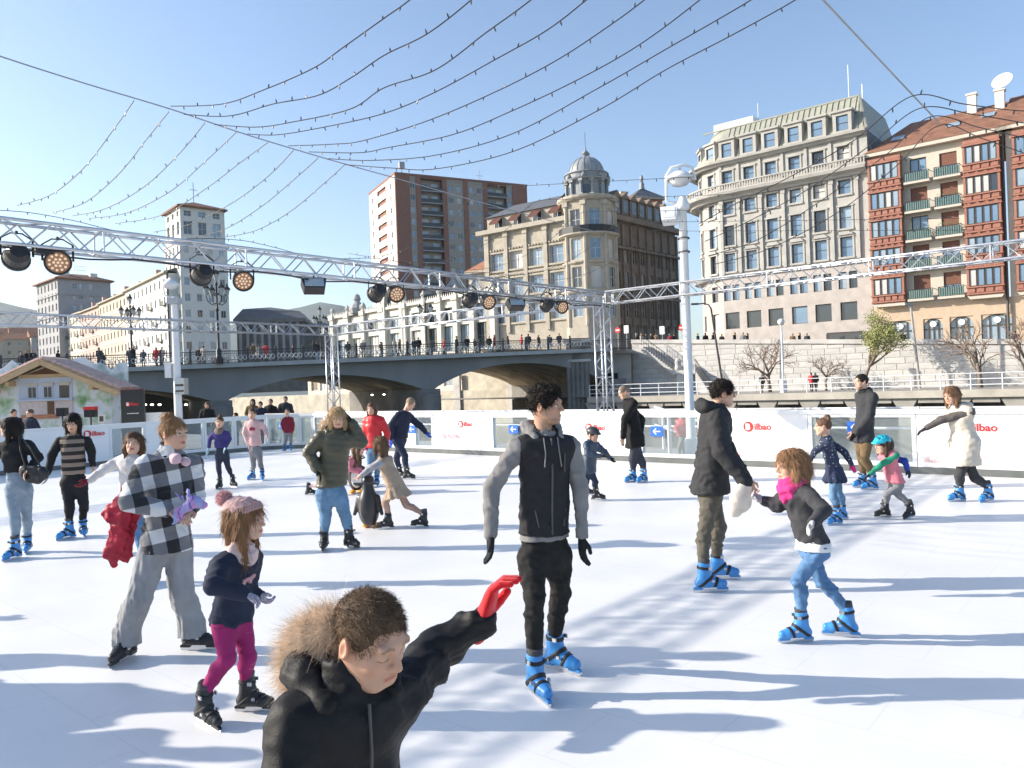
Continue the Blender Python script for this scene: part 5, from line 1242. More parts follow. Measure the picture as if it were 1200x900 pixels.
for i, y0_ in enumerate((8.2, 9.4, 10.6, 11.8, 13.0)):
    pts = [q(xP2 + (xM - xP2) * t, y0_, 4.15 + .5 * t - .45 * 4 * t * (1 - t) * (.8)) for t in np.linspace(0, 1, 7)] + [q(xM + 5.9 * t, y0_, 4.66 - .9 * t) for t in np.linspace(.15, .55 if i < 3 else .9, 5)]
    strand('%s of five far light strings in front of the domed building' % ['nearest', 'second', 'middle', 'fourth', 'farthest'][i], pts, 120 + i, r=.0035)

# ------------------------------------------------------------------ white lamp posts
m_lampglass = mat('frosted_lamp', (.66, .67, .66), .25, .05, 4, 0)
g = P(808, 470, 17.6); lp = thing('white_lamp_post', 'tall white lamp post with hooded lamp and flood box behind the boards', 'street lamp', (g[0], g[1], -.07), 0)
lz = lambda py, d=17.6: EYE + (442.4 - py) * d / 900 + .07
MB().lathe([(.15, 0), (.15, .5), (.10, .55), (.092, lz(247)), (.15, lz(246)), (.17, lz(240)), (.12, lz(236)), (.09, lz(231)), (.02, lz(229))], (0, 0, 0), 16).build('pole', m_white, lp, smooth=True)
zt_ = lz(196); z0_ = lz(238)
MB().tube([(-.12, 0, z0_), (-.36, 0, z0_ + .05), (-.34, 0, zt_ - .18), (-.22, 0, zt_), (.08, 0, zt_ + .06), (.26, 0, zt_ - .02), (.32, 0, zt_ - .3)], .035, 8).build('arm', m_white, lp, smooth=True)
hc_ = (-.04, 0, lz(208)); MB().lathe([(.025, .3), (.04, .16), (.14, .13), (.26, .05), (.34, -.02), (.33, -.05), (.26, -.05)], hc_, 20).build('lamp_hood', m_white, lp, smooth=True)
MB().lathe([(.25, -.05), (.24, -.1), (.17, -.17), (.08, -.2), (.001, -.21)], hc_, 20).build('lamp_bowl', m_lampglass, lp, smooth=True)
b = MB(); b.prism([(-.16, -.2), (.16, -.2), (.2, .14), (-.2, .14)], -.14, .14); fl_ = b.build('flood_box', m_white, lp, (-.32, -.1, lz(252)), (R(-20), 0, R(-20))); MB().box(-.14, .14, -.15, -.141, -.16, .1).build('flood_glass', m_lampglass, fl_)
MB().tube([(-.02, 0, lz(240)), (-.3, -.05, lz(246))], .04, 8).build('bracket', m_white, lp)
b = MB(); b.lathe([(.132, lz(296)), (.14, lz(296)), (.14, lz(294.5)), (.132, lz(294.5))], (0, 0, 0), 12); b.lathe([(.132, lz(280)), (.14, lz(280)), (.14, lz(278.5)), (.132, lz(278.5))], (0, 0, 0), 12); b.build('band', m_frame_d, lp)
g = P(209, 480, 24.6); l2 = thing('white_lamp_post', 'shorter white lamp post with square box in front of the bridge', 'street lamp', (g[0], g[1], -.07), 0)
lz2 = lambda py: EYE + (464 - py) * 24.6 / 900 + .07
MB().lathe([(.13, 0), (.115, lz2(420)), (.10, lz2(355)), (.14, lz2(352)), (.06, lz2(347))], (0, 0, 0), 14).build('pole', m_white, l2, smooth=True)
MB().box(-.16, .2, -.2, .1, lz2(356), lz2(349)).build('flood_box', mat('grey_box', (.45, .46, .47), .5, .1, 4, 0), l2)
MB().lathe([(.02, .2), (.15, .12), (.27, .02), (.26, -.03), (.17, -.12), (.001, -.16)], (-.1, 0, lz2(333)), 16).build('lamp_hood', m_white, l2, smooth=True)
MB().tube([(0, 0, lz2(350)), (-.3, 0, lz2(345)), (-.36, 0, lz2(332)), (-.1, 0, lz2(325))], .03, 6).build('arm', m_white, l2)
b = MB(); b.box(.0, .3, -.2, .12, lz2(462), lz2(443)); pb = b.build('control_box', m_alu, l2); b = MB(); b.box(.02, .28, -.205, -.2, lz2(452.5), lz2(450)); b.box(.02, .28, -.205, -.2, lz2(459), lz2(457)); b.build('vent', m_frame_d, pb)
MB().box(-.35, -.15, -.1, .1, lz2(442), lz2(424)).build('speaker', m_white, l2)

# ------------------------------------------------------------------ painted chalet booth, mountain panel, signs
DCH = 25.6; gc = P(57, 440, DCH); chz = lambda py: EYE + (469.9 - py) * DCH / 900
ch = thing('chalet_booth', 'painted chalet booth with tiled gable roof behind the left boards', 'booth', (gc[0], gc[1], -.07), R(4))
ZR_, ZE = chz(423) + .07, chz(459) + .07; HW = 2.28; DP = 1.0
m_mural, nt, bs = nodes_of('mural_print'); N, L = nt.nodes, nt.links
tc = N.new('ShaderNodeTexCoord'); nz = N.new('ShaderNodeTexNoise'); nz.inputs['Scale'].default_value = 1.7; nz.inputs['Detail'].default_value = 5; L.new(tc.outputs['Object'], nz.inputs['Vector'])
cr = N.new('ShaderNodeValToRGB'); e = cr.color_ramp.elements; e[0].position = .36; e[0].color = (.16, .30, .10, 1); e[1].position = .62; e[1].color = (.62, .66, .72, 1); k = e.new(.46); k.color = (.45, .55, .42, 1); k = e.new(.54); k.color = (.70, .70, .70, 1)
L.new(nz.outputs['Fac'], cr.inputs[0]); L.new(cr.outputs[0], bs.inputs['Base Color']); bs.inputs['Roughness'].default_value = .6
b = MB(); b.prism([(-HW + .3, 0), (HW - .3, 0), (HW - .3, ZE + .1), (0, ZR_ - .12), (-HW + .3, ZE + .1)], 0, DP - .3); b.build('wall', m_mural, ch)
m_pblue = mat('painted_pale_blue', (.50, .55, .64), .6, .06, 3, 0); m_pwood = mat('pine_wood', (.52, .36, .20), .6, .15, 4, .2, 40, stretch=(1, 1, 6)); m_dkw = mat('brown_wood', (.15, .08, .045), .7, .15, 4, .2, 30)
MB().box(-.95, .75, -.03, .0, chz(466), chz(440) + .1).build('upper_storey', m_pblue, ch)
MB().box(-.95, .75, -.035, .0, chz(484), chz(467)).build('lower_storey', mat('painted_pink', (.60, .50, .47), .6, .12, 8, 0), ch)
MB().box(-1.0, .8, -.16, -.03, chz(467), chz(465)).build('balcony_ledge', m_pblue, ch)
MB().box(-.9, .3, -.07, -.03, chz(488), chz(483)).build('brick_band', mat('painted_brick', (.45, .20, .11), .7, .25, 14, .2, 30), ch)
MB().box(-.05, .16, -.06, -.03, chz(484), chz(468)).build('door', m_dkw, ch)
for x in (-.62, .08, .45) if False else (-.52, -.02, .5):
    wf = MB().box(x - .15, x + .15, -.055, -.03, chz(464), chz(450)).build('window', m_dkw if x > .3 else m_pblue, ch)
    MB().box(x - .12, x - .01, -.06, -.056, chz(463), chz(451)).build('pane', PANES[1], wf); MB().box(x + .01, x + .12, -.06, -.056, chz(463), chz(451)).build('pane', PANES[1], wf)
    MB().box(x - .19, x + .19, -.08, -.03, chz(449.5), chz(446)).build('lintel', m_cream, ch)
MB().box(-.85, .75, -.1, 0, chz(440), chz(436)).build('tie_beam', m_pwood, ch)
MB().prism([(-.7, chz(436)), (.65, chz(436)), (0, ZR_ - .2)], -.05, -.01).build('gable_board', m_dkw, ch)
sl = (ZR_ - ZE) / HW
for sg in (-1, 1):
    b = MB(); b.add([(0, -.45, ZR_ - .02), (sg * (HW + .15), -.45, ZE - .1), (sg * (HW + .15), DP, ZE - .1), (0, DP, ZR_ - .02), (0, -.45, ZR_ + .06), (sg * (HW + .15), -.45, ZE - .02), (sg * (HW + .15), DP, ZE - .02), (0, DP, ZR_ + .06)], [(0, 1, 2, 3), (4, 7, 6, 5), (0, 4, 5, 1), (1, 5, 6, 2), (2, 6, 7, 3)])
    rf = b.build('roof_slope', m_pwood, ch)
    b = MB(); b.bar((0, -.5, ZR_ - .06), (sg * (HW + .15), -.5, ZE - .16), .05, .16, up=(0, 0, 1)); b.build('barge_board', m_pwood, ch)
    b = MB(); nrow = 11
    for i in range(nrow):
        t0 = i / nrow; x0_ = sg * (HW + .18) * (1 - t0); x1_ = sg * (HW + .18) * (1 - t0 - 1.15 / nrow); z0_ = ZR_ + .08 - abs(x0_) * sl; z1_ = ZR_ + .10 - abs(x1_) * sl
        for j in range(17): y_ = -.45 + (DP + .45) * j / 17; b.tube([(x0_, y_ + .09, z0_ + .02), (x1_, y_ + .09, z1_)], [.085, .07], 6)
    stuff(b.build('roof_tiles', mat('booth_tile', (.52, .36, .31), .75, .3, 9, .2, 40), rf))
for x in (-1.6, -1.1, 1.55): MB().box(x - .06, x + .06, -.45, 0, ZR_ - abs(x) * sl - .32, ZR_ - abs(x) * sl - .16).build('rafter_end', m_pwood, ch)
# mountain cut-out
mp_ = [(-60, 462), (-60, 436), (-20, 440), (4, 431), (14, 422), (24, 430), (36, 423), (52, 424), (70, 430), (78, 426), (88, 420), (98, 418.5), (107, 425), (112, 427), (117, 424.5), (124, 429), (131, 434), (139, 425), (148, 425), (149.5, 432), (149.5, 497), (-60, 505)]
DM = 28.0; gm = P(60, 440, DM); mt = thing('mountain_panel', 'cut-out panel painted with snowy mountains behind the chalet', 'backdrop', (gm[0], gm[1], 0), 0)
pl_ = [(P(px, py, DM)[0] - gm[0], P(px, py, DM)[2]) for px, py in mp_]
m_mtn = ramp_mat('mountain_print', 2, [(0.0, (.10, .22, .08)), (.42, (.20, .34, .22)), (.60, (.36, .46, .44)), (.72, (.62, .66, .70)), (.85, (.78, .80, .82))], .6, noise=1.15, nscale=1.9)
cr = m_mtn.node_tree.nodes
for n_ in cr:
    if n_.bl_idname == 'ShaderNodeSeparateXYZ':
        mr = cr.new('ShaderNodeMapRange'); mr.inputs[1].default_value = 2.6; mr.inputs[2].default_value = 4.8
        lk_ = [l for l in m_mtn.node_tree.links if l.from_node == n_][0]; to = lk_.to_socket; m_mtn.node_tree.links.new(n_.outputs[2], mr.inputs[0]); m_mtn.node_tree.links.new(mr.outputs[0], to)
MB().prism(pl_, -.02, .06).build('panel', m_mtn, mt)
for x in (-3, 0, 2): MB().bar((x, .06, 2.6), (x, 1.4, -.07), .08).build('brace', m_dkw, mt)
# black information panel with red logo
gi = P(155, 470, 23.2); ip = thing('info_panel', 'black upright panel with red logo beside the chalet', 'sign', (gi[0], gi[1], -.07), R(3)); iz = lambda py: EYE + (466.3 - py) * 23.2 / 900 + .07
MB().box(-.34, .34, 0, .1, 0, iz(457)).build('panel', m_blk, ip); MB().box(-.36, .36, -.01, .11, iz(457), iz(456)).build('cap', mat('dark_red_edge', (.16, .03, .03), .5, 0, 1, 0), ip)
logo(ip, -.13, iz(473.5), .07); b = MB(); [b.box(-.16 + .05 * k, -.125 + .05 * k, -.005, .0, iz(485), iz(484)) for k in range(7)]; stuff(b.build('small_print', m_board, ip))
# sound gear on the booth counter
def speaker(label, px, py0, py1, d, w, m, red=False):
    g = P(px, py1, d); t = thing('loudspeaker', label, 'loudspeaker', (g[0], g[1], g[2]), R(5)); h = (py1 - py0) * d / 900
    MB().box(-w / 2, w / 2, 0, .25, 0, h).build('cabinet', m, t); MB().lathe([(.001, 0), (w * .3, .0), (w * .34, .012)], (0, 0, 0), 14).build('cone', m_iron, t, (0, -.012, h * .4), (R(90), 0, 0))
    MB().tube([(0, .12, -g[2] - .07), (0, .12, 0)], .025, 6).build('stand', m_iron, t)
    if red: MB().box(-w / 2 - .01, w / 2 + .01, -.02, .26, h * .72, h + .01).build('red_cover', m_red, t)
speaker('black loudspeaker in front of the chalet wall', 71, 478, 488, 24.2, .27, m_blk); speaker('black loudspeaker with red cover on a pole by the chalet', 104.5, 477, 489, 24.0, .31, m_blk, True)
g = P(119, 495, 24.4); wb = thing('small_white_sign', 'little white framed notice leaning at the chalet corner', 'sign', (g[0], g[1], g[2]), R(-8)); MB().box(-.12, .12, 0, .03, 0, .26).build('frame', m_white, wb); MB().box(-.07, .07, -.004, 0, .03, .2).build('print', m_frame_d, wb); MB().box(-.03, .03, .03, .06, -g[2] - .07, .2).build('leg', m_white, wb)
g = P(178, 500, 23.5); cbx = thing('white_cabinet', 'white utility cabinet behind the left boards next to the black panel', 'cabinet', (g[0], g[1], -.07), R(10)); MB().box(-.3, .3, 0, .4, 0, EYE + (465.5 - 484) * 23.5 / 900 + .07).build('body', m_white, cbx); MB().box(-.27, .27, -.01, 0, .1, 1.2).build('door', m_board, cbx)
# ------------------------------------------------------------------ soft-body kit: distance fields meshed by surface nets
UP = np.array([0., 0., 1.])
def nrm(v): v = np.array(v, float); return v / (np.linalg.norm(v) + 1e-9)
class Field:
    def __init__(s, lo, hi, vox):
        s.lo = np.array(lo, float) - 2 * vox; s.vox = vox; s.n = np.maximum(4, np.ceil((np.array(hi, float) - s.lo) / vox).astype(int) + 3)
        s.a = np.full(s.n, 5.0, np.float32); s.ax = [(s.lo[i] + np.arange(s.n[i]) * vox).astype(np.float32) for i in range(3)]
    def sub(s, lo, hi):
        i0 = np.clip(np.floor((np.array(lo) - s.lo) / s.vox).astype(int), 0, s.n); i1 = np.clip(np.ceil((np.array(hi) - s.lo) / s.vox).astype(int) + 1, 0, s.n)
        sl = tuple(slice(i0[k], i1[k]) for k in range(3))
        return sl, s.ax[0][sl[0]][:, None, None], s.ax[1][sl[1]][None, :, None], s.ax[2][sl[2]][None, None, :]
    def comb(s, sl, d, k, op):
        a = s.a[sl]
        if a.size == 0: return
        if op == 'sub': a = -a
        if k > 0:
            h = np.clip(.5 + .5 * (d - a) / k, 0, 1); r_ = d * (1 - h) + a * h - k * h * (1 - h)
        else: r_ = np.minimum(a, d)
        if op in ('sub',): r_ = -r_
        s.a[sl] = r_
    def cone(s, a, b, ra, rb, k=.03, flat=None, op='add'):
        a = np.array(a, float); b = np.array(b, float); m = max(ra, rb) * (1.0) + k + 3 * s.vox
        sl, X, Y, Z = s.sub(np.minimum(a, b) - m, np.maximum(a, b) + m)
        d = b - a; L2 = float(d @ d) + 1e-9
        px, py, pz = X - a[0], Y - a[1], Z - a[2]
        t = np.clip((px * d[0] + py * d[1] + pz * d[2]) / L2, 0, 1)
        ox, oy, oz = px - t * d[0], py - t * d[1], pz - t * d[2]
        q2 = ox * ox + oy * oy + oz * oz
        if flat is not None:
            w, f = flat; c = ox * w[0] + oy * w[1] + oz * w[2]; q2 = q2 + c * c * (1 / (f * f) - 1)
        dd = np.sqrt(q2) - (ra + (rb - ra) * t)
        if flat is not None: dd = dd * (flat[1] + 1) / 2
        s.comb(sl, dd.astype(np.float32), k, op)
    def ell(s, c, axes, rad, k=.02, op='add'):
        c = np.array(c, float); R_ = np.array(axes, float); m = max(rad) + k + 3 * s.vox
        sl, X, Y, Z = s.sub(c - m, c + m); px, py, pz = X - c[0], Y - c[1], Z - c[2]
        u = [px * R_[i][0] + py * R_[i][1] + pz * R_[i][2] for i in range(3)]
        k0 = np.sqrt(sum((u[i] / rad[i]) ** 2 for i in range(3))); k1 = np.sqrt(sum((u[i] / rad[i] ** 2) ** 2 for i in range(3))) + 1e-6
        s.comb(sl, (k0 * (k0 - 1) / k1).astype(np.float32), k, op)
    def cut(s, p, n):
        """keep the side opposite to n"""
        n = nrm(n); p = np.array(p, float)
        d = (s.ax[0][:, None, None] - p[0]) * n[0] + (s.ax[1][None, :, None] - p[1]) * n[1] + (s.ax[2][None, None, :] - p[2]) * n[2]
        s.a = np.maximum(s.a, d.astype(np.float32))
    def shell(s, inner):
        s.a = np.maximum(s.a, -(s.a + inner))
    def mesh(s):
        a = s.a; ins = a < 0
        c = np.zeros(tuple(s.n - 1), np.int8)
        for i in (0, 1):
            for j in (0, 1):
                for k in (0, 1): c += ins[i:s.n[0] - 1 + i, j:s.n[1] - 1 + j, k:s.n[2] - 1 + k]
        act = (c > 0) & (c < 8); I = np.argwhere(act); N_ = len(I)
        if N_ == 0: return np.zeros((0, 3)), np.zeros((0, 4), int)
        ids = np.full(act.shape, -1, np.int32); ids[act] = np.arange(N_)
        off = np.array([(i, j, k) for i in (0, 1) for j in (0, 1) for k in (0, 1)])
        val = np.stack([a[I[:, 0] + o[0], I[:, 1] + o[1], I[:, 2] + o[2]] for o in off], 1)
        acc = np.zeros((N_, 3)); cnt = np.zeros(N_)
        for e0 in range(8):
            for bit in (4, 2, 1):
                if e0 & bit: continue
                e1 = e0 | bit; v0, v1 = val[:, e0], val[:, e1]; m = (v0 < 0) != (v1 < 0); t = np.where(m, v0 / np.where(m, v0 - v1, 1), 0)
                p = off[e0][None, :] + t[:, None] * (off[e1] - off[e0])[None, :]; acc += p * m[:, None]; cnt += m
        V = s.lo + (I + acc / cnt[:, None]) * s.vox
        Q = []
        for ax in range(3):
            b_, c_ = (ax + 1) % 3, (ax + 2) % 3
            sl0 = [slice(None)] * 3; sl1 = [slice(None)] * 3; sl0[ax] = slice(0, -1); sl1[ax] = slice(1, None)
            f = ins[tuple(sl0)] != ins[tuple(sl1)]; E = np.argwhere(f)
            ok = (E[:, b_] > 0) & (E[:, c_] > 0) & (E[:, b_] < s.n[b_] - 1) & (E[:, c_] < s.n[c_] - 1); E = E[ok]
            def cell(db, dc):
                J = E.copy(); J[:, b_] -= db; J[:, c_] -= dc; return ids[J[:, 0], J[:, 1], J[:, 2]]
            qd = np.stack([cell(1, 1), cell(0, 1), cell(0, 0), cell(1, 0)], 1); fl = ~ins[E[:, 0], E[:, 1], E[:, 2]]
            qd[fl] = qd[fl][:, ::-1]; Q.append(qd)
        return V, np.concatenate(Q)
def normals(V, Q):
    n = np.zeros_like(V); c = np.cross(V[Q[:, 2]] - V[Q[:, 0]], V[Q[:, 3]] - V[Q[:, 1]])
    for i in range(4): np.add.at(n, Q[:, i], c)
    return n / (np.linalg.norm(n, axis=1, keepdims=True) + 1e-9)
def np_mesh(name, V, F, col=None, smooth=True):
    me = bpy.data.meshes.new(name); n = F.shape[1]; me.vertices.add(len(V)); me.vertices.foreach_set('co', np.ascontiguousarray(V, np.float32).ravel())
    me.loops.add(F.size); me.loops.foreach_set('vertex_index', np.ascontiguousarray(F, np.int32).ravel())
    me.polygons.add(len(F)); me.polygons.foreach_set('loop_start', np.arange(len(F), dtype=np.int32) * n)
    me.polygons.foreach_set('use_smooth', np.full(len(F), smooth))
    me.update(calc_edges=True)
    if col is not None:
        ca = me.color_attributes.new('Col', 'FLOAT_COLOR', 'POINT'); ca.data.foreach_set('color', np.concatenate([col, np.ones((len(col), 1))], 1).astype(np.float32).ravel())
    return me
FR = np.random.default_rng(5)
FD = [(nrm(FR.normal(size=3)), w, FR.uniform(0, 6.28)) for w in (34, 41, 52, 66, 80, 97, 120)]
def folds(V, amp, sc=1.0, st=(.8, .8, 1.6)):
    sc = sc * 1.6; V = V * np.array(st)
    """crease-like displacement for cloth"""
    w = np.zeros(len(V)); wx_ = .35 * np.sin(V @ np.array([9., 5, 13]) * sc + 1)
    for d, f, ph in FD: w += (1 - np.abs(np.sin((V @ d) * f * sc * .5 + ph + wx_ * 2.4)) * 2) * (40 / f)
    return amp * w / 1.25 * (.35 + .65 * np.clip(.5 + np.sin(V @ np.array([7., 4, 9]) + 2) * np.sin(V @ np.array([-5., 8, 6])), 0, 1))
def attr_mat(name, rough=.5, sss=0, bump=.1, bs_=300):
    if name in MATS: return MATS[name]
    m, nt, b = nodes_of(name); at = nt.nodes.new('ShaderNodeVertexColor'); at.layer_name = 'Col'; nt.links.new(at.outputs[0], b.inputs['Base Color'])
    b.inputs['Roughness'].default_value = rough; b.inputs['Specular IOR Level'].default_value = .35
    if sss: b.inputs['Subsurface Weight'].default_value = sss; b.inputs['Subsurface Radius'].default_value = (.012, .005, .003); b.inputs['Subsurface Scale'].default_value = 1
    nz = nt.nodes.new('ShaderNodeTexNoise'); nz.inputs['Scale'].default_value = bs_; bp = nt.nodes.new('ShaderNodeBump'); bp.inputs['Strength'].default_value = bump; bp.inputs['Distance'].default_value = .002
    nt.links.new(nz.outputs['Fac'], bp.inputs['Height']); nt.links.new(bp.outputs[0], b.inputs['Normal']); MATS[name] = m; return m
m_skin = attr_mat('skin', .5, .12)
def cloth(name, c, rough=.8, var=.14, bump=.35, bscale=350, sheen=.02, scale=9): return mat(name, c, rough, var, scale, bump, bscale, sheen=sheen, bdist=.003, spec=.2)
def hair_mat(name, c): return mat(name, c, .6, .3, 40, 0, spec=.22, stretch=(1, 1, .25))

# ------------------------------------------------------------------ skates (built once, shared)
def skate_field(grow, vox=.0075):
    F = Field((-.17, -.09, 0), (.2, .09, .34), vox); g = grow
    F.cone((-.095, 0, .085), (.07, 0, .08), .042 + g, .046 + g, .02); F.cone((.07, 0, .08), (.125, 0, .078), .046 + g, .036 + g, .02)
    F.cone((-.065, 0, .1), (-.045, 0, .27), .05 + g, .054 + g, .03); F.cone((.0, 0, .13), (-.04, 0, .2), .04 + g, .045 + g, .03)
    return F
def make_skate_meshes():
    out = {}
    F = skate_field(0); F.cut((0, 0, .265), (.15, 0, 1)); F.cut((0, 0, .05), (0, 0, -1)); V, Q = F.mesh(); out['boot'] = np_mesh('skate_boot', V, Q)
    F = Field((-.13, -.08, .2), (.05, .08, .33), .0075); F.cone((-.05, 0, .22), (-.04, 0, .3), .047, .052, .01); F.cut((0, 0, .3), (.25, 0, 1)); V, Q = F.mesh(); out['liner'] = np_mesh('boot_liner', V, Q)
    for nm_, p, n_, th in (('strap', (-.045, 0, .225), (.12, 0, 1), .013), ('instep_strap', (.0, 0, .135), (-.75, 0, 1), .014), ('toe_strap', (.055, 0, .1), (-1, 0, .45), .013)):
        F = skate_field(.006, .006); n_ = nrm(n_); F.cut(np.array(p) + n_ * th, n_); F.cut(np.array(p) - n_ * th, -n_); F.cut((0, 0, .055), (0, 0, -1)); V, Q = F.mesh(); out[nm_] = np_mesh('strap', V, Q)
    b = MB(); b.prism([(-.145, .026), (-.15, .04), (-.12, .06), (.12, .06), (.165, .042), (.16, .026), (.07, .026), (.06, .042), (-.06, .042), (-.07, .026)], -.013, .013); b.box(-.115, .11, -.028, .028, .048, .062); out['holder'] = b.mesh('blade_holder')
    b = MB(); b.prism([(-.15, .008), (-.14, .001), (.13, 0), (.16, .008), (.175, .025), (.17, .034), (-.152, .034)], -.0025, .0025); out['blade'] = b.mesh('blade')
    b = MB(); b.box(-.018, .012, -.066, -.056, .215, .24); b.box(.01, .035, -.066, -.054, .105, .125); b.box(-.018, .012, .056, .066, .215, .24); b.box(.01, .035, .054, .066, .105, .125); out['buckle'] = b.mesh('buckle')
    return out
SK = make_skate_meshes()
m_skblue = mat('skate_blue_plastic', (.05, .255, .60), .35, .08, 20, .05, 60, coat=.2); m_skblk = mat('skate_black_plastic', (.025, .026, .03), .45, .15, 15, .1, 60); m_skstrap = mat('skate_strap', (.02, .02, .022), .6, .1, 20, .1, 90); m_steelb = mat('blade_steel', (.6, .62, .65), .25, .05, 10, 0, metal=1); m_silver = mat('buckle_silver', (.55, .56, .58), .35, .1, 10, 0, metal=.8)
m_liner = mat('liner_dark', (.06, .06, .065), .8, .1, 20, .1, 90)
def skate(parent, org, G, az, fs, color, pitch=0, roll=0):
    m = m_skblue if color == 'blue' else m_skblk
    f = np.array([math.sin(az), -math.cos(az)]); rz = math.atan2(f[1], f[0])
    e = Matrix.Translation(Vector(G - org)) @ Matrix.Rotation(rz, 4, 'Z') @ Matrix.Rotation(pitch, 4, 'Y') @ Matrix.Rotation(roll, 4, 'X') @ Matrix.Scale(fs, 4)
    bo = obj('skate', SK['boot'], m, parent); bo.matrix_local = e
    for nm_, key, mm in (('boot_liner', 'liner', m_liner), ('strap', 'strap', m_skstrap), ('strap', 'instep_strap', m_skstrap), ('strap', 'toe_strap', m_skstrap), ('blade_holder', 'holder', m), ('blade', 'blade', m_steelb), ('buckle', 'buckle', m_silver)): obj(nm_, SK[key], mm, bo)
    M3 = np.array(e); 
    def loc(p): return (M3 @ np.array([*p, 1]))[:3] + org
    return loc((-.05, 0, .225)), loc((-.03, 0, .34)), loc((-.06, 0, .12))

# ------------------------------------------------------------------ head, hair, hands
def head_axes(az, pitch=0, roll=0):
    f = np.array([math.sin(az), -math.cos(az), 0.]); l = np.cross(UP, f); u = UP.copy()
    f, u = f * math.cos(pitch) - u * math.sin(pitch), u * math.cos(pitch) + f * math.sin(pitch)
    l, u = l * math.cos(roll) + u * math.sin(roll), u * math.cos(roll) - l * math.sin(roll)
    return f, l, u
SKINS = {'fair': (.59, .36, .255), 'mid': (.50, .29, .20), 'olive': (.46, .27, .18), 'tan': (.48, .285, .195)}
def head_mesh(c, ax, nb, hs, vox, skin, browcol, eyes='open', female=False, beard=0, neck_r=.05):
    f, l, u = ax; R_ = (l, f, u); k = hs
    def pt(a, b_, d): return c + (l * a + f * b_ + u * d) * k
    m = .17 * k; lo = np.minimum(c - m, np.array(nb) - .08); hi = np.maximum(c + m, np.array(nb) + .08); F = Field(lo, hi, vox)
    F.ell(pt(0, -.012, .028), R_, (.075 * k, .094 * k, .088 * k), .01)
    F.ell(pt(0, .028, -.04), R_, (.056 * k, .060 * k, .072 * k), .03)
    F.cone(pt(-.02, .062, -.092), pt(.02, .062, -.092), (.02 if not female else .016) * k, (.02 if not female else .016) * k, .025)
    for sx in (-1, 1):
        F.cone(pt(.05 * sx, -.005, -.035), pt(.028 * sx, .05, -.085), .024 * k, .018 * k, .03)
        F.ell(pt(.036 * sx, .055, -.03), R_, (.022 * k, .022 * k, .022 * k), .02)
    F.cone(pt(-.04, .078, .026), pt(.04, .078, .026), .012 * k, .012 * k, .016)
    for sx in (-1, 1): F.ell(pt(.031 * sx, .1, .003), R_, (.02 * k, .02 * k, .012 * k), .012, 'sub')
    for sx in (-1, 1): F.ell(pt(.031 * sx, .072, .002), R_, (.0145 * k,) * 3, .004)
    F.cone(pt(0, .086, .015), pt(0, .107, -.026), .007 * k, .0105 * k, .012)
    for sx in (-1, 1): F.ell(pt(.012 * sx, .094, -.03), R_, (.008 * k,) * 3, .008)
    F.cone(pt(-.017, .082, -.059), pt(.017, .082, -.059), .0085 * k, .0085 * k, .008); F.cone(pt(-.014, .081, -.071), pt(.014, .081, -.071), .0085 * k, .0085 * k, .008)
    F.cone(pt(-.02, .096, -.065), pt(.02, .096, -.065), .0028 * k, .0028 * k, .003, op='sub')
    for sx in (-1, 1):
        F.ell(pt(.079 * sx, -.012, -.008), (nrm(l * 1 - f * .5 * sx), nrm(f + l * .5 * sx), u), (.011 * k, .021 * k, .030 * k), .006); F.ell(pt(.090 * sx, -.008, -.006), R_, (.006 * k, .010 * k, .018 * k), .004, 'sub')
    F.cone(pt(0, -.03, -.05), np.array(nb) - UP * .02, neck_r * k, neck_r * 1.12, .03)
    V, Q = F.mesh(); N_ = normals(V, Q)
    base = np.array(SKINS[skin]); C = np.tile(base, (len(V), 1)); P_ = (V - c) / k; a_, b_, d_ = P_ @ l, P_ @ f, P_ @ u
    def near(q_, r_): return np.clip(1 - np.sqrt((a_ - q_[0]) ** 2 + (b_ - q_[1]) ** 2 + (d_ - q_[2]) ** 2) / r_, 0, 1)[:, None]
    def blend(C, w, col): return C * (1 - w) + np.array(col) * w
    for sx in (-1, 1): C = blend(C, near((.042 * sx, .06, -.035), .04) * .35, base * np.array([1.05, .75, .72])); C = blend(C, np.clip(near((.082 * sx, -.01, -.008), .04) * 1.5, 0, .4), base * np.array([1.1, .7, .62]))
    C = blend(C, near((0, .105, -.026), .025) * .3, base * np.array([1.05, .75, .7]))
    lipm = (np.abs(a_) < .023) & (b_ > .06) & (np.abs(d_ + .065) < .0125 - np.abs(a_) * .25); C[lipm] = base * np.array([.85, .45, .42]) if female else base * np.array([.9, .58, .52])
    ml = (np.abs(a_) < .02) & (b_ > .06) & (np.abs(d_ + .065) < max(.0018, vox * .4 / k)); C[ml] *= .45
    br_ = np.array(browcol)
    for sx in (-1, 1):
        aa = a_ * sx; brm = (aa > .012) & (aa < .05) & (b_ > .055) & (np.abs(d_ - (.0235 + .006 * np.sin((aa - .012) / .038 * 3.14))) < .0048); C[brm] = C[brm] * .45 + br_ * .55
        if eyes == 'open':
            ew = (np.abs(aa - .031) < .0145) & (b_ > .06) & (np.abs(d_ - .002) < .0062 * np.sqrt(np.clip(1 - ((aa - .031) / .0145) ** 2, 0, 1))); C[ew] = (.62, .6, .58)
            iris = (np.hypot(aa - .031, d_ - .002) < .0062) & (b_ > .06); C[iris] = (.05, .03, .02)
            ls = (np.abs(aa - .031) < .0155) & (b_ > .06) & (np.abs(d_ - (.002 + .0075 * np.sqrt(np.clip(1 - ((aa - .031) / .0155) ** 2, 0, 1)))) < .0022); C[ls] = br_ * .5
        else:
            ls = (np.abs(aa - .031) < .015) & (b_ > .055) & (np.abs(d_ - (-.006 - .004 * np.sqrt(np.clip(1 - ((aa - .031) / .015) ** 2, 0, 1)))) < .0016); C[ls] = C[ls] * .35 + br_ * .3
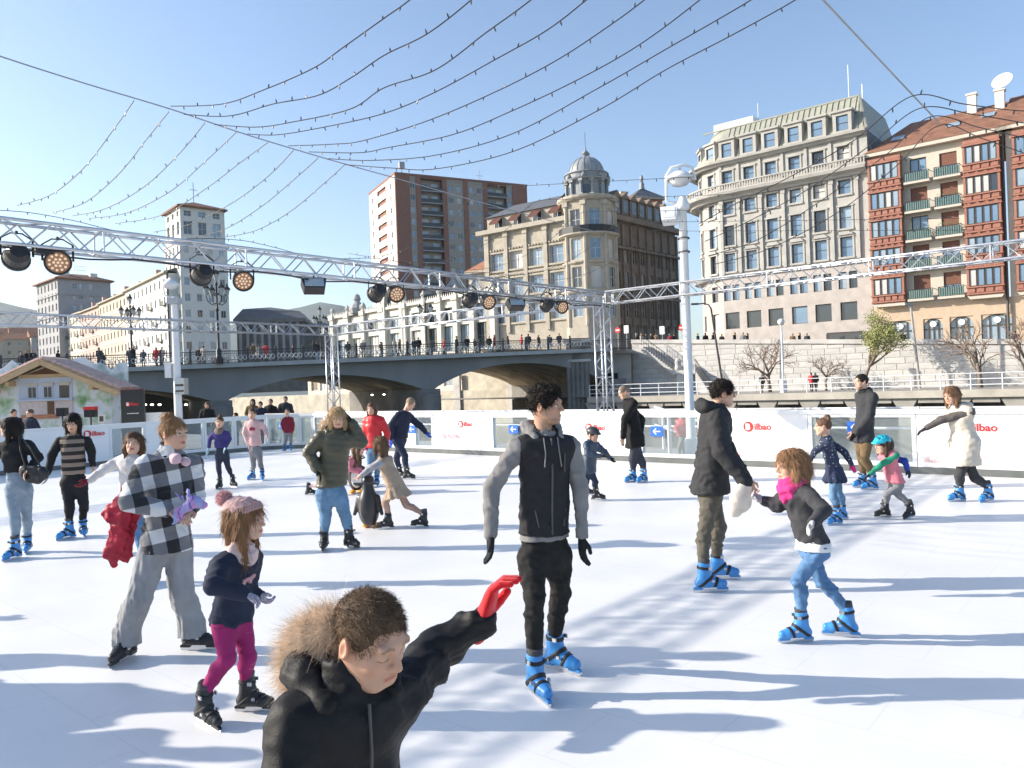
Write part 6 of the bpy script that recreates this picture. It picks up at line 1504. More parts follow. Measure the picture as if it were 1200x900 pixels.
    if beard:
        bm = np.clip((-.045 - d_) * 30, 0, 1) * np.clip((b_ + .01) * 30, 0, 1) * (np.abs(d_ + .065) > .012); C = blend(C, (bm * beard)[:, None], br_ * .8 + .02)
    return V, Q, C
def scatter_strands(V, Q, N_, mask, count, length, dirfn, width, seed, seg=3, curl=.0, lift=0.0):
    """thin tapered strips growing from a surface"""
    rg = np.random.default_rng(seed); idx = np.where(mask)[0]
    if len(idx) == 0: return np.zeros((0, 3)), np.zeros((0, 4), int)
    I = rg.choice(idx, count); p = V[I] + rg.normal(size=(count, 3)) * .003; n = N_[I]; d = dirfn(p, n, rg); d /= np.linalg.norm(d, axis=1, keepdims=True) + 1e-9
    L_ = length * rg.uniform(.6, 1.25, count)[:, None]; w = np.cross(d, n + rg.normal(size=n.shape) * .4); w /= np.linalg.norm(w, axis=1, keepdims=True) + 1e-9
    vs_ = []; cv = rg.normal(size=(count, 3)) * curl
    for k in range(seg + 1):
        t = k / seg; c = p + d * L_ * t + cv * (t * t) * L_ + n * lift * t; ww = w * width * (1 - t * .85) * .5; vs_ += [c - ww, c + ww]
    A = np.stack(vs_, 1).reshape(-1, 3); b_ = (np.arange(count) * (2 * (seg + 1)))[:, None]
    Qs = np.concatenate([b_ + np.array([2 * k, 2 * k + 1, 2 * k + 3, 2 * k + 2]) for k in range(seg)])
    return A, Qs
def join(*parts):
    Vs, Qs, n = [], [], 0
    for V, Q in parts:
        if len(V) == 0: continue
        Vs.append(V); Qs.append(Q + n); n += len(V)
    return np.concatenate(Vs), np.concatenate(Qs)
def hair_parts(c, ax, hs, vox, style, seed, detail, tail=None):
    f, l, u = ax; R_ = (l, f, u); k = hs
    def pt(a, b_, d): return c + (l * a + f * b_ + u * d) * k
    ln = {'long': .34, 'bob': .16, 'mid': .23}.get(style, 0)
    F = Field(c - .2 * k - np.array([0, 0, ln + (.25 if tail is not None else 0)]) , c + .2 * k, vox); th = {'short': .010, 'crop': .005, 'curly': .013, 'bun': .006, 'ponytail': .006}.get(style, .012) * k
    F.ell(pt(0, -.014, .03), R_, (.075 * k + th, .094 * k + th, .088 * k + th), .01)
    if style == 'curly': F.ell(pt(0, .05, .09), R_, (.055 * k, .04 * k, .03 * k), .02)
    # open the face
    F.ell(pt(0, .14, -.045 + (.016 if style in ('crop', 'short') else 0)), R_, (.070 * k, .11 * k, (.122 if style in ('bun', 'ponytail') else .112) * k), .010, 'sub')
    F.cut(pt(0, 0, -.052 if style == 'crop' else -.035 if style in ('short', 'crop', 'curly', 'bun', 'ponytail') else -.055), -u + f * (.75 if style in ('short', 'crop', 'curly') else .3))
    if ln:
        dn = nrm(-UP * 1.0 - u * .3)
        for sx in (-1, 1):
            F.cone(pt(.075 * sx, -.01, .03), pt(.078 * sx, .004, -.05) , .03 * k, .03 * k, .03); F.cone(pt(.078 * sx, .0, -.05), pt(.075 * sx, .015, -.05) + dn * (ln - .06) * k, .032 * k, .02 * k, .03)
        F.cone(pt(0, -.075, .03), pt(0, -.085, -.03), .07 * k, .065 * k, .04); F.cone(pt(-.03, -.085, -.03), pt(-.03, -.085, -.03) + dn * (ln - .02) * k, .05 * k, .035 * k, .04); F.cone(pt(.03, -.085, -.03), pt(.03, -.085, -.03) + dn * (ln - .02) * k, .05 * k, .035 * k, .04)
    if style in ('bun', 'ponytail'):
        F.ell(pt(0, -.06, .12), R_, (.042 * k, .042 * k, .04 * k), .015)
        if style == 'bun': F.ell(pt(.03, -.075, .1), R_, (.03 * k,) * 3, .01)
    if tail is not None:
        for a_, b_ in zip(tail[:-1], tail[1:]): F.cone(pt(*a_), pt(*b_), .03 * k, .024 * k, .02)
    V, Q = F.mesh()
    if len(V) == 0: return V, Q
    N_ = normals(V, Q); amp = {'curly': .009, 'crop': .002, 'short': .003, 'bun': .002, 'ponytail': .002}.get(style, .0028) * k
    V = V + N_ * (folds(V, amp, 1.1 if style != 'curly' else 1.6))[:, None]
    if detail:
        cnt, ln_, wd = detail
        if style in ('crop', 'short'): fn = lambda p, n, rg: n * .7 + (f * .55 + u * -.15)[None, :] + rg.normal(size=n.shape) * .25
        elif style == 'curly': fn = lambda p, n, rg: n * .6 + rg.normal(size=n.shape) * .7
        else:
            def fn(p, n, rg):
                g = np.tile(-UP * 1.0 + (-f * .15), (len(p), 1)); g = g - n * (np.sum(g * n, 1, keepdims=True)); return g + n * .02 + rg.normal(size=n.shape) * .055
        m_ = np.ones(len(V), bool); S_ = scatter_strands(V, Q, N_, m_, cnt, ln_, fn, wd, seed, 3, .5 if style == 'curly' else .15)
        V, Q = join((V, Q), S_)
    return V, Q
def hand_mesh(w, d, thumb, curl, k, vox, grow=0.0, side=1, spread=.0):
    x = nrm(d); y = np.array(thumb, float); y = nrm(y - x * (x @ y)); z = np.cross(x, y) * side   # z: back of the hand
    def pt(a, b_, c): return w + (x * a + y * b_ + z * c) * k
    F = Field(w - .2 * k, w + .2 * k, vox); g = grow
    F.cone(pt(-.035, 0, 0), pt(.02, 0, 0), .027 * k + g, .027 * k + g, .015, flat=(z, .75)); F.ell(pt(.05, .0, 0), (x, y, z), (.05 * k + g, .041 * k + g, .0165 * k + g), .012)
    for i, (yy, ln) in enumerate(((.029, .066), (.010, .074), (-.009, .069), (-.027, .055))):
        c1 = curl * .9; c2 = curl * 1.9; sp = (yy / .03) * spread
        a = pt(.085, yy, 0); b_ = a + (x * math.cos(c1) + y * sp - z * math.sin(c1)) * ln * .52 * k; e = b_ + (x * math.cos(c2) + y * sp - z * math.sin(c2)) * ln * .5 * k
        r_ = (.0092 - .0004 * i) * k + g * .8; F.cone(a, b_, r_, r_ * .95, .004); F.cone(b_, e, r_ * .95, r_ * .8, .002)
    a = pt(.018, .03, -.006); b_ = pt(.05, .057, -.014 - .012 * curl); e = pt(.08, .062 - .02 * curl, -.02 - .02 * curl)
    F.cone(a, b_, .0125 * k + g, .0105 * k + g, .012); F.cone(b_, e, .0105 * k + g, .0088 * k + g, .003)
    return F.mesh()

# ------------------------------------------------------------------ a person from joints seen in the photograph
def solve(prev, px, py, L_, sg):
    o = np.array([0, 0, EYE]); r_ = nrm(ray(px, py)); v = np.array(prev) - o; b_ = r_ @ v; c = v @ v - L_ * L_; disc = b_ * b_ - c
    t = b_ if disc <= 0 or sg == 0 else b_ + sg * math.sqrt(disc)
    return o + r_ * t
def add_mesh(t, org, name, VQ, m, fold=0, fsc=1.0, col=None, smooth=True, st=(.8, .8, 1.6)):
    V, Q = VQ
    if len(V) == 0: return None
    if fold: V = V + normals(V, Q) * folds(V, fold, fsc, st)[:, None]
    return obj(name, np_mesh(name, V - org, Q, col, smooth), m, t)
PERSONS = []
def person(sp, cat='person'):
    H = sp['H']; S = H / 1.75; hs = sp.get('hs', 1.0)
    # feet first: they stand on the ice
    feet = {}
    fz = sp.get('fz', 0.0)
    for sd in 'lr':
        ft = sp['f' + sd]; G = ground(ft[0], ft[1], fz + (ft[3] if len(ft) > 3 else 0.0)); feet[sd] = (G, R(ft[2]), R(ft[4]) if len(ft) > 4 else 0.0)
    d0 = (feet['l'][0][1] + feet['r'][0][1]) / 2 + sp.get('dd', 0)
    org = np.array([(feet['l'][0][0] + feet['r'][0][0]) / 2, (feet['l'][0][1] + feet['r'][0][1]) / 2, fz])
    t = thing('person', sp['label'], cat, tuple(org), 0, sp.get('group')); t['_'] = 0; del t['_']
    fs = sp.get('fs', .38 + .55 * S)
    ank = {}
    for sd in 'lr':
        G, az, pit = feet[sd]
        if sp.get('skates', 'blue') != 'none': a1, a2, heel = skate(t, org, G, az, fs, sp.get('skates', 'blue'), pit)
        else: a1, a2, heel = G + UP * .1 * S, G + UP * .2, G
        ank[sd] = a1
    vc = sp.get('vox') or min(.03, max(.010, d0 * .0021)); vh = sp.get('voxh') or min(.012, max(.0036, d0 * .0009))
    hp = sp['hip']; hipc = P(hp[0], hp[1], d0 + (hp[2] if len(hp) > 2 else 0)); nk_ = sp['nk']; nk = P(nk_[0], nk_[1], d0 + (nk_[2] if len(nk_) > 2 else 0))
    th = R(sp['face']); f, L, _ = head_axes(th); spine = nrm(nk - hipc); f = nrm(f - spine * (f @ spine)); L = np.cross(spine, f)
    rollv = sp.get('sroll', 0); Ls = nrm(L + spine * rollv)
    wS = sp.get('wS', 1.0) * S; sw = .172 * wS
    thp = R(sp.get('hface', sp['face'])); fp, Lp, _ = head_axes(thp)
    sh = {'l': nk - spine * .064 * S + Ls * sw, 'r': nk - spine * .064 * S - Ls * sw}
    hip = {'l': hipc + Lp * .085 * wS, 'r': hipc - Lp * .085 * wS}
    el, wr, kn = {}, {}, {}
    for sd in 'lr':
        e = sp['e' + sd]; w = sp['w' + sd]; el[sd] = solve(sh[sd], e[0], e[1], .285 * S, e[2] if len(e) > 2 else 0); wr[sd] = solve(el[sd], w[0], w[1], .25 * S, w[2] if len(w) > 2 else 0)
        k_ = sp['k' + sd]; kn[sd] = P(k_[0], k_[1], (hip[sd][1] + ank[sd][1]) / 2 + (k_[2] if len(k_) > 2 else -.02))
    # head
    hd = sp['hd']; hx_, hy_ = hd[0], hd[1]; haz = R(hd[2] if len(hd) > 2 else sp['face']); hpit = R(hd[3] if len(hd) > 3 else 0); hrol = R(hd[4] if len(hd) > 4 else 0)
    ax = head_axes(haz, hpit, hrol); hc = P(hx_, hy_, nk[1] + ax[0][1] * .03 + sp.get('hdd', 0))
    hairc = sp.get('hairc', (.05, .03, .02))
    hV, hQ, hC = head_mesh(hc, ax, nk - spine * .03, hs, vh, sp.get('skin', 'mid'), sp.get('brow', hairc), sp.get('eyes', 'open'), sp.get('fem', False), sp.get('beard', 0), sp.get('neck', .05 if not sp.get('fem') else .043))
    # core body under the clothes, one surface
    allp = np.array([nk, hipc] + [v_[s_] for v_ in (sh, hip, el, wr, kn, ank) for s_ in 'lr']); lo, hi = allp.min(0) - .16 * S, allp.max(0) + .16 * S
    C = Field(lo, hi, max(.022, vc * 1.4)); kk = .04
    C.cone(sh['l'], sh['r'], .032 * S, .032 * S, kk); C.cone(nk - spine * .1 * S, hipc, .092 * wS, .088 * wS, kk, flat=(f, .7))
    C.cone(nk + spine * .02, nk - spine * .08, .045, .06, kk)
    for sd in 'lr':
        C.cone(sh[sd], el[sd], .036 * S, .028 * S, .02); C.cone(el[sd], wr[sd], .027 * S, .019 * S, .02); C.cone(hip[sd], kn[sd], .056 * S, .034 * S, .03); C.cone(kn[sd], ank[sd], .032 * S, .022 * S, .01)
    bV, bQ = C.mesh(); base = np.array(SKINS[sp.get('skin', 'mid')])
    parts = [(hV, hQ), (bV, bQ)]; cols_ = [hC, np.tile(base, (len(bV), 1))]
    hk = sp.get('hk', .9 * S + .08)
    gm = sp.get('glove')
    for sd in 'lr':
        hd_ = sp.get('h' + sd, {}); dr = hd_.get('dir'); dr = nrm(wr[sd] - el[sd]) if dr is None else np.array(dr, float)
        tb = hd_.get('thumb'); tb = f + np.array([0, 0, .05]) if tb is None else np.array(tb, float)
        vq = hand_mesh(wr[sd], dr, tb, hd_.get('curl', .35), hk, sp.get('voxhand') or min(.010, max(.0042, d0 * .0009)), .003 if gm else 0, 1 if sd == 'l' else -1)
        g_ = hd_.get('glove', gm)
        if g_: add_mesh(t, org, 'glove', vq, g_)
        else: parts.append(vq); cols_.append(np.tile(base, (len(vq[0]), 1)))
    V, Q = join(*parts); add_mesh(t, org, 'body', (V, Q), m_skin, col=np.concatenate(cols_))
    # trousers
    bt_ = sp['bottom']; lw = bt_.get('w', 1.0); g = bt_.get('t', .008); fl = bt_.get('flare', 0)
    T = Field(lo, hi, vc)
    rise = bt_.get('rise', .15) * S
    T.cone(hipc + spine * (rise - .02), hipc - spine * .0, .12 * wS + g, .14 * wS + g, .04, flat=(f, .76))
    for sd in 'lr':
        T.cone(hip[sd] - UP * .02, kn[sd], .088 * S * lw + g, .058 * S * (lw + fl * .6) + g, .035); ca = kn[sd] + (ank[sd] - kn[sd]) * .3 - fp * .015
        T.cone(kn[sd], ca, .056 * S * (lw + fl * .6) + g, .055 * S * (lw + fl * .9) + g, .02); T.cone(ca, ank[sd], .055 * S * (lw + fl * .9) + g, (.040 * lw + .085 * fl) * S + g, .02)
        if fl: T.cone(ank[sd], ank[sd] - UP * .13 * S, (.04 * lw + .085 * fl) * S + g, (.04 * lw + .11 * fl) * S + g, .02)
    T.cut(hipc + spine * rise, spine)
    if fl: T.cut(np.array([0, 0, fz + .105]), -UP)
    add_mesh(t, org, bt_.get('name', 'trousers'), T.mesh(), bt_['m'], bt_.get('fold', .0035), 1.2, st=(1.5, 1.5, .3) if fl else (.7, .7, 1.8))
    # top
    tp = sp['top']; tk = tp.get('t', .015); slv = tp.get('sleeve', True)
    T = Field(lo - np.array([.1, .1, tp.get('hem', 0)]), hi + .1, vc); waist = hipc + spine * np.linalg.norm(nk - hipc) * .38; bw = tp.get('w', 1.0)
    T.cone(sh['l'] - L * .02, sh['r'] + L * .02, .050 * S + tk, .050 * S + tk, .05); T.cone(nk - spine * .05 * S + L * .05 * S, nk - spine * .05 * S - L * .05 * S, .055 * S + tk * .8, .055 * S + tk * .8, .05)
    T.cone(nk - spine * .12 * S + f * .01, waist, .142 * wS * bw + tk, .128 * wS * bw + tk, .06, flat=(f, .72)); T.cone(waist, hipc, .128 * wS * bw + tk, .15 * wS * bw + tk, .05, flat=(f, .76))
    if sp.get('fem') and H > 1.5: T.cone(nk - spine * .2 * S + f * .075 * S + L * .06 * S, nk - spine * .2 * S + f * .075 * S - L * .06 * S, .06 * S + tk * .5, .06 * S + tk * .5, .05)
    hem = (tp['hy'] - hp[1]) * hipc[1] / 900 if 'hy' in tp else tp.get('hem', .06) * S; flr = tp.get('flare', 0)
    hdir = nrm(np.array(tp.get('hemdir', (0, 0, -1)), float))
    hb = hipc + hdir * hem
    T.cone(hipc, hb + hdir * .05 if hem > 0 else hipc - UP * .02, .15 * wS * bw + tk, (.155 + flr) * wS * bw + tk, .04, flat=(f, .82))
    if tp.get('overlegs'):
        for sd in 'lr': T.cone(hip[sd], hip[sd] + (kn[sd] - hip[sd]) * .75, .1 * S + tk, (.1 + flr * .6) * S + tk, .06)
    if slv:
        for sd in 'lr':
            aw = tp.get('aw', 1.0); T.cone(sh[sd], el[sd], .056 * S * aw + tk * .9, .046 * S * aw + tk * .9, .018); T.cone(el[sd], el[sd] + (wr[sd] - el[sd]) * .96, .046 * S * aw + tk * .9, .034 * S * aw + tk * .8, .008)
    col_h = tp.get('collar', .03); T.cone(nk - spine * .02, nk + spine * col_h, .06 * S + tk, .052 * S + tk * .9, .03)
    if col_h > .02: T.cone(nk + spine * (col_h - .01), nk + spine * (col_h + .12), .05 * S + tk * .3, .052 * S + tk * .4, .005, op='sub')
    T.cut(hb, nrm(hb - waist) if tp.get('hemdir') else np.array([0, 0, -1.0]) + np.array(tp.get('hemtilt', (0, 0, 0))))
    V, Q = T.mesh()
    if tp.get('quilt'):
        N_ = normals(V, Q); per = tp['quilt']; along = V @ spine
        V = V + N_ * (tp.get('qa', .011) * (np.abs(np.sin(math.pi * along / per)) ** .6 - .6))[:, None]
    top = add_mesh(t, org, tp.get('name', 'jacket'), (V, Q), tp['m'], tp.get('fold', .005), tp.get('fsc', 1.0))
    J = dict(nk=nk, hipc=hipc, sh=sh, el=el, wr=wr, kn=kn, ank=ank, hip=hip, f=f, L=L, spine=spine, S=S, wS=wS, hc=hc, ax=ax, hs=hs, org=org, t=t, vc=vc, vh=vh, lo=lo, hi=hi, waist=waist, top=top, d0=d0, tk=tk)
    # hair
    hst = sp.get('hair')
    if hst:
        det = sp.get('strands'); vq = hair_parts(hc, ax, hs, max(vh, .006), hst, int(hp[0]), det, sp.get('tail'))
        add_mesh(t, org, 'hair', vq, hair_mat('hair_%.3f_%.3f_%.3f' % tuple(hairc), hairc))
    for fn in sp.get('extra', ()): fn(J)
    PERSONS.append(J)
    return J

# ------------------------------------------------------------------ garments and gear added to single people
def F_box(c, r_, vox): return Field(np.array(c) - r_, np.array(c) + r_, vox)
def x_vest(m, thick=.026, name='vest', hem=.02, fold=.004):
    def fn(J):
        nk, sp_, f, L, S, wS, hipc = J['nk'], J['spine'], J['f'], J['L'], J['S'], J['wS'], J['hipc']; tk = thick; T = Field(J['lo'] - .05, J['hi'] + .05, J['vc'])
        T.cone(J['sh']['l'] - L * .035, J['sh']['r'] + L * .035, .052 * S + tk, .052 * S + tk, .05); T.cone(nk - sp_ * .12 * S + f * .01, J['waist'], .142 * wS + tk, .128 * wS + tk, .06, flat=(f, .74)); T.cone(J['waist'], hipc, .128 * wS + tk, .148 * wS + tk, .05, flat=(f, .78)); T.cone(hipc, hipc - sp_ * .1, .148 * wS + tk, .148 * wS + tk, .04, flat=(f, .8))
        T.cone(nk - sp_ * .02, nk + sp_ * .035, .062 * S + tk, .058 * S + tk, .03); T.cone(nk - sp_ * .01 + f * .02, nk + sp_ * .16 + f * .05, .055 * S, .075 * S, .01, op='sub'); T.cut(hipc - sp_ * hem * S, -sp_)
        v = add_mesh(J['t'], J['org'], name, T.mesh(), m, fold, 1.0)
        b = MB(); p = [nk + f * (.085 * S + tk) - sp_ * .0, nk - sp_ * .2 * S + f * (.105 * S + tk), J['waist'] + f * (.095 * S + tk + .004), hipc - sp_ * (hem - .015) * S + f * (.1 * S + tk)]
        b.tube([x - J['org'] for x in p], .006, 5); b.build('zip', m_frame_d, J['t'])
    return fn
def x_scarf(m, r0=.085, h=.09, name='scarf', f_off=.02):
    def fn(J):
        nk, sp_, f, S = J['nk'], J['spine'], J['f'], J['S']; c = nk + sp_ * .02 + f * f_off; T = F_box(c, .28, max(.007, J['vc'] * .7)); rr = r0 * S
        for k in range(3): z = (k - 1) * h / 3; a = c + sp_ * z; pts = [a + (J['L'] * math.cos(t) + f * math.sin(t)) * (rr + .012 * (1 - abs(k - 1)) - .01 * k) - sp_ * .02 * math.sin(t) for t in np.linspace(0, 2 * math.pi, 9)]; [T.cone(pts[i], pts[i + 1], h * .3, h * .3, .012) for i in range(8)]
        add_mesh(J['t'], J['org'], name, T.mesh(), m, .005, 1.5)
    return fn
def x_hood(m, size=1.0, fur=None, name='hood', back=.10, up=.0):
    def fn(J):
        nk, sp_, f, L, S = J['nk'], J['spine'], J['f'], J['L'], J['S']; c = nk - f * back * S + sp_ * (.02 + up) * S; T = F_box(c, .34 * size, max(.007, J['vc'] * .8)); s_ = size * S
        T.ell(c, (L, f, sp_), (.14 * s_, .09 * s_, .075 * s_), .02); T.cone(c + L * .12 * s_, nk + L * .1 * s_ + f * .06 * s_, .05 * s_, .04 * s_, .04); T.cone(c - L * .12 * s_, nk - L * .1 * s_ + f * .06 * s_, .05 * s_, .04 * s_, .04)
        T.ell(c + sp_ * .06 * s_ + f * .05 * s_, (L, f, sp_), (.09 * s_, .07 * s_, .06 * s_), .02, 'sub')
        add_mesh(J['t'], J['org'], name, T.mesh(), m, .005, 1.0)
        if fur:
            mf, cnt, ln, rad, cen, up_ = fur; F2 = F_box(c, .4 * size, max(.008, J['vc'] * .8)); pts = []
            for a in np.linspace(R(-10), R(190), 12): pts.append(c + cen(J) + (L * math.cos(a) * .15 - f * math.sin(a) * .14) * s_ + sp_ * (.01 + up_ * math.sin(a)) * s_)
            for i in range(11): F2.cone(pts[i], pts[i + 1], rad, rad, .02)
            V, Q = F2.mesh(); N_ = normals(V, Q); fnn = lambda p, n, rg: n * .9 + rg.normal(size=n.shape) * .35 - UP * .25
            A, B = scatter_strands(V, Q, N_, np.ones(len(V), bool), cnt, ln, fnn, .0028 if J['d0'] < 2 else .006, 3, 3, .5); V2, Q2 = join((V, Q), (A, B)); add_mesh(J['t'], J['org'], 'fur_trim', (V2, Q2), mf)
    return fn
def x_helmet(m, vent=None):
    def fn(J):
        c, (f, l, u), k = J['hc'], J['ax'], J['hs']; T = F_box(c, .22, max(.006, J['vh']))
        T.ell(c + u * .045 * k - f * .012 * k, (l, f, u), (.096 * k, .12 * k, .092 * k), .01); T.ell(c + (f * .10 + u * .04) * k, (l, f, u), (.07 * k, .04 * k, .02 * k), .02); T.ell(c + u * .02 * k - f * .01 * k, (l, f, u), (.084 * k, .104 * k, .092 * k), .004, 'sub'); T.cut(c + u * .022 * k, -u + f * .05)
        if vent:
            for a in (-.04, -.013, .013, .04):
                for b_ in (-.05, .0, .05): T.ell(c + (l * a * 1.15 + f * b_ + u * (.135 - abs(a) * .5 - abs(b_) * .35)) * k, (l, f, u), (.008 * k, .021 * k, .03 * k), .004, 'sub')
        hm = add_mesh(J['t'], J['org'], 'helmet', T.mesh(), m)
        b = MB()
        for sx in (-1, 1): b.tube([c + (l * .082 * sx + u * .03) * k - J['org'], c + (l * .07 * sx + f * .01 - u * .06) * k - J['org'], c + (f * .045 - u * .115) * k - J['org']], .006, 5)
        b.build('chin_strap', m_skstrap, J['t'])
    return fn
def x_beanie(m, m2, m3):
    def fn(J):
        c, (f, l, u), k = J['hc'], J['ax'], J['hs']; T = F_box(c, .3, max(.006, J['vh']))
        T.ell(c + (u * .055 - f * .02) * k, (l, f, u), (.088 * k, .105 * k, .085 * k), .02); T.ell(c + (u * .075 - f * .09) * k, (l, f, u), (.06 * k, .075 * k, .06 * k), .05); T.ell(c + u * .01 * k, (l, f, u), (.077 * k, .095 * k, .09 * k), .004, 'sub'); T.cut(c + (u * .035) * k, -u + f * .42); add_mesh(J['t'], J['org'], 'beanie', T.mesh(), m, .003, 2)
        T = F_box(c, .22, max(.005, J['vh'])); n_ = nrm(-u + f * .42); p0 = c + u * .035 * k; T.ell(c + (u * .045 - f * .012) * k, (l, f, u), (.093 * k, .112 * k, .098 * k), .01); T.cut(p0 - n_ * .004, n_); T.cut(p0 - n_ * .05 * k, -n_); T.ell(c + u * .01 * k, (l, f, u), (.080 * k, .098 * k, .095 * k), .003, 'sub'); V, Q = T.mesh()
        if len(V):
            ang = np.arctan2((V - c) @ l, (V - c) @ f); V = V + normals(V, Q) * (.0035 * np.sin(ang * 34))[:, None]; add_mesh(J['t'], J['org'], 'beanie_brim', (V, Q), m2)
        pc = c + (u * .125 - f * .155) * k; T = F_box(pc, .08, .006); T.ell(pc, (l, f, u), (.036,) * 3, .01); V, Q = T.mesh(); N_ = normals(V, Q); A, B = scatter_strands(V, Q, N_, np.ones(len(V), bool), 900, .018, lambda p, n, rg: n + rg.normal(size=n.shape) * .4, .004, 2, 2); add_mesh(J['t'], J['org'], 'pompom', join((V, Q), (A, B)), m3)
    return fn
def x_skirt(m, length, r1, name='skirt', pleat=.008, lean=(0, 0, 0), top=.12):
    def fn(J):
        hipc, sp_, f, wS, S = J['hipc'], J['spine'], J['f'], J['wS'], J['S']; b_ = hipc + nrm(-UP + np.array(lean)) * length; T = Field(np.minimum(hipc, b_) - .4, np.maximum(hipc, b_) + .4, J['vc']); T.cone(hipc + sp_ * top, hipc, .13 * wS + .012, .155 * wS + .014, .03, flat=(f, .78)); T.cone(hipc, b_ - UP * .06, .155 * wS + .014, r1, .03, flat=(f, .85)); T.cut(b_, nrm(-UP + np.array(lean) * .6)); V, Q = T.mesh(); N_ = normals(V, Q); ang = np.arctan2((V - hipc) @ J['L'], (V - hipc) @ f); dep = np.clip((hipc[2] + .02 - V[:, 2]) / length, 0, 1); V = V + N_ * (pleat * np.sin(ang * 13 + 1) * dep)[:, None]; add_mesh(J['t'], J['org'], name, (V, Q), m, .003)
    return fn
def x_glasses(J):
    c, (f, l, u), k = J['hc'], J['ax'], J['hs']; b = MB(); o = c - J['org']
    for sx in (-1, 1): pts = [o + (l * (.033 * sx + .024 * math.cos(t)) + f * .104 + u * (.0 + .017 * math.sin(t))) * k for t in np.linspace(0, 6.283, 13)]; b.tube(pts, .0024, 5, cap=False); b.tube([o + (l * .056 * sx + f * .102 + u * .008) * k, o + (l * .08 * sx + u * .006) * k], .0024, 5)
    b.tube([o + (l * -.01 + f * .106 + u * .004) * k, o + (l * .01 + f * .106 + u * .004) * k], .0024, 5); b.build('glasses', m_iron, J['t'])
def blob(t, org, name, prims, m, vox, k=.02, fold=0, fsc=1.0):
    pts = np.array([p for pr in prims for p in (pr[0], pr[1])]); rm = max(max(pr[2], pr[3]) for pr in prims) + .03; F = Field(pts.min(0) - rm, pts.max(0) + rm, vox)
    for pr in prims: F.cone(pr[0], pr[1], pr[2], pr[3], k, flat=pr[4] if len(pr) > 4 else None)
    return add_mesh(t, org, name, F.mesh(), m, fold, fsc)
# ------------------------------------------------------------------ cloth colours
def plaid_mat(name):
    m, nt, b = nodes_of(name); N, L = nt.nodes, nt.links; tc = N.new('ShaderNodeTexCoord'); mp = N.new('ShaderNodeMapping'); mp.inputs['Rotation'].default_value = (0, R(10), R(-38)); L.new(tc.outputs['Object'], mp.inputs[0]); sx = N.new('ShaderNodeSeparateXYZ'); L.new(mp.outputs[0], sx.inputs[0])
    outs = []
    for ax, per in ((0, .17), (2, .19)):
        md = N.new('ShaderNodeMath'); md.operation = 'PINGPONG'; L.new(sx.outputs[ax], md.inputs[0]); md.inputs[1].default_value = per / 2; gt = N.new('ShaderNodeMath'); gt.operation = 'GREATER_THAN'; L.new(md.outputs[0], gt.inputs[0]); gt.inputs[1].default_value = per / 4; outs.append(gt.outputs[0])
    ad = N.new('ShaderNodeMath'); ad.operation = 'ADD'; L.new(outs[0], ad.inputs[0]); L.new(outs[1], ad.inputs[1]); dv = N.new('ShaderNodeMath'); dv.operation = 'MULTIPLY'; L.new(ad.outputs[0], dv.inputs[0]); dv.inputs[1].default_value = .5
    cr = N.new('ShaderNodeValToRGB'); cr.color_ramp.interpolation = 'CONSTANT'; e = cr.color_ramp.elements; e[0].color = (.016, .016, .018, 1); e[1].position = .75; e[1].color = (.66, .65, .64, 1); k = e.new(.25); k.color = (.17, .17, .18, 1); L.new(dv.outputs[0], cr.inputs[0])
    nz = N.new('ShaderNodeTexNoise'); nz.inputs['Scale'].default_value = 160; L.new(tc.outputs['Object'], nz.inputs['Vector']); mx = N.new('ShaderNodeMix'); mx.data_type = 'RGBA'; mx.blend_type = 'OVERLAY'; mx.inputs[0].default_value = .5; L.new(cr.outputs[0], mx.inputs[6]); L.new(nz.outputs['Color'], mx.inputs[7]); L.new(cr.outputs[0], b.inputs['Base Color'])
    bp = N.new('ShaderNodeBump'); bp.inputs['Strength'].default_value = .6; bp.inputs['Distance'].default_value = .006; L.new(nz.outputs['Fac'], bp.inputs['Height']); L.new(bp.outputs[0], b.inputs['Normal']); b.inputs['Roughness'].default_value = .95; b.inputs['Sheen Weight'].default_value = .3; return m
def dots_mat(name, bg, fg, scale, size):
    m, nt, b = nodes_of(name); N, L = nt.nodes, nt.links; tc = N.new('ShaderNodeTexCoord'); v = N.new('ShaderNodeTexVoronoi'); v.inputs['Scale'].default_value = scale; v.inputs['Randomness'].default_value = .35; L.new(tc.outputs['Object'], v.inputs['Vector']); lt_ = N.new('ShaderNodeMath'); lt_.operation = 'LESS_THAN'; L.new(v.outputs['Distance'], lt_.inputs[0]); lt_.inputs[1].default_value = size; mx = N.new('ShaderNodeMix'); mx.data_type = 'RGBA'; L.new(lt_.outputs[0], mx.inputs[0]); mx.inputs[6].default_value = (*bg, 1); mx.inputs[7].default_value = (*fg, 1); L.new(mx.outputs[2], b.inputs['Base Color']); b.inputs['Roughness'].default_value = .85; return m
black = cloth('black_cotton', (.018, .018, .02)); blkdenim = cloth('black_denim', (.022, .021, .020), .85, .3, .4, 260, 0, 14); charcoal = cloth('charcoal_wool', (.05, .05, .054), .9, .15, .5, 220); navy = cloth('navy_cotton', (.022, .028, .05)); greyknit = cloth('grey_knit', (.22, .212, .205), .9, .18, .6, 260)
jeans = cloth('blue_denim', (.13, .235, .36), .85, .22, .4, 260, 0, 10); ltjeans = cloth('pale_denim', (.25, .31, .37), .85, .2, .4, 260, 0, 10); midjeans = cloth('mid_denim', (.10, .20, .36), .85, .25, .4, 260, 0, 12)
olive = mat('olive_puffer', (.080, .073, .046), .45, .12, 8, .15, 120, bdist=.003); greytr = ramp_mat('grey_pinstripe', 0, [(0, (.30, .30, .31)), (.5, (.24, .24, .25))], .9, period=.018, bump=.3); greytrouser = cloth('pale_grey_wool', (.31, .31, .315), .9, .12, .4, 240)
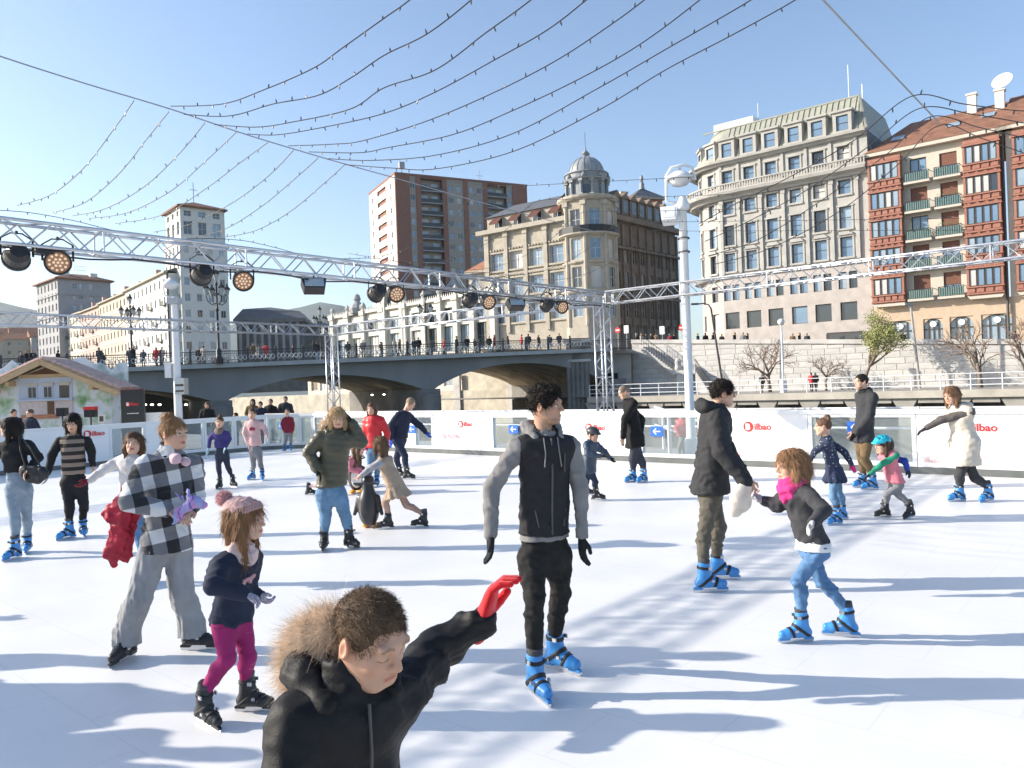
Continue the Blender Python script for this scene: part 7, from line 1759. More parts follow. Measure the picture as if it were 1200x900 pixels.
khaki = cloth('khaki_grey_chino', (.105, .095, .075), .85, .15, .3, 260); brown = cloth('brown_cord', (.17, .115, .06), .85, .15, .4, 240); cream_p = mat('cream_puffer', (.58, .51, .42), .5, .06, 6, .1, 120, bdist=.003); red_p = mat('red_puffer', (.58, .022, .030), .42, .1, 8, .1, 120, bdist=.003)
pinkw = cloth('pale_pink_knit', (.66, .43, .42)); magenta = cloth('magenta_legging', (.30, .022, .12)); hotpink = cloth('hot_pink_fleece', (.62, .04, .20)); coral = cloth('coral_fleece', (.62, .20, .24)); beige = cloth('beige_dress', (.40, .30, .22)); purple = cloth('purple_top', (.055, .045, .17)); maroon = cloth('maroon_top', (.20, .02, .035)); whitek = cloth('white_knit', (.62, .58, .56)); burg = cloth('burgundy_glove', (.13, .012, .022)); redg = cloth('red_wool', (.56, .012, .018), .9, .2, .7, 240, .3); grey_l = cloth('light_grey_glove', (.42, .42, .43)); teal = mat('teal_helmet', (.02, .40, .52), .3, .06, 10, 0, coat=.3); helm = mat('graphite_helmet', (.045, .05, .055), .4, .1, 10, 0); green_s = cloth('green_sleeve', (.03, .26, .16)); blue_s = cloth('blue_sleeve', (.03, .06, .32)); ltblue = cloth('pale_blue_glove', (.38, .55, .60)); blueg = cloth('blue_glove', (.03, .08, .42)); greyleg = cloth('grey_legging', (.22, .22, .23)); bluegrey = mat('slate_anorak', (.045, .065, .10), .5, .15, 8, .15, 120, bdist=.003)
stripes = ramp_mat('striped_knit', 2, [(0, (.022, .017, .015)), (.5, (.26, .20, .16))], .9, const=True, period=.052, bump=.4); polka = dots_mat('polka_navy', (.025, .035, .07), (.55, .6, .66), 26, .19); plaid = plaid_mat('buffalo_plaid'); tan_fur = mat('tan_fur', (.74, .59, .44), .8, .35, 60, 0, stretch=(1, 1, .5)); pinkhat = cloth('dusty_pink_knit', (.56, .36, .34)); pinkpom = cloth('pink_pompom', (.60, .33, .33)); parka = mat('black_parka', (.011, .011, .012), .6, .2, 7, .3, 200, bdist=.003, spec=.22); capr = cloth('cappuccino_scarf', (.22, .16, .13)); ochre = cloth('cloth_bag', (.72, .62, .52))

def sleeves(ml, mr_):
    def fn(J):
        for sd, m in (('l', ml), ('r', mr_)):
            S = J['S']; F = F_box((J['sh'][sd] + J['wr'][sd]) / 2, .42 * S + .1, J['vc']); F.cone(J['sh'][sd], J['el'][sd], .060 * S + .012, .047 * S + .012, .03); F.cone(J['el'][sd], J['el'][sd] + (J['wr'][sd] - J['el'][sd]) * .95, .047 * S + .012, .034 * S + .010, .02); add_mesh(J['t'], J['org'], 'sleeve', F.mesh(), m, .004)
    return fn
def chest_print(m, pts, off=.012, w=.006):
    """flat printed motif on the chest: outline in metres (right, up) from the breast bone"""
    def fn(J):
        c = J['nk'] - J['spine'] * .19 * J['S'] + J['f'] * (.102 * J['wS'] * 1.0 + J['tk'] * .9 + off); f, L, sp_ = J['f'], J['L'], J['spine']; b = MB(); n = len(pts); A = [c + L * x + sp_ * y - f * (x * x * 2.2) for x, y in pts]; B = [a - f * .05 for a in A]; b.add([a - J['org'] for a in A] + [a - J['org'] for a in B], [tuple(range(n))] + [(i, n + i, n + (i + 1) % n, (i + 1) % n) for i in range(n)]); b.build('chest_print', m, J['t'])
    return fn

# ------------------------------------------------------------------ skaters, nearest first
def boy_extra(J):
    c = [P(x, y, 1.84 + .012 * i) for i, (x, y) in enumerate(((410, 731), (393, 735), (376, 745), (364, 765), (364, 785), (374, 801), (387, 810)))]; F2 = Field(np.min(c, 0) - .1, np.max(c, 0) + .1, .009); rs = [.024, .036, .044, .046, .044, .038, .028]
    for i in range(6): F2.cone(c[i], c[i + 1], rs[i], rs[i + 1], .02)
    V, Q = F2.mesh(); N_ = normals(V, Q); V = V + N_ * folds(V, .004, 2)[:, None]; cc = np.mean(c, 0)
    fnn = lambda p_, n, rg: n * .55 + nrm((-.6, 0, -.35)) * .75 + rg.normal(size=n.shape) * .33
    A, B = scatter_strands(V, Q, N_, np.ones(len(V), bool), 34000, .034, fnn, .0014, 3, 3, .55); add_mesh(J['t'], J['org'], 'fur_trim', join((V, Q), (A, B)), tan_fur)
    # crooked red glove is built by the hand; add the pale cuff and zip
    f, sp_, S = J['f'], J['spine'], J['S']; b = MB(); b.tube([J['nk'] + f * .098 - J['org'], J['nk'] - sp_ * .1 + f * .118 - J['org'], J['nk'] - sp_ * .2 + f * .124 - J['org'], J['waist'] + f * .118 - J['org'], J['hipc'] + f * .13 - J['org']], .004, 5); b.build('zip', m_frame_d, J['t'])
person(dict(label='boy leaning in close with fur-hooded black parka and red glove', H=1.42, hs=.90, fl=(440, 1365, 40), fr=(360, 1400, 30), face=38, hd=(435, 747, 56, 22, 4), nk=(410, 806), hip=(402, 1035, .02), wS=.95, el=(515, 758, 1), wl=(566, 727, 0), er=(336, 930, 0), wr=(345, 1030, -1), kl=(415, 1205), kr=(375, 1215), skin='tan', hair='crop', hairc=(.105, .065, .038), strands=(16000, .009, .0011), brow=(.10, .055, .03), eyes='down', hk=1.06, top=dict(m=parka, t=.026, hem=.2, fold=.006, name='parka', collar=.05), bottom=dict(m=blkdenim), skates='black', vox=.009, voxh=.0028, voxhand=.0036, hdd=-.01,
    hl=dict(dir=P(579, 688, 1.8) - P(566, 727, 1.8), thumb=(.15, 1, 0), curl=.62, glove=redg), hr=dict(glove=redg), glove=redg, extra=[x_hood(parka, 1.0, back=.10, up=.02), boy_extra]))
def man_bits(J):
    f, L, sp_, S, o = J['f'], J['L'], J['spine'], J['S'], J['org']; b = MB()
    for sx in (-1, 1):
        c = J['nk'] + f * .098 + L * .045 * sx; b.tube([c - o, c - sp_ * .09 + f * .03 - o, c - sp_ * .17 + f * .04 + L * .01 * sx - o], .004, 5)
    b.build('hood_cord', greyknit, J['t'])
    for sx in (-1, 1):
        c = J['waist'] + f * (.088 * S + .02) + L * .08 * sx - sp_ * .04; b = MB(); b.tube([c + sp_ * .05 + L * .02 * sx - f * .014 - o, c - sp_ * .05 - L * .0 - o], .005, 5); b.build('pocket_zip', m_frame_d, J['t'])
    c = J['nk'] - sp_ * .13 * S + f * .125 + L * .08; b = MB(); b.tube([c + sp_ * .04 - o, c - sp_ * .07 - o], .005, 5); b.build('pocket_zip', m_frame_d, J['t'])
person(dict(label='man in dark vest over grey sleeves and black jeans, centre of the ice', H=1.80, fr=(632, 819, 22), fl=(658, 787, 48), face=20, hd=(640, 475, 66, 2), nk=(638, 512), hip=(638, 648), er=(576, 572, 0), wr=(575, 629, 0), el=(680, 572, 0), wl=(682, 632, 0), kr=(627, 702, -.05), kl=(657, 697, -.02), skin='olive', hair='curly', hairc=(.014, .010, .008), strands=(5000, .018, .0035), beard=.35, glove=black,
    top=dict(m=greyknit, t=.008, hy=631, name='sweater', fold=.005), bottom=dict(m=blkdenim, w=.95, name='jeans', fold=.004), skates='blue', extra=[x_vest(mat('dark_softshell', (.022, .021, .024), .7, .12, 8, .25, 200, bdist=.003, spec=.2), .02, hem=-.115), x_hood(greyknit, .78, back=.065, up=.035), man_bits]))
def red_coat(J):
    o = J['hipc']; d = J['d0'] - .06; pts = [(168, 566), (150, 578), (128, 602), (140, 622), (132, 648), (134, 660)]
    p = [P(x, y, d) for x, y in pts]; q_ = [P(x, y, d + .05) for x, y in ((166, 585), (152, 605), (148, 630), (146, 650))]
    g = thing('red_jacket', 'crimson jacket hanging from the arm of the plaid-coated woman', 'jacket', tuple(p[0])); F = nrm((0, -1, 0))
    prims = [(p[i], p[i + 1], .04 + .01 * i, .05 + .01 * i, (F, .4)) for i in range(2)] + [(p[1], p[3], .07, .07, (F, .4)), (p[3], p[4], .075, .065, (F, .35)), (p[4], p[5], .065, .04, (F, .3))] + [(q_[i], q_[i + 1], .06, .065, (F, .4)) for i in range(3)]
    blob(g, p[0], 'shell', prims, mat('crimson_shell', (.42, .012, .035), .45, .15, 9, .2, 120, bdist=.003), .012, .02, .007, 1.2)
    pr = [(P(205, 537, J['d0'] - .16), P(206, 538, J['d0'] - .19), .042, .038), (P(217, 541, J['d0'] - .13), P(218, 542, J['d0'] - .15), .035, .03)]
    blob(J['t'], J['org'], 'earmuffs', pr, cloth('pink_plush', (.66, .42, .45), .9, .1, .6, 200, .4), .008, .005, .003)
    g2 = P(222, 594, J['d0'] - .27); t2 = thing('patterned_gloves', 'bunch of purple and blue patterned gloves in the plaid woman\'s hands', 'gloves', tuple(g2)); mm = ramp_mat('glove_stripes', 0, [(0, (.08, .10, .30)), (.25, (.45, .30, .62)), (.5, (.55, .20, .45)), (.75, (.30, .35, .62))], .7, noise=.12, nscale=14, period=.05)
    blob(t2, g2, 'knit', [(P(207, 603, J['d0'] - .26), P(228, 588, J['d0'] - .28), .03, .045), (P(222, 586, J['d0'] - .3), P(220, 574, J['d0'] - .28), .022, .012), (P(228, 588, J['d0'] - .28), P(238, 592, J['d0'] - .25), .04, .03), (P(213, 584, J['d0'] - .27), P(205, 577, J['d0'] - .25), .014, .01), (P(210, 606, J['d0'] - .26), P(203, 614, J['d0'] - .26), .03, .014)], mm, .008, .012, .004, 2)
person(dict(label='woman in black and white plaid coat and wide grey trousers', H=1.72, hs=.96, fem=True, fr=(145, 776, -8), fl=(233, 762, 84), face=38, hd=(204, 508, 68, 2), nk=(199, 536), hip=(195, 634), wS=.93, er=(152, 588, -1), wr=(196, 598, -1), el=(229, 586, 0), wl=(220, 600, -1), kr=(163, 702, -.05), kl=(214, 697, -.02), skin='fair', hair='bun', hairc=(.30, .165, .075), brow=(.08, .05, .03), strands=(2600, .05, .004),
    hr=dict(curl=.8), hl=dict(curl=.8), top=dict(m=plaid, t=.03, hy=646, flare=.02, aw=1.02, name='plaid_coat', fold=.006, collar=.07), bottom=dict(m=greytrouser, w=1.05, flare=.42, t=.012, fold=.006), skates='black', extra=[red_coat, x_scarf(black, .07, .06, 'collar_scarf')]))
puma = [(-.045, -.005), (-.04, .01), (-.02, .018), (.0, .02), (.02, .03), (.045, .028), (.05, .015), (.035, .008), (.02, .002), (.012, -.018), (.0, -.016), (-.004, -.002), (-.025, -.003), (-.035, -.02), (-.045, -.018)]
person(dict(label='girl in pink bobble hat, navy sweatshirt and magenta leggings', H=1.27, hs=.93, fem=True, fr=(243, 851, 52, .0, 6), fl=(298, 834, 84), face=66, hd=(290, 609, 82, 3), nk=(279, 648), hip=(272, 726), er=(250, 686, -1), wr=(288, 697, 0), el=(290, 690, 0), wl=(302, 698, 0), kr=(266, 773), kl=(291, 771), skin='fair', hair='mid', hairc=(.24, .125, .06), brow=(.09, .05, .03), strands=(3400, .08, .004), glove=dots_mat('patterned_glove', (.30, .28, .34), (.55, .5, .58), 60, .3), hr=dict(curl=.9), hl=dict(curl=.8),
    top=dict(m=navy, t=.02, hy=730, name='sweatshirt', aw=1.1, fold=.006), bottom=dict(m=magenta, w=.95, name='leggings', fold=.003), skates='black', extra=[x_beanie(pinkhat, cloth('pink_rib', (.48, .30, .28)), pinkpom), x_scarf(cloth('pale_pink_scarf', (.66, .50, .47)), .085, .1), chest_print(pinkpom, puma, .014)]))
def bag_cream(J):
    dw = J['wr']['r'][1] - .02; g = P(868, 560, dw); t2 = thing('cloth_bag', 'cream cloth bag held by the man in the hooded jacket', 'bag', tuple(g)); d = dw; blob(t2, g, 'sack', [(P(873, 566, d), P(868, 585, d), .045, .085, ((0, 1, 0), .5)), (P(868, 585, d), P(862, 598, d), .085, .06, ((0, 1, 0), .5)), (P(878, 572, d), P(872, 592, d), .03, .05, ((0, 1, 0), .6))], ochre, .012, .03, .003, .8)
person(dict(label='man in dark hooded jacket and glasses holding a cream bag', H=1.80, fr=(832, 694, 88), fl=(847, 679, 80), face=82, hd=(847, 461, 92, 4), nk=(838, 482), hip=(832, 578), er=(846, 530, -1), wr=(875, 566, -1), el=(852, 528, 1), wl=(873, 562, 0), kr=(827, 617), kl=(843, 617), skin='fair', hair='short', hairc=(.016, .012, .010), strands=(3500, .02, .004), top=dict(m=mat('dark_anorak', (.032, .032, .034), .75, .15, 7, .3, 160, bdist=.003, spec=.2), t=.034, hy=578, name='jacket', fold=.006, w=1.16, aw=1.1), bottom=dict(m=khaki, w=.98, fold=.005), skates='blue', hr=dict(curl=.9), hl=dict(curl=.9), extra=[x_hood(MATS['dark_anorak'], 1.05, back=.085, up=.02), x_glasses, bag_cream]))
person(dict(label='girl in charcoal sweater with hot pink neck warmer and jeans', H=1.31, hs=.95, fem=True, fl=(934, 753, -85), fr=(987, 746, -108), face=-76, hd=(926, 546, -82, 4), nk=(931, 570), hip=(953, 640), el=(966, 598, -1), wl=(952, 614, -1), er=(913, 593, 0), wr=(895, 586, 0), kl=(935, 681), kr=(963, 681), skin='fair', hair='bob', hairc=(.30, .165, .085), brow=(.1, .06, .03), strands=(3600, .08, .004), glove=grey_l, hl=dict(curl=.45, thumb=(-.6, -.7, 0)), hr=dict(curl=.9), top=dict(m=charcoal, t=.016, hy=634, name='sweater', fold=.005), bottom=dict(m=midjeans, w=.95, name='jeans', fold=.005), skates='blue', extra=[x_scarf(hotpink, .082, .14, 'neck_warmer'), x_skirt(cloth('white_tee', (.72, .72, .72)), .022, .15, 'shirt_hem', .0, top=.05)]))
person(dict(label='woman in olive quilted coat and blue jeans with hand at her ear', H=1.68, hs=.98, wS=1.06, fem=True, fr=(380, 645, 6), fl=(412, 643, 50), face=14, hd=(395.5, 489.5, 22, 10), nk=(394, 508), hip=(388, 578), er=(362, 530, 0), wr=(372, 551, -1), el=(424, 518, 0), wl=(412, 495, -1), kr=(382, 603), kl=(404, 601), skin='fair', hair='bob', hairc=(.46, .31, .16), brow=(.15, .1, .05), strands=(2000, .08, .006), glove=black, top=dict(m=olive, t=.03, hy=570, quilt=.07, qa=.010, name='coat', fold=.003, aw=1.1), bottom=dict(m=jeans, w=1.12, name='jeans', fold=.004), skates='black', extra=[x_hood(olive, 1.0, (tan_fur, 2200, .05, .035, lambda J: J['spine'] * .02, .02), back=.09, up=.02)]))
person(dict(label='woman in brown striped sweater and black trousers by the left boards', H=1.70, hs=.97, fem=True, fr=(78, 632, -25), fl=(98, 629, 34), face=10, hd=(85, 495, 12, 24), nk=(86, 512), hip=(86.5, 564), er=(61, 533, 0), wr=(56, 555, 0), el=(107, 529, 0), wl=(109, 546, 0), kr=(81, 591), kl=(98, 590), skin='fair', hair='long', hairc=(.016, .011, .009), strands=(1200, .06, .007), hr=dict(glove=grey_l), top=dict(m=stripes, t=.014, hy=556, name='sweater', fold=.004, sleeve=False), bottom=dict(m=black, w=1.0, fold=.004), skates='blue', extra=[sleeves(black, black)]))
def left_bag(J):
    g = P(40, 545, J['d0'] - .15); t2 = thing('black_handbag', 'black shoulder bag at the hip of the woman in pale jeans', 'handbag', tuple(g)); d = J['d0'] - .16; blob(t2, g, 'pouch', [(P(29, 552, d), P(49, 555, d), .075, .09, ((0, 1, 0), .5)), (P(34, 560, d), P(44, 562, d), .06, .06, ((0, 1, 0), .5))], mat('black_leather', (.02, .02, .022), .4, .1, 10, .2, 90), .014, .03, .004); b = MB(); b.tube([x - g for x in (P(30, 548, d), P(24, 528, d + .02), P(22, 512, d + .1))], .009, 6); b.tube([x - g for x in (P(48, 548, d), P(36, 526, d + .0), P(24, 511, d + .1))], .009, 6); b.build('strap', MATS['black_leather'], t2)
person(dict(label='woman in black top and pale jeans at the left edge', H=1.68, hs=.97, fem=True, fr=(15, 656, -10), fl=(32, 648, 25), face=8, hd=(11, 501, -72, 4), nk=(16, 517), hip=(22, 572), el=(45, 536, 0), wl=(33, 552, -1), er=(-8, 538, 0), wr=(-10, 562, 0), kr=(17.5, 610), kl=(31, 607), skin='fair', hair='long', hairc=(.016, .012, .010), strands=(1200, .06, .007), top=dict(m=black, t=.014, hy=553, name='top', fold=.004), bottom=dict(m=ltjeans, w=.92, name='jeans', rise=.23), wS=.92, skates='blue', extra=[left_bag]))
person(dict(label='girl in white sweater reaching out a burgundy glove behind the plaid coat', H=1.40, hs=.93, fem=True, fr=(168, 688, 0), fl=(173, 684, 20), face=-15, hd=(157, 519.5, 12, -8), nk=(154, 535), hip=(156, 588), er=(124, 549, 0), wr=(104, 563, 0), el=(168, 565, 0), wl=(164, 588, 0), kr=(166, 635), kl=(170, 635), skin='fair', hair='long', hairc=(.11, .055, .03), strands=(1400, .06, .006), glove=burg, top=dict(m=whitek, t=.018, hy=573, name='sweater'), bottom=dict(m=midjeans, name='jeans'), skates='blue'))
person(dict(label='girl in purple top and navy leggings near the corner boards', H=1.38, hs=.95, fem=True, fr=(257, 573, -5), fl=(274, 571, 48), face=5, hd=(257.5, 494.5, 8, 4), nk=(257.5, 505.5), hip=(260, 531), er=(246, 515, 0), wr=(244, 527, 0), el=(269, 515, 0), wl=(264, 525, -1), kr=(256, 548), kl=(267, 547), skin='fair', hair='bun', hairc=(.09, .055, .03), glove=ltblue, top=dict(m=purple, t=.014, hy=525, name='top'), bottom=dict(m=cloth('navy_legging', (.035, .04, .065)), w=1.0, name='leggings'), skates='black', extra=[x_scarf(capr, .085, .10)]))
person(dict(label='girl in pale pink sweater and grey leggings by the corner boards', H=1.47, hs=.97, fem=True, fr=(295, 562, -22), fl=(307.5, 563, 18), face=-2, hd=(295.5, 485, 5, 0), nk=(297, 494), hip=(299.5, 529), er=(286.5, 508, 0), wr=(292, 523, -1), el=(311, 503, 0), wl=(313, 511, -1), kr=(297, 544), kl=(305, 544), skin='fair', hair='ponytail', hairc=(.07, .04, .025), hr=dict(glove=pinkw), top=dict(m=pinkw, t=.02, hy=523, name='sweater'), bottom=dict(m=greyleg, name='leggings'), skates='blue', extra=[chest_print(cloth('red_print', (.35, .05, .09)), [(-.06, -.03), (-.06, .03), (-.02, .05), (.03, .04), (.06, .03), (.06, -.03), (.0, -.02)], .012)]))
person(dict(label='child in maroon top standing at the clear boards', H=1.3, hs=.95, fr=(333.5, 528.5, -10), fl=(341, 528.5, 15), face=5, hd=(336.5, 482.5, 5), nk=(337, 489.5), hip=(338, 506), er=(330.5, 497, 0), wr=(332, 504, 0), el=(344, 497, 0), wl=(343.5, 505, 0), kr=(335, 516), kl=(341, 516), skin='fair', hair='short', hairc=(.06, .04, .03), top=dict(m=maroon, t=.02, hem=.05), bottom=dict(m=greyleg, name='trousers'), skates='blue'))
person(dict(label='woman in bright red quilted jacket behind the penguin aids', H=1.62, hs=.97, fem=True, fr=(432, 571, -15), fl=(442, 570, 12), face=-12, hd=(435.5, 479, -14, 4), nk=(438, 489), hip=(439, 528), er=(428.5, 508, 0), wr=(430, 523, -1), el=(454, 508, 0), wl=(452, 524, -1), kr=(434, 547), kl=(444, 547), skin='fair', hair='long', hairc=(.11, .055, .035), glove=hotpink, top=dict(m=red_p, t=.026, hy=525, quilt=.09, name='jacket'), bottom=dict(m=jeans, name='jeans'), skates='blue'))
person(dict(label='balding man in navy jacket with blue glove leaning forward', H=1.78, hs=1.02, fr=(479, 562, 70), fl=(470, 560, 60), face=58, hd=(481, 473, 70, 32), nk=(474, 484), hip=(468, 515), el=(493, 500, 0), wl=(499, 507, 0), er=(458, 499, 0), wr=(458, 516, 0), kr=(475, 535), kl=(465, 536), skin='fair', hair='crop', hairc=(.25, .18, .12), glove=blueg, top=dict(m=navy, t=.03, hy=514, w=1.05), bottom=dict(m=cloth('dark_denim', (.03, .04, .07)), w=1.05, name='jeans'), skates='black'))
person(dict(label='girl in beige dress pushing the dark penguin aid', H=1.30, hs=.94, fem=True, fl=(452, 620, -84), fr=(492, 618, -74, 0, -8), face=-112, hd=(444.5, 521.5, -128, 6), nk=(449, 537), hip=(463, 568), el=(436, 548, 0), wl=(423, 557, 0), er=(434, 547, 1), wr=(424, 556, 0), kl=(451, 590), kr=(476, 592), skin='fair', hair='bob', hairc=(.14, .08, .045), strands=(1200, .05, .006), top=dict(m=cloth('grey_tee', (.36, .36, .38)), t=.012, hem=.02, name='undershirt'), bottom=dict(m=cloth('skin_tights', (.38, .25, .20)), name='tights', w=.92), skates='black', extra=[x_vest(beige, .02, 'dress_bodice', .0, .003), x_skirt(beige, .17, .24, 'dress_skirt', .012, (.25, 0, 0))]))
person(dict(label='small child in pink pushing the white-bellied penguin aid', H=1.05, hs=.93, fr=(364, 580, 86), fl=(384, 581, 80), face=84, hd=(421, 526, 85, 8), nk=(414, 539), hip=(393, 556), el=(418, 548, 0), wl=(424, 552, 0), er=(410, 550, -1), wr=(420, 553, 0), kr=(380, 569), kl=(391, 570), skin='fair', hair='long', hairc=(.12, .07, .04), glove=hotpink, top=dict(m=coral, t=.024, hem=.06), bottom=dict(m=pinkw, name='trousers'), skates='black', extra=[x_beanie(pinkw, coral, coral)]))
person(dict(label='small boy in dark helmet and navy anorak gliding on one foot', H=1.17, hs=.94, fl=(701, 586, 72), fr=(687, 580, 70, .10), face=48, hd=(695, 509.5, 48, 14), nk=(693, 518), hip=(690, 553), el=(707, 529, 0), wl=(715, 537, 0), er=(689, 532, -1), wr=(704, 534, -1), kl=(698, 565), kr=(687, 566), skin='fair', hair='short', hairc=(.06, .04, .02), glove=black, top=dict(m=bluegrey, t=.03, hy=555, name='anorak', fold=.006), bottom=dict(m=cloth('dark_denim', (.03, .04, .07)), name='jeans'), skates='black', extra=[x_helmet(helm)]))
person(dict(label='man in long black coat and blue skates looking down at left', H=1.76, hs=1.02, fl=(740, 565, -62), fr=(753, 565.5, -50), face=-74, hd=(731, 459.5, -80, 20), nk=(737.5, 469), hip=(744, 512), el=(732, 491, 0), wl=(730, 513, 0), er=(752, 492, 1), wr=(750, 513, 1), kl=(741, 539), kr=(751, 539), skin='fair', hair='crop', hairc=(.20, .15, .11), top=dict(m=mat('black_coat', (.012, .012, .013), .8, .15, 6, .3, 160, bdist=.003, spec=.2), t=.028, hy=524, flare=.05, name='long_coat', overlegs=True, hemtilt=(.12, 0, 0)), bottom=dict(m=cloth('dark_slate_trouser', (.045, .048, .065)), w=1.08), skates='blue'))
person(dict(label='man in charcoal overcoat and brown trousers before the clear pane', H=1.77, hs=1.02, fl=(1020, 574, -84), fr=(1009, 571, -76), face=-82, hd=(1009, 447.5, -80, 0), nk=(1015.5, 460), hip=(1012, 514), el=(1019, 489, -1), wl=(1003, 508, 0), er=(1012, 489, 1), wr=(1001, 506, 0), kl=(1013, 539), kr=(1010, 539), skin='fair', hair='short', hairc=(.018, .013, .010), beard=.3, top=dict(m=cloth('charcoal_coat', (.042, .043, .047)), t=.03, hy=519, name='overcoat'), bottom=dict(m=brown, w=1.05), skates='blue', hl=dict(glove=black), extra=[x_scarf(black, .078, .09)]))
person(dict(label='girl in navy polka-dot dress with hair buns facing the boards', H=1.26, hs=.95, fem=True, fl=(979, 615, -68), fr=(984, 609, -84), face=-108, hd=(964.5, 500, -112, 2), nk=(968, 513), hip=(978, 553), el=(955, 529, 0), wl=(948, 541, 0), er=(990, 530, 0), wr=(998, 545, 0), kl=(976, 583), kr=(984, 580), skin='fair', hair='bun', hairc=(.12, .065, .04), tail=[(-.07, -.04, .1), (-.1, -.05, .09)], hr=dict(glove=hotpink), top=dict(m=polka, t=.013, hem=.0, name='polka_dress'), bottom=dict(m=jeans, name='leggings', w=.95), skates='blue', extra=[x_skirt(cloth('navy_skirt', (.028, .038, .075)), .125, .20, 'skirt', .012)]))
person(dict(label='small child in turquoise helmet and coral fleece', H=1.10, hs=.93, fl=(1035, 606, -84), fr=(1066, 607.5, -62, 0, 8), face=-66, hd=(1034, 521, -80, 8), nk=(1040, 530), hip=(1049, 566), el=(1030, 547, 0), wl=(1019, 556, 0), er=(1060, 540, 0), wr=(1064, 551, 0), kl=(1039, 579), kr=(1053, 580), skin='fair', hair='bob', hairc=(.06, .035, .02), glove=navy, top=dict(m=coral, t=.022, hy=566, sleeve=False, name='fleece'), bottom=dict(m=greyleg, name='leggings'), skates='black', extra=[x_helmet(teal, True), sleeves(green_s, blue_s)]))
person(dict(label='woman in long cream sleeveless coat with dark arm stretched out', H=1.66, hs=.98, fem=True, fl=(1122, 587.5, -80), fr=(1157, 588, -68, 0, 6), face=-70, hd=(1114.5, 463, -66, 14), nk=(1124, 478), hip=(1130, 518), el=(1103, 492, 0), wl=(1085, 502, 0), er=(1134, 496, 1), wr=(1128, 513, 0), kl=(1124, 558), kr=(1143, 561), skin='fair', hair='bob', hairc=(.20, .11, .06), brow=(.08, .05, .03), strands=(900, .06, .007), glove=charcoal, top=dict(m=cream_p, t=.036, hem=.34, flare=.03, quilt=.1, qa=.008, overlegs=True, sleeve=False, name='long_coat', fold=.006), bottom=dict(m=charcoal, name='leggings'), skates='blue', extra=[sleeves(cloth('taupe_sleeve', (.105, .092, .085)), cream_p), x_hood(cream_p, .9, back=.085)]))

# ------------------------------------------------------------------ onlookers behind the boards
m_shoe = mat('dark_shoe', (.03, .028, .027), .5, .1, 9, 0)
def shoes(J):
    for sd in 'lr':
        a = J['ank'][sd]; f = J['f']; blob(J['t'], J['org'], 'shoe', [(a - UP * .05 - f * .03, a - UP * .06 + f * .14, .045, .04)], m_shoe, .016)
def onlooker(label, px, d, H, az, topm, botm, hairc, style='short', fem=False, lift=-.07, ext=()):
    yh = 450 - .0367 * (px - 600); fy = yh + (EYE - lift) * 900 / d; k = 900 / d; s = H / 1.75
    def Y(z): return yh + (EYE - lift - z * s) * k
    w = k * s
    person(dict(label=label, H=H, hs=.98, fem=fem, fz=lift, fr=(px - .09 * w, fy, az - 10), fl=(px + .09 * w, fy, az + 10), face=az, hd=(px, Y(1.63), az), nk=(px, Y(1.47)), hip=(px, Y(.93)), er=(px - .25 * w, Y(1.18), 0), wr=(px - .16 * w, Y(.98), -1), el=(px + .25 * w, Y(1.18), 0), wl=(px + .16 * w, Y(.98), -1), kr=(px - .09 * w, Y(.5)), kl=(px + .09 * w, Y(.5)), skin='fair', hair=style, hairc=hairc, top=dict(m=topm, t=.03, hem=.08), bottom=dict(m=botm, w=1.05), skates='none', group='onlookers behind the rink boards', vox=.026, extra=[shoes] + list(ext)))
onlooker('onlooker in black jacket and scarf behind the clear corner boards', 334.5, 28.5, 1.78, 5, charcoal, greyleg, (.10, .08, .06))
onlooker('onlooker in black jacket with arms low, left of the taller man', 317, 28.0, 1.70, -5, black, khaki, (.12, .1, .09))
onlooker('onlooker in navy top half hidden behind the pink-sweatered girl', 305, 27.4, 1.62, 10, navy, black, (.02, .015, .012))
onlooker('brown-haired onlooker close behind the pink-sweatered girl', 296, 28.8, 1.72, 0, brown, black, (.06, .04, .03), 'long', True)
onlooker('long-haired onlooker with dark coat behind the left clear panes', 243, 26.8, 1.68, 8, black, greyleg, (.10, .055, .03), 'long', True)
onlooker('seated-height onlooker in grey behind the clear pane', 276, 26.4, 1.25, -20, greyknit, greyleg, (.03, .02, .02))
onlooker('dark-clad man at the chalet counter, left of two', 16, 22.6, 1.72, 60, navy, black, (.05, .03, .02))
onlooker('dark-clad man at the chalet counter, right of two', 35, 22.4, 1.70, -20, navy, black, (.10, .07, .05))
onlooker('child in red jacket and white helmet seen through the gangway pane', 799, 18.3, 1.08, 150, red_p, greyleg, (.5, .5, .5), 'short', ext=[x_helmet(m_white)])

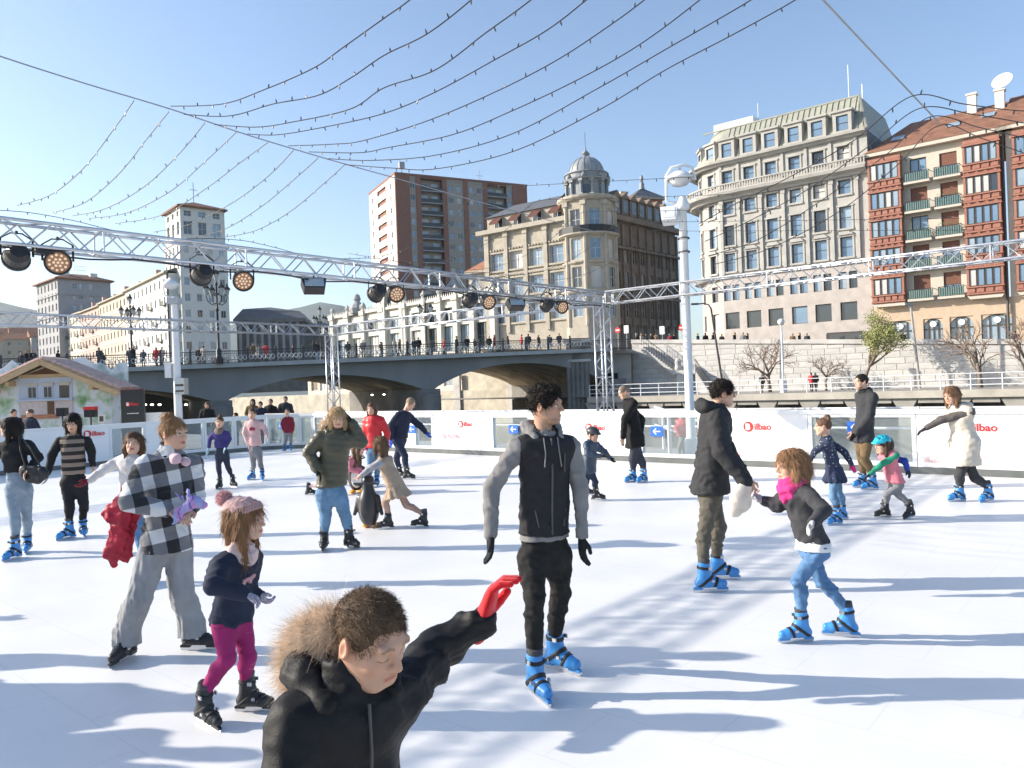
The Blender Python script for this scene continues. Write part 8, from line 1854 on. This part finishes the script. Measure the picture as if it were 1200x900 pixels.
# ------------------------------------------------------------------ penguin skating aids
def penguin(label, px, py, h, az, dark_only):
    G = ground(px, py); t = thing('penguin_aid', label, 'skating aid', tuple(G), R(az), 'penguin skating aids'); k = h / .75
    m_pb = mat('penguin_black', (.03, .03, .033), .35, .1, 8, 0, coat=.2); m_pw = mat('penguin_white', (.75, .75, .74), .4, .04, 5, 0); m_or = mat('penguin_orange', (.75, .32, .02), .4, .05, 5, 0)
    Z = np.zeros(3); X_, Y_ = np.array([1., 0, 0]), np.array([0, 1., 0]); A = (X_, Y_, UP)
    F = Field((-.25, -.25, 0), (.25, .25, .85), .013); F.ell((0, 0, .27), A, (.145, .135, .25), .03); F.cone((0, 0, .4), (0, 0, .58), .11, .075, .05); F.ell((0, -.015, .64), A, (.085, .09, .085), .03); F.cone((.13, .0, .42), (.19, .03, .2), .035, .025, .03); F.cone((-.13, .0, .42), (-.19, .03, .2), .035, .025, .03); F.cut((0, 0, .04), (0, 0, -1)); V, Q = F.mesh(); add_mesh(t, Z, 'shell', (V * k, Q), m_pb)
    F = Field((-.2, -.25, 0), (.2, .1, .6), .012); F.ell((0, -.035, .27), A, (.115, .115, .21), .02); F.cut((0, -.05, 0), (0, 1, 0)); V, Q = F.mesh(); add_mesh(t, Z, 'belly', (V * k, Q), m_pw)
    F = Field((-.06, -.2, .55), (.06, 0, .75), .008); F.cone((0, -.09, .64), (0, -.15, .63), .028, .012, .01); V, Q = F.mesh(); add_mesh(t, Z, 'beak', (V * k, Q), m_or)
    for sx in (-1, 1): 
        F = Field((-.2, -.3, 0), (.2, .1, .1), .01); F.ell((.07 * sx, -.1, .03), A, (.06, .1, .03), .01); V, Q = F.mesh(); add_mesh(t, Z, 'foot', (V * k, Q), m_or)
        MB().lathe([(.001, -.016), (.016, 0), (.001, .016)], (.04 * sx * k, -.085 * k, .68 * k), 8).build('eye', m_pw, t)
    MB().tube([(-.16 * k, .05 * k, .60 * k), (-.15 * k, .13 * k, .62 * k), (.15 * k, .13 * k, .62 * k), (.16 * k, .05 * k, .60 * k), (.08 * k, .0, .58 * k)], .014, 8).build('handle', m_pb, t)
    return t
penguin('dark penguin skating aid seen from behind, pushed by the girl in beige', 433, 619, .74, 172, True)
penguin('white-bellied penguin skating aid with orange feet behind the olive coat', 418, 577, .77, 12, False)

# ------------------------------------------------------------------ passers-by on the bridge and the street
def walker_meshes(v):
    Z = np.zeros(3); out = {}; fx = np.array([0., -1, 0]); st = (.05, .16, -.02)[v]; vox = .035
    F = Field((-.15, -.15, 1.35), (.15, .15, 1.85), .022); F.ell((0, 0, 1.63), np.eye(3), (.078, .095, .115), .01); F.cone((0, .01, 1.4), (0, 0, 1.56), .06, .05, .02); out['body'] = F.mesh()
    F = Field((-.15, -.15, 1.35), (.15, .2, 1.85), .022); F.ell((0, .02, 1.66), np.eye(3), (.092, .10, .105), .01); F.ell((0, -.11, 1.60), np.eye(3), (.07, .08, .09), .01, 'sub')
    if v == 1: F.cone((0, .06, 1.62), (0, .07, 1.42), .075, .06, .03)
    out['hair'] = F.mesh()
    F = Field((-.4, -.35, .6), (.4, .35, 1.6), vox); F.cone((-.17, 0, 1.42), (.17, 0, 1.42), .085, .085, .05); F.cone((0, 0, 1.34), (0, 0, 1.05), .17, .16, .05, flat=(fx, .75)); F.cone((0, 0, 1.05), (0, 0, (.88, .78, .92)[v]), .16, .19, .05, flat=(fx, .8))
    for sx in (-1, 1): F.cone((.2 * sx, 0, 1.4), (.25 * sx, .03 * sx, 1.14), .07, .06, .04); F.cone((.25 * sx, .03 * sx, 1.14), (.2 * sx, -.12 - .1 * (v == 2), .95 + .12 * (v == 2)), .058, .045, .03)
    out['coat'] = F.mesh()
    F = Field((-.3, -.4, 0), (.3, .4, 1.0), vox)
    for sx in (-1, 1): F.cone((.09 * sx, 0, .92), (.1 * sx, -.03 - st * sx * .6, .5), .095, .068, .03); F.cone((.1 * sx, -.03 - st * sx * .6, .5), (.1 * sx, .02 - st * sx * 1.6, .07), .066, .05, .02); F.cone((.1 * sx, .03 - st * sx * 1.6, .05), (.1 * sx, -.12 - st * sx * 1.6, .045), .05, .045, .02)
    out['trousers'] = F.mesh()
    return {k: np_mesh(k, V, Q, np.tile(np.array(SKINS['mid']), (len(V), 1)) if k == 'body' else None) for k, (V, Q) in out.items() if len(V)}
WM = [walker_meshes(v) for v in range(3)]
w_coats = [black, navy, charcoal, brown, red_p, cream_p, bluegrey, maroon, greyknit, pinkw]; w_names = ['black', 'navy', 'charcoal', 'brown', 'red', 'cream', 'slate blue', 'maroon', 'grey', 'pink']
w_hairs = [hair_mat('hair_dark', (.02, .014, .01)), hair_mat('hair_brown', (.09, .05, .03)), hair_mat('hair_grey', (.3, .29, .28)), hair_mat('hair_blond', (.3, .2, .1))]
wrnd = random.Random(17)
def walker(loc, az, ci, label, group, scale=1.0):
    v = wrnd.randrange(3); t = thing('person', label, 'person', loc, az, group); t.scale = (scale,) * 3
    obj('body', WM[v]['body'], m_skin, t); obj('hair', WM[v]['hair'], wrnd.choice(w_hairs), t); obj('coat', WM[v]['coat'], w_coats[ci], t); obj('trousers', WM[v]['trousers'], wrnd.choice([black, midjeans, charcoal, khaki, navy]), t)
PX = [(25, 1), (31.5, 0), (38.5, 0), (44, 2), (68, 0), (116.5, 2), (120.5, 0), (152, 1), (157, 0), (168, 6), (183, 4), (190, 9), (233, 2), (239, 5), (297, 3), (301, 5), (305, 8), (312, 4), (344, 0), (368, 2), (372, 0), (398, 1), (408, 2), (426, 8), (447, 3), (463, 5), (469, 3), (478, 0), (486, 1), (491, 0), (521, 4), (536, 1), (548, 0), (557, 2), (574, 0), (580, 7), (596, 0), (612, 4), (620, 2), (632, 0), (645, 6), (656, 2)]
ords = ['first', 'second', 'third', 'fourth', 'fifth', 'sixth', 'seventh', 'eighth', 'ninth', 'tenth', 'eleventh', 'twelfth', 'thirteenth', 'fourteenth', 'fifteenth']
seen = {}
for i, (px, ci) in enumerate(PX):
    yy = wrnd.uniform(.2, 1.6) if i % 3 else wrnd.uniform(2, 6)
    s, z = hit(px, 420, (B0[0] - .309 * yy, B0[1] + .951 * yy), BA); ux, uy = math.cos(BA), math.sin(BA); x = B0[0] - .309 * yy + s * ux; y = B0[1] + .951 * yy + s * uy
    seen[ci] = seen.get(ci, 0) + 1
    walker((x, y, deck(s)), wrnd.choice([R(90), R(-90), R(0), R(180), R(60)]), ci, '%s person from the left in %s coat on the bridge' % (ords[seen[ci] - 1], w_names[ci]), 'passers-by on the bridge', wrnd.uniform(.93, 1.04))
QP = [(746, 0), (752, 5), (757, 2), (763, 0), (769, 3), (785, 7), (790, 0), (818, 2), (827, 0), (836, 1), (846, 2), (861, 0), (871, 8), (876, 2), (929, 3), (937, 0), (946, 2), (1051, 5), (1058, 0), (1190, 1)]
seen = {}
for i, (px, ci) in enumerate(QP):
    y0 = WALL_Y + wrnd.uniform(1.0, 2.2); s, _ = qhit(px, 400, y0); seen[ci] = seen.get(ci, 0) + 1
    walker(q(s, y0, street(s)), wrnd.choice([R(50), R(-130), R(140), R(-40)]), ci, '%s person from the left in %s coat above the quay wall' % (ords[seen[ci] - 1], w_names[ci]), 'passers-by on the street above the quay wall', wrnd.uniform(.95, 1.05))
for px, ci, lab in ((893, 0, 'person in black sitting at the foot of the bare tree'), (951, 4, 'person in red coat on the far promenade, left of a pair'), (956, 0, 'person in black coat on the far promenade, right of a pair')):
    s, _ = qhit(px, 450, 65.0); walker(q(s, 65.0, PROM_Z), R(140), ci, lab, 'people on the far promenade', .9)

# ------------------------------------------------------------------ people just outside the left of the frame whose long shadows reach the ice in view
by = {j['t']['label']: j['t'] for j in PERSONS}
def off(src, x, y, lab, rz=0):
    o = dup(by[src], (x, y, 0), rz, lab); return o
off('woman in brown striped sweater and black trousers by the left boards', -6.4, 5.75, 'skater in striped sweater beyond the left edge, seen by her shadow', .3)
off('man in charcoal overcoat and brown trousers before the clear pane', -5.9, 5.1, 'skater in overcoat beyond the left edge, seen by his shadow', .5)
off('man in long black coat and blue skates looking down at left', -5.5, 4.45, 'skater in long coat beyond the left edge, seen by his shadow', 2.5)
off('balding man in navy jacket with blue glove leaning forward', -5.6, 4.8, 'skater in navy jacket beyond the left edge, seen by his shadow', 1.2)
off('woman in bright red quilted jacket behind the penguin aids', -5.3, 4.1, 'skater in red jacket beyond the left edge, seen by her shadow', 2.0)
off('girl in navy polka-dot dress with hair buns facing the boards', -7.2, 6.9, 'skater in dotted dress beyond the left edge, seen by her shadow', .2)

# ------------------------------------------------------------------ thin winter haze over the town
hz = MB().box(-3600, 3600, -60, 3900, -9, 420).build('haze', None)
m_hz = bpy.data.materials.new('haze_air'); m_hz.use_nodes = True; nt = m_hz.node_tree; nt.nodes.clear()
vo = nt.nodes.new('ShaderNodeVolumePrincipled'); vo.inputs['Color'].default_value = (.92, .96, 1, 1); vo.inputs['Density'].default_value = .00010; vo.inputs['Anisotropy'].default_value = .2
ou = nt.nodes.new('ShaderNodeOutputMaterial'); nt.links.new(vo.outputs[0], ou.inputs['Volume']); hz.data.materials.append(m_hz); stuff(hz)
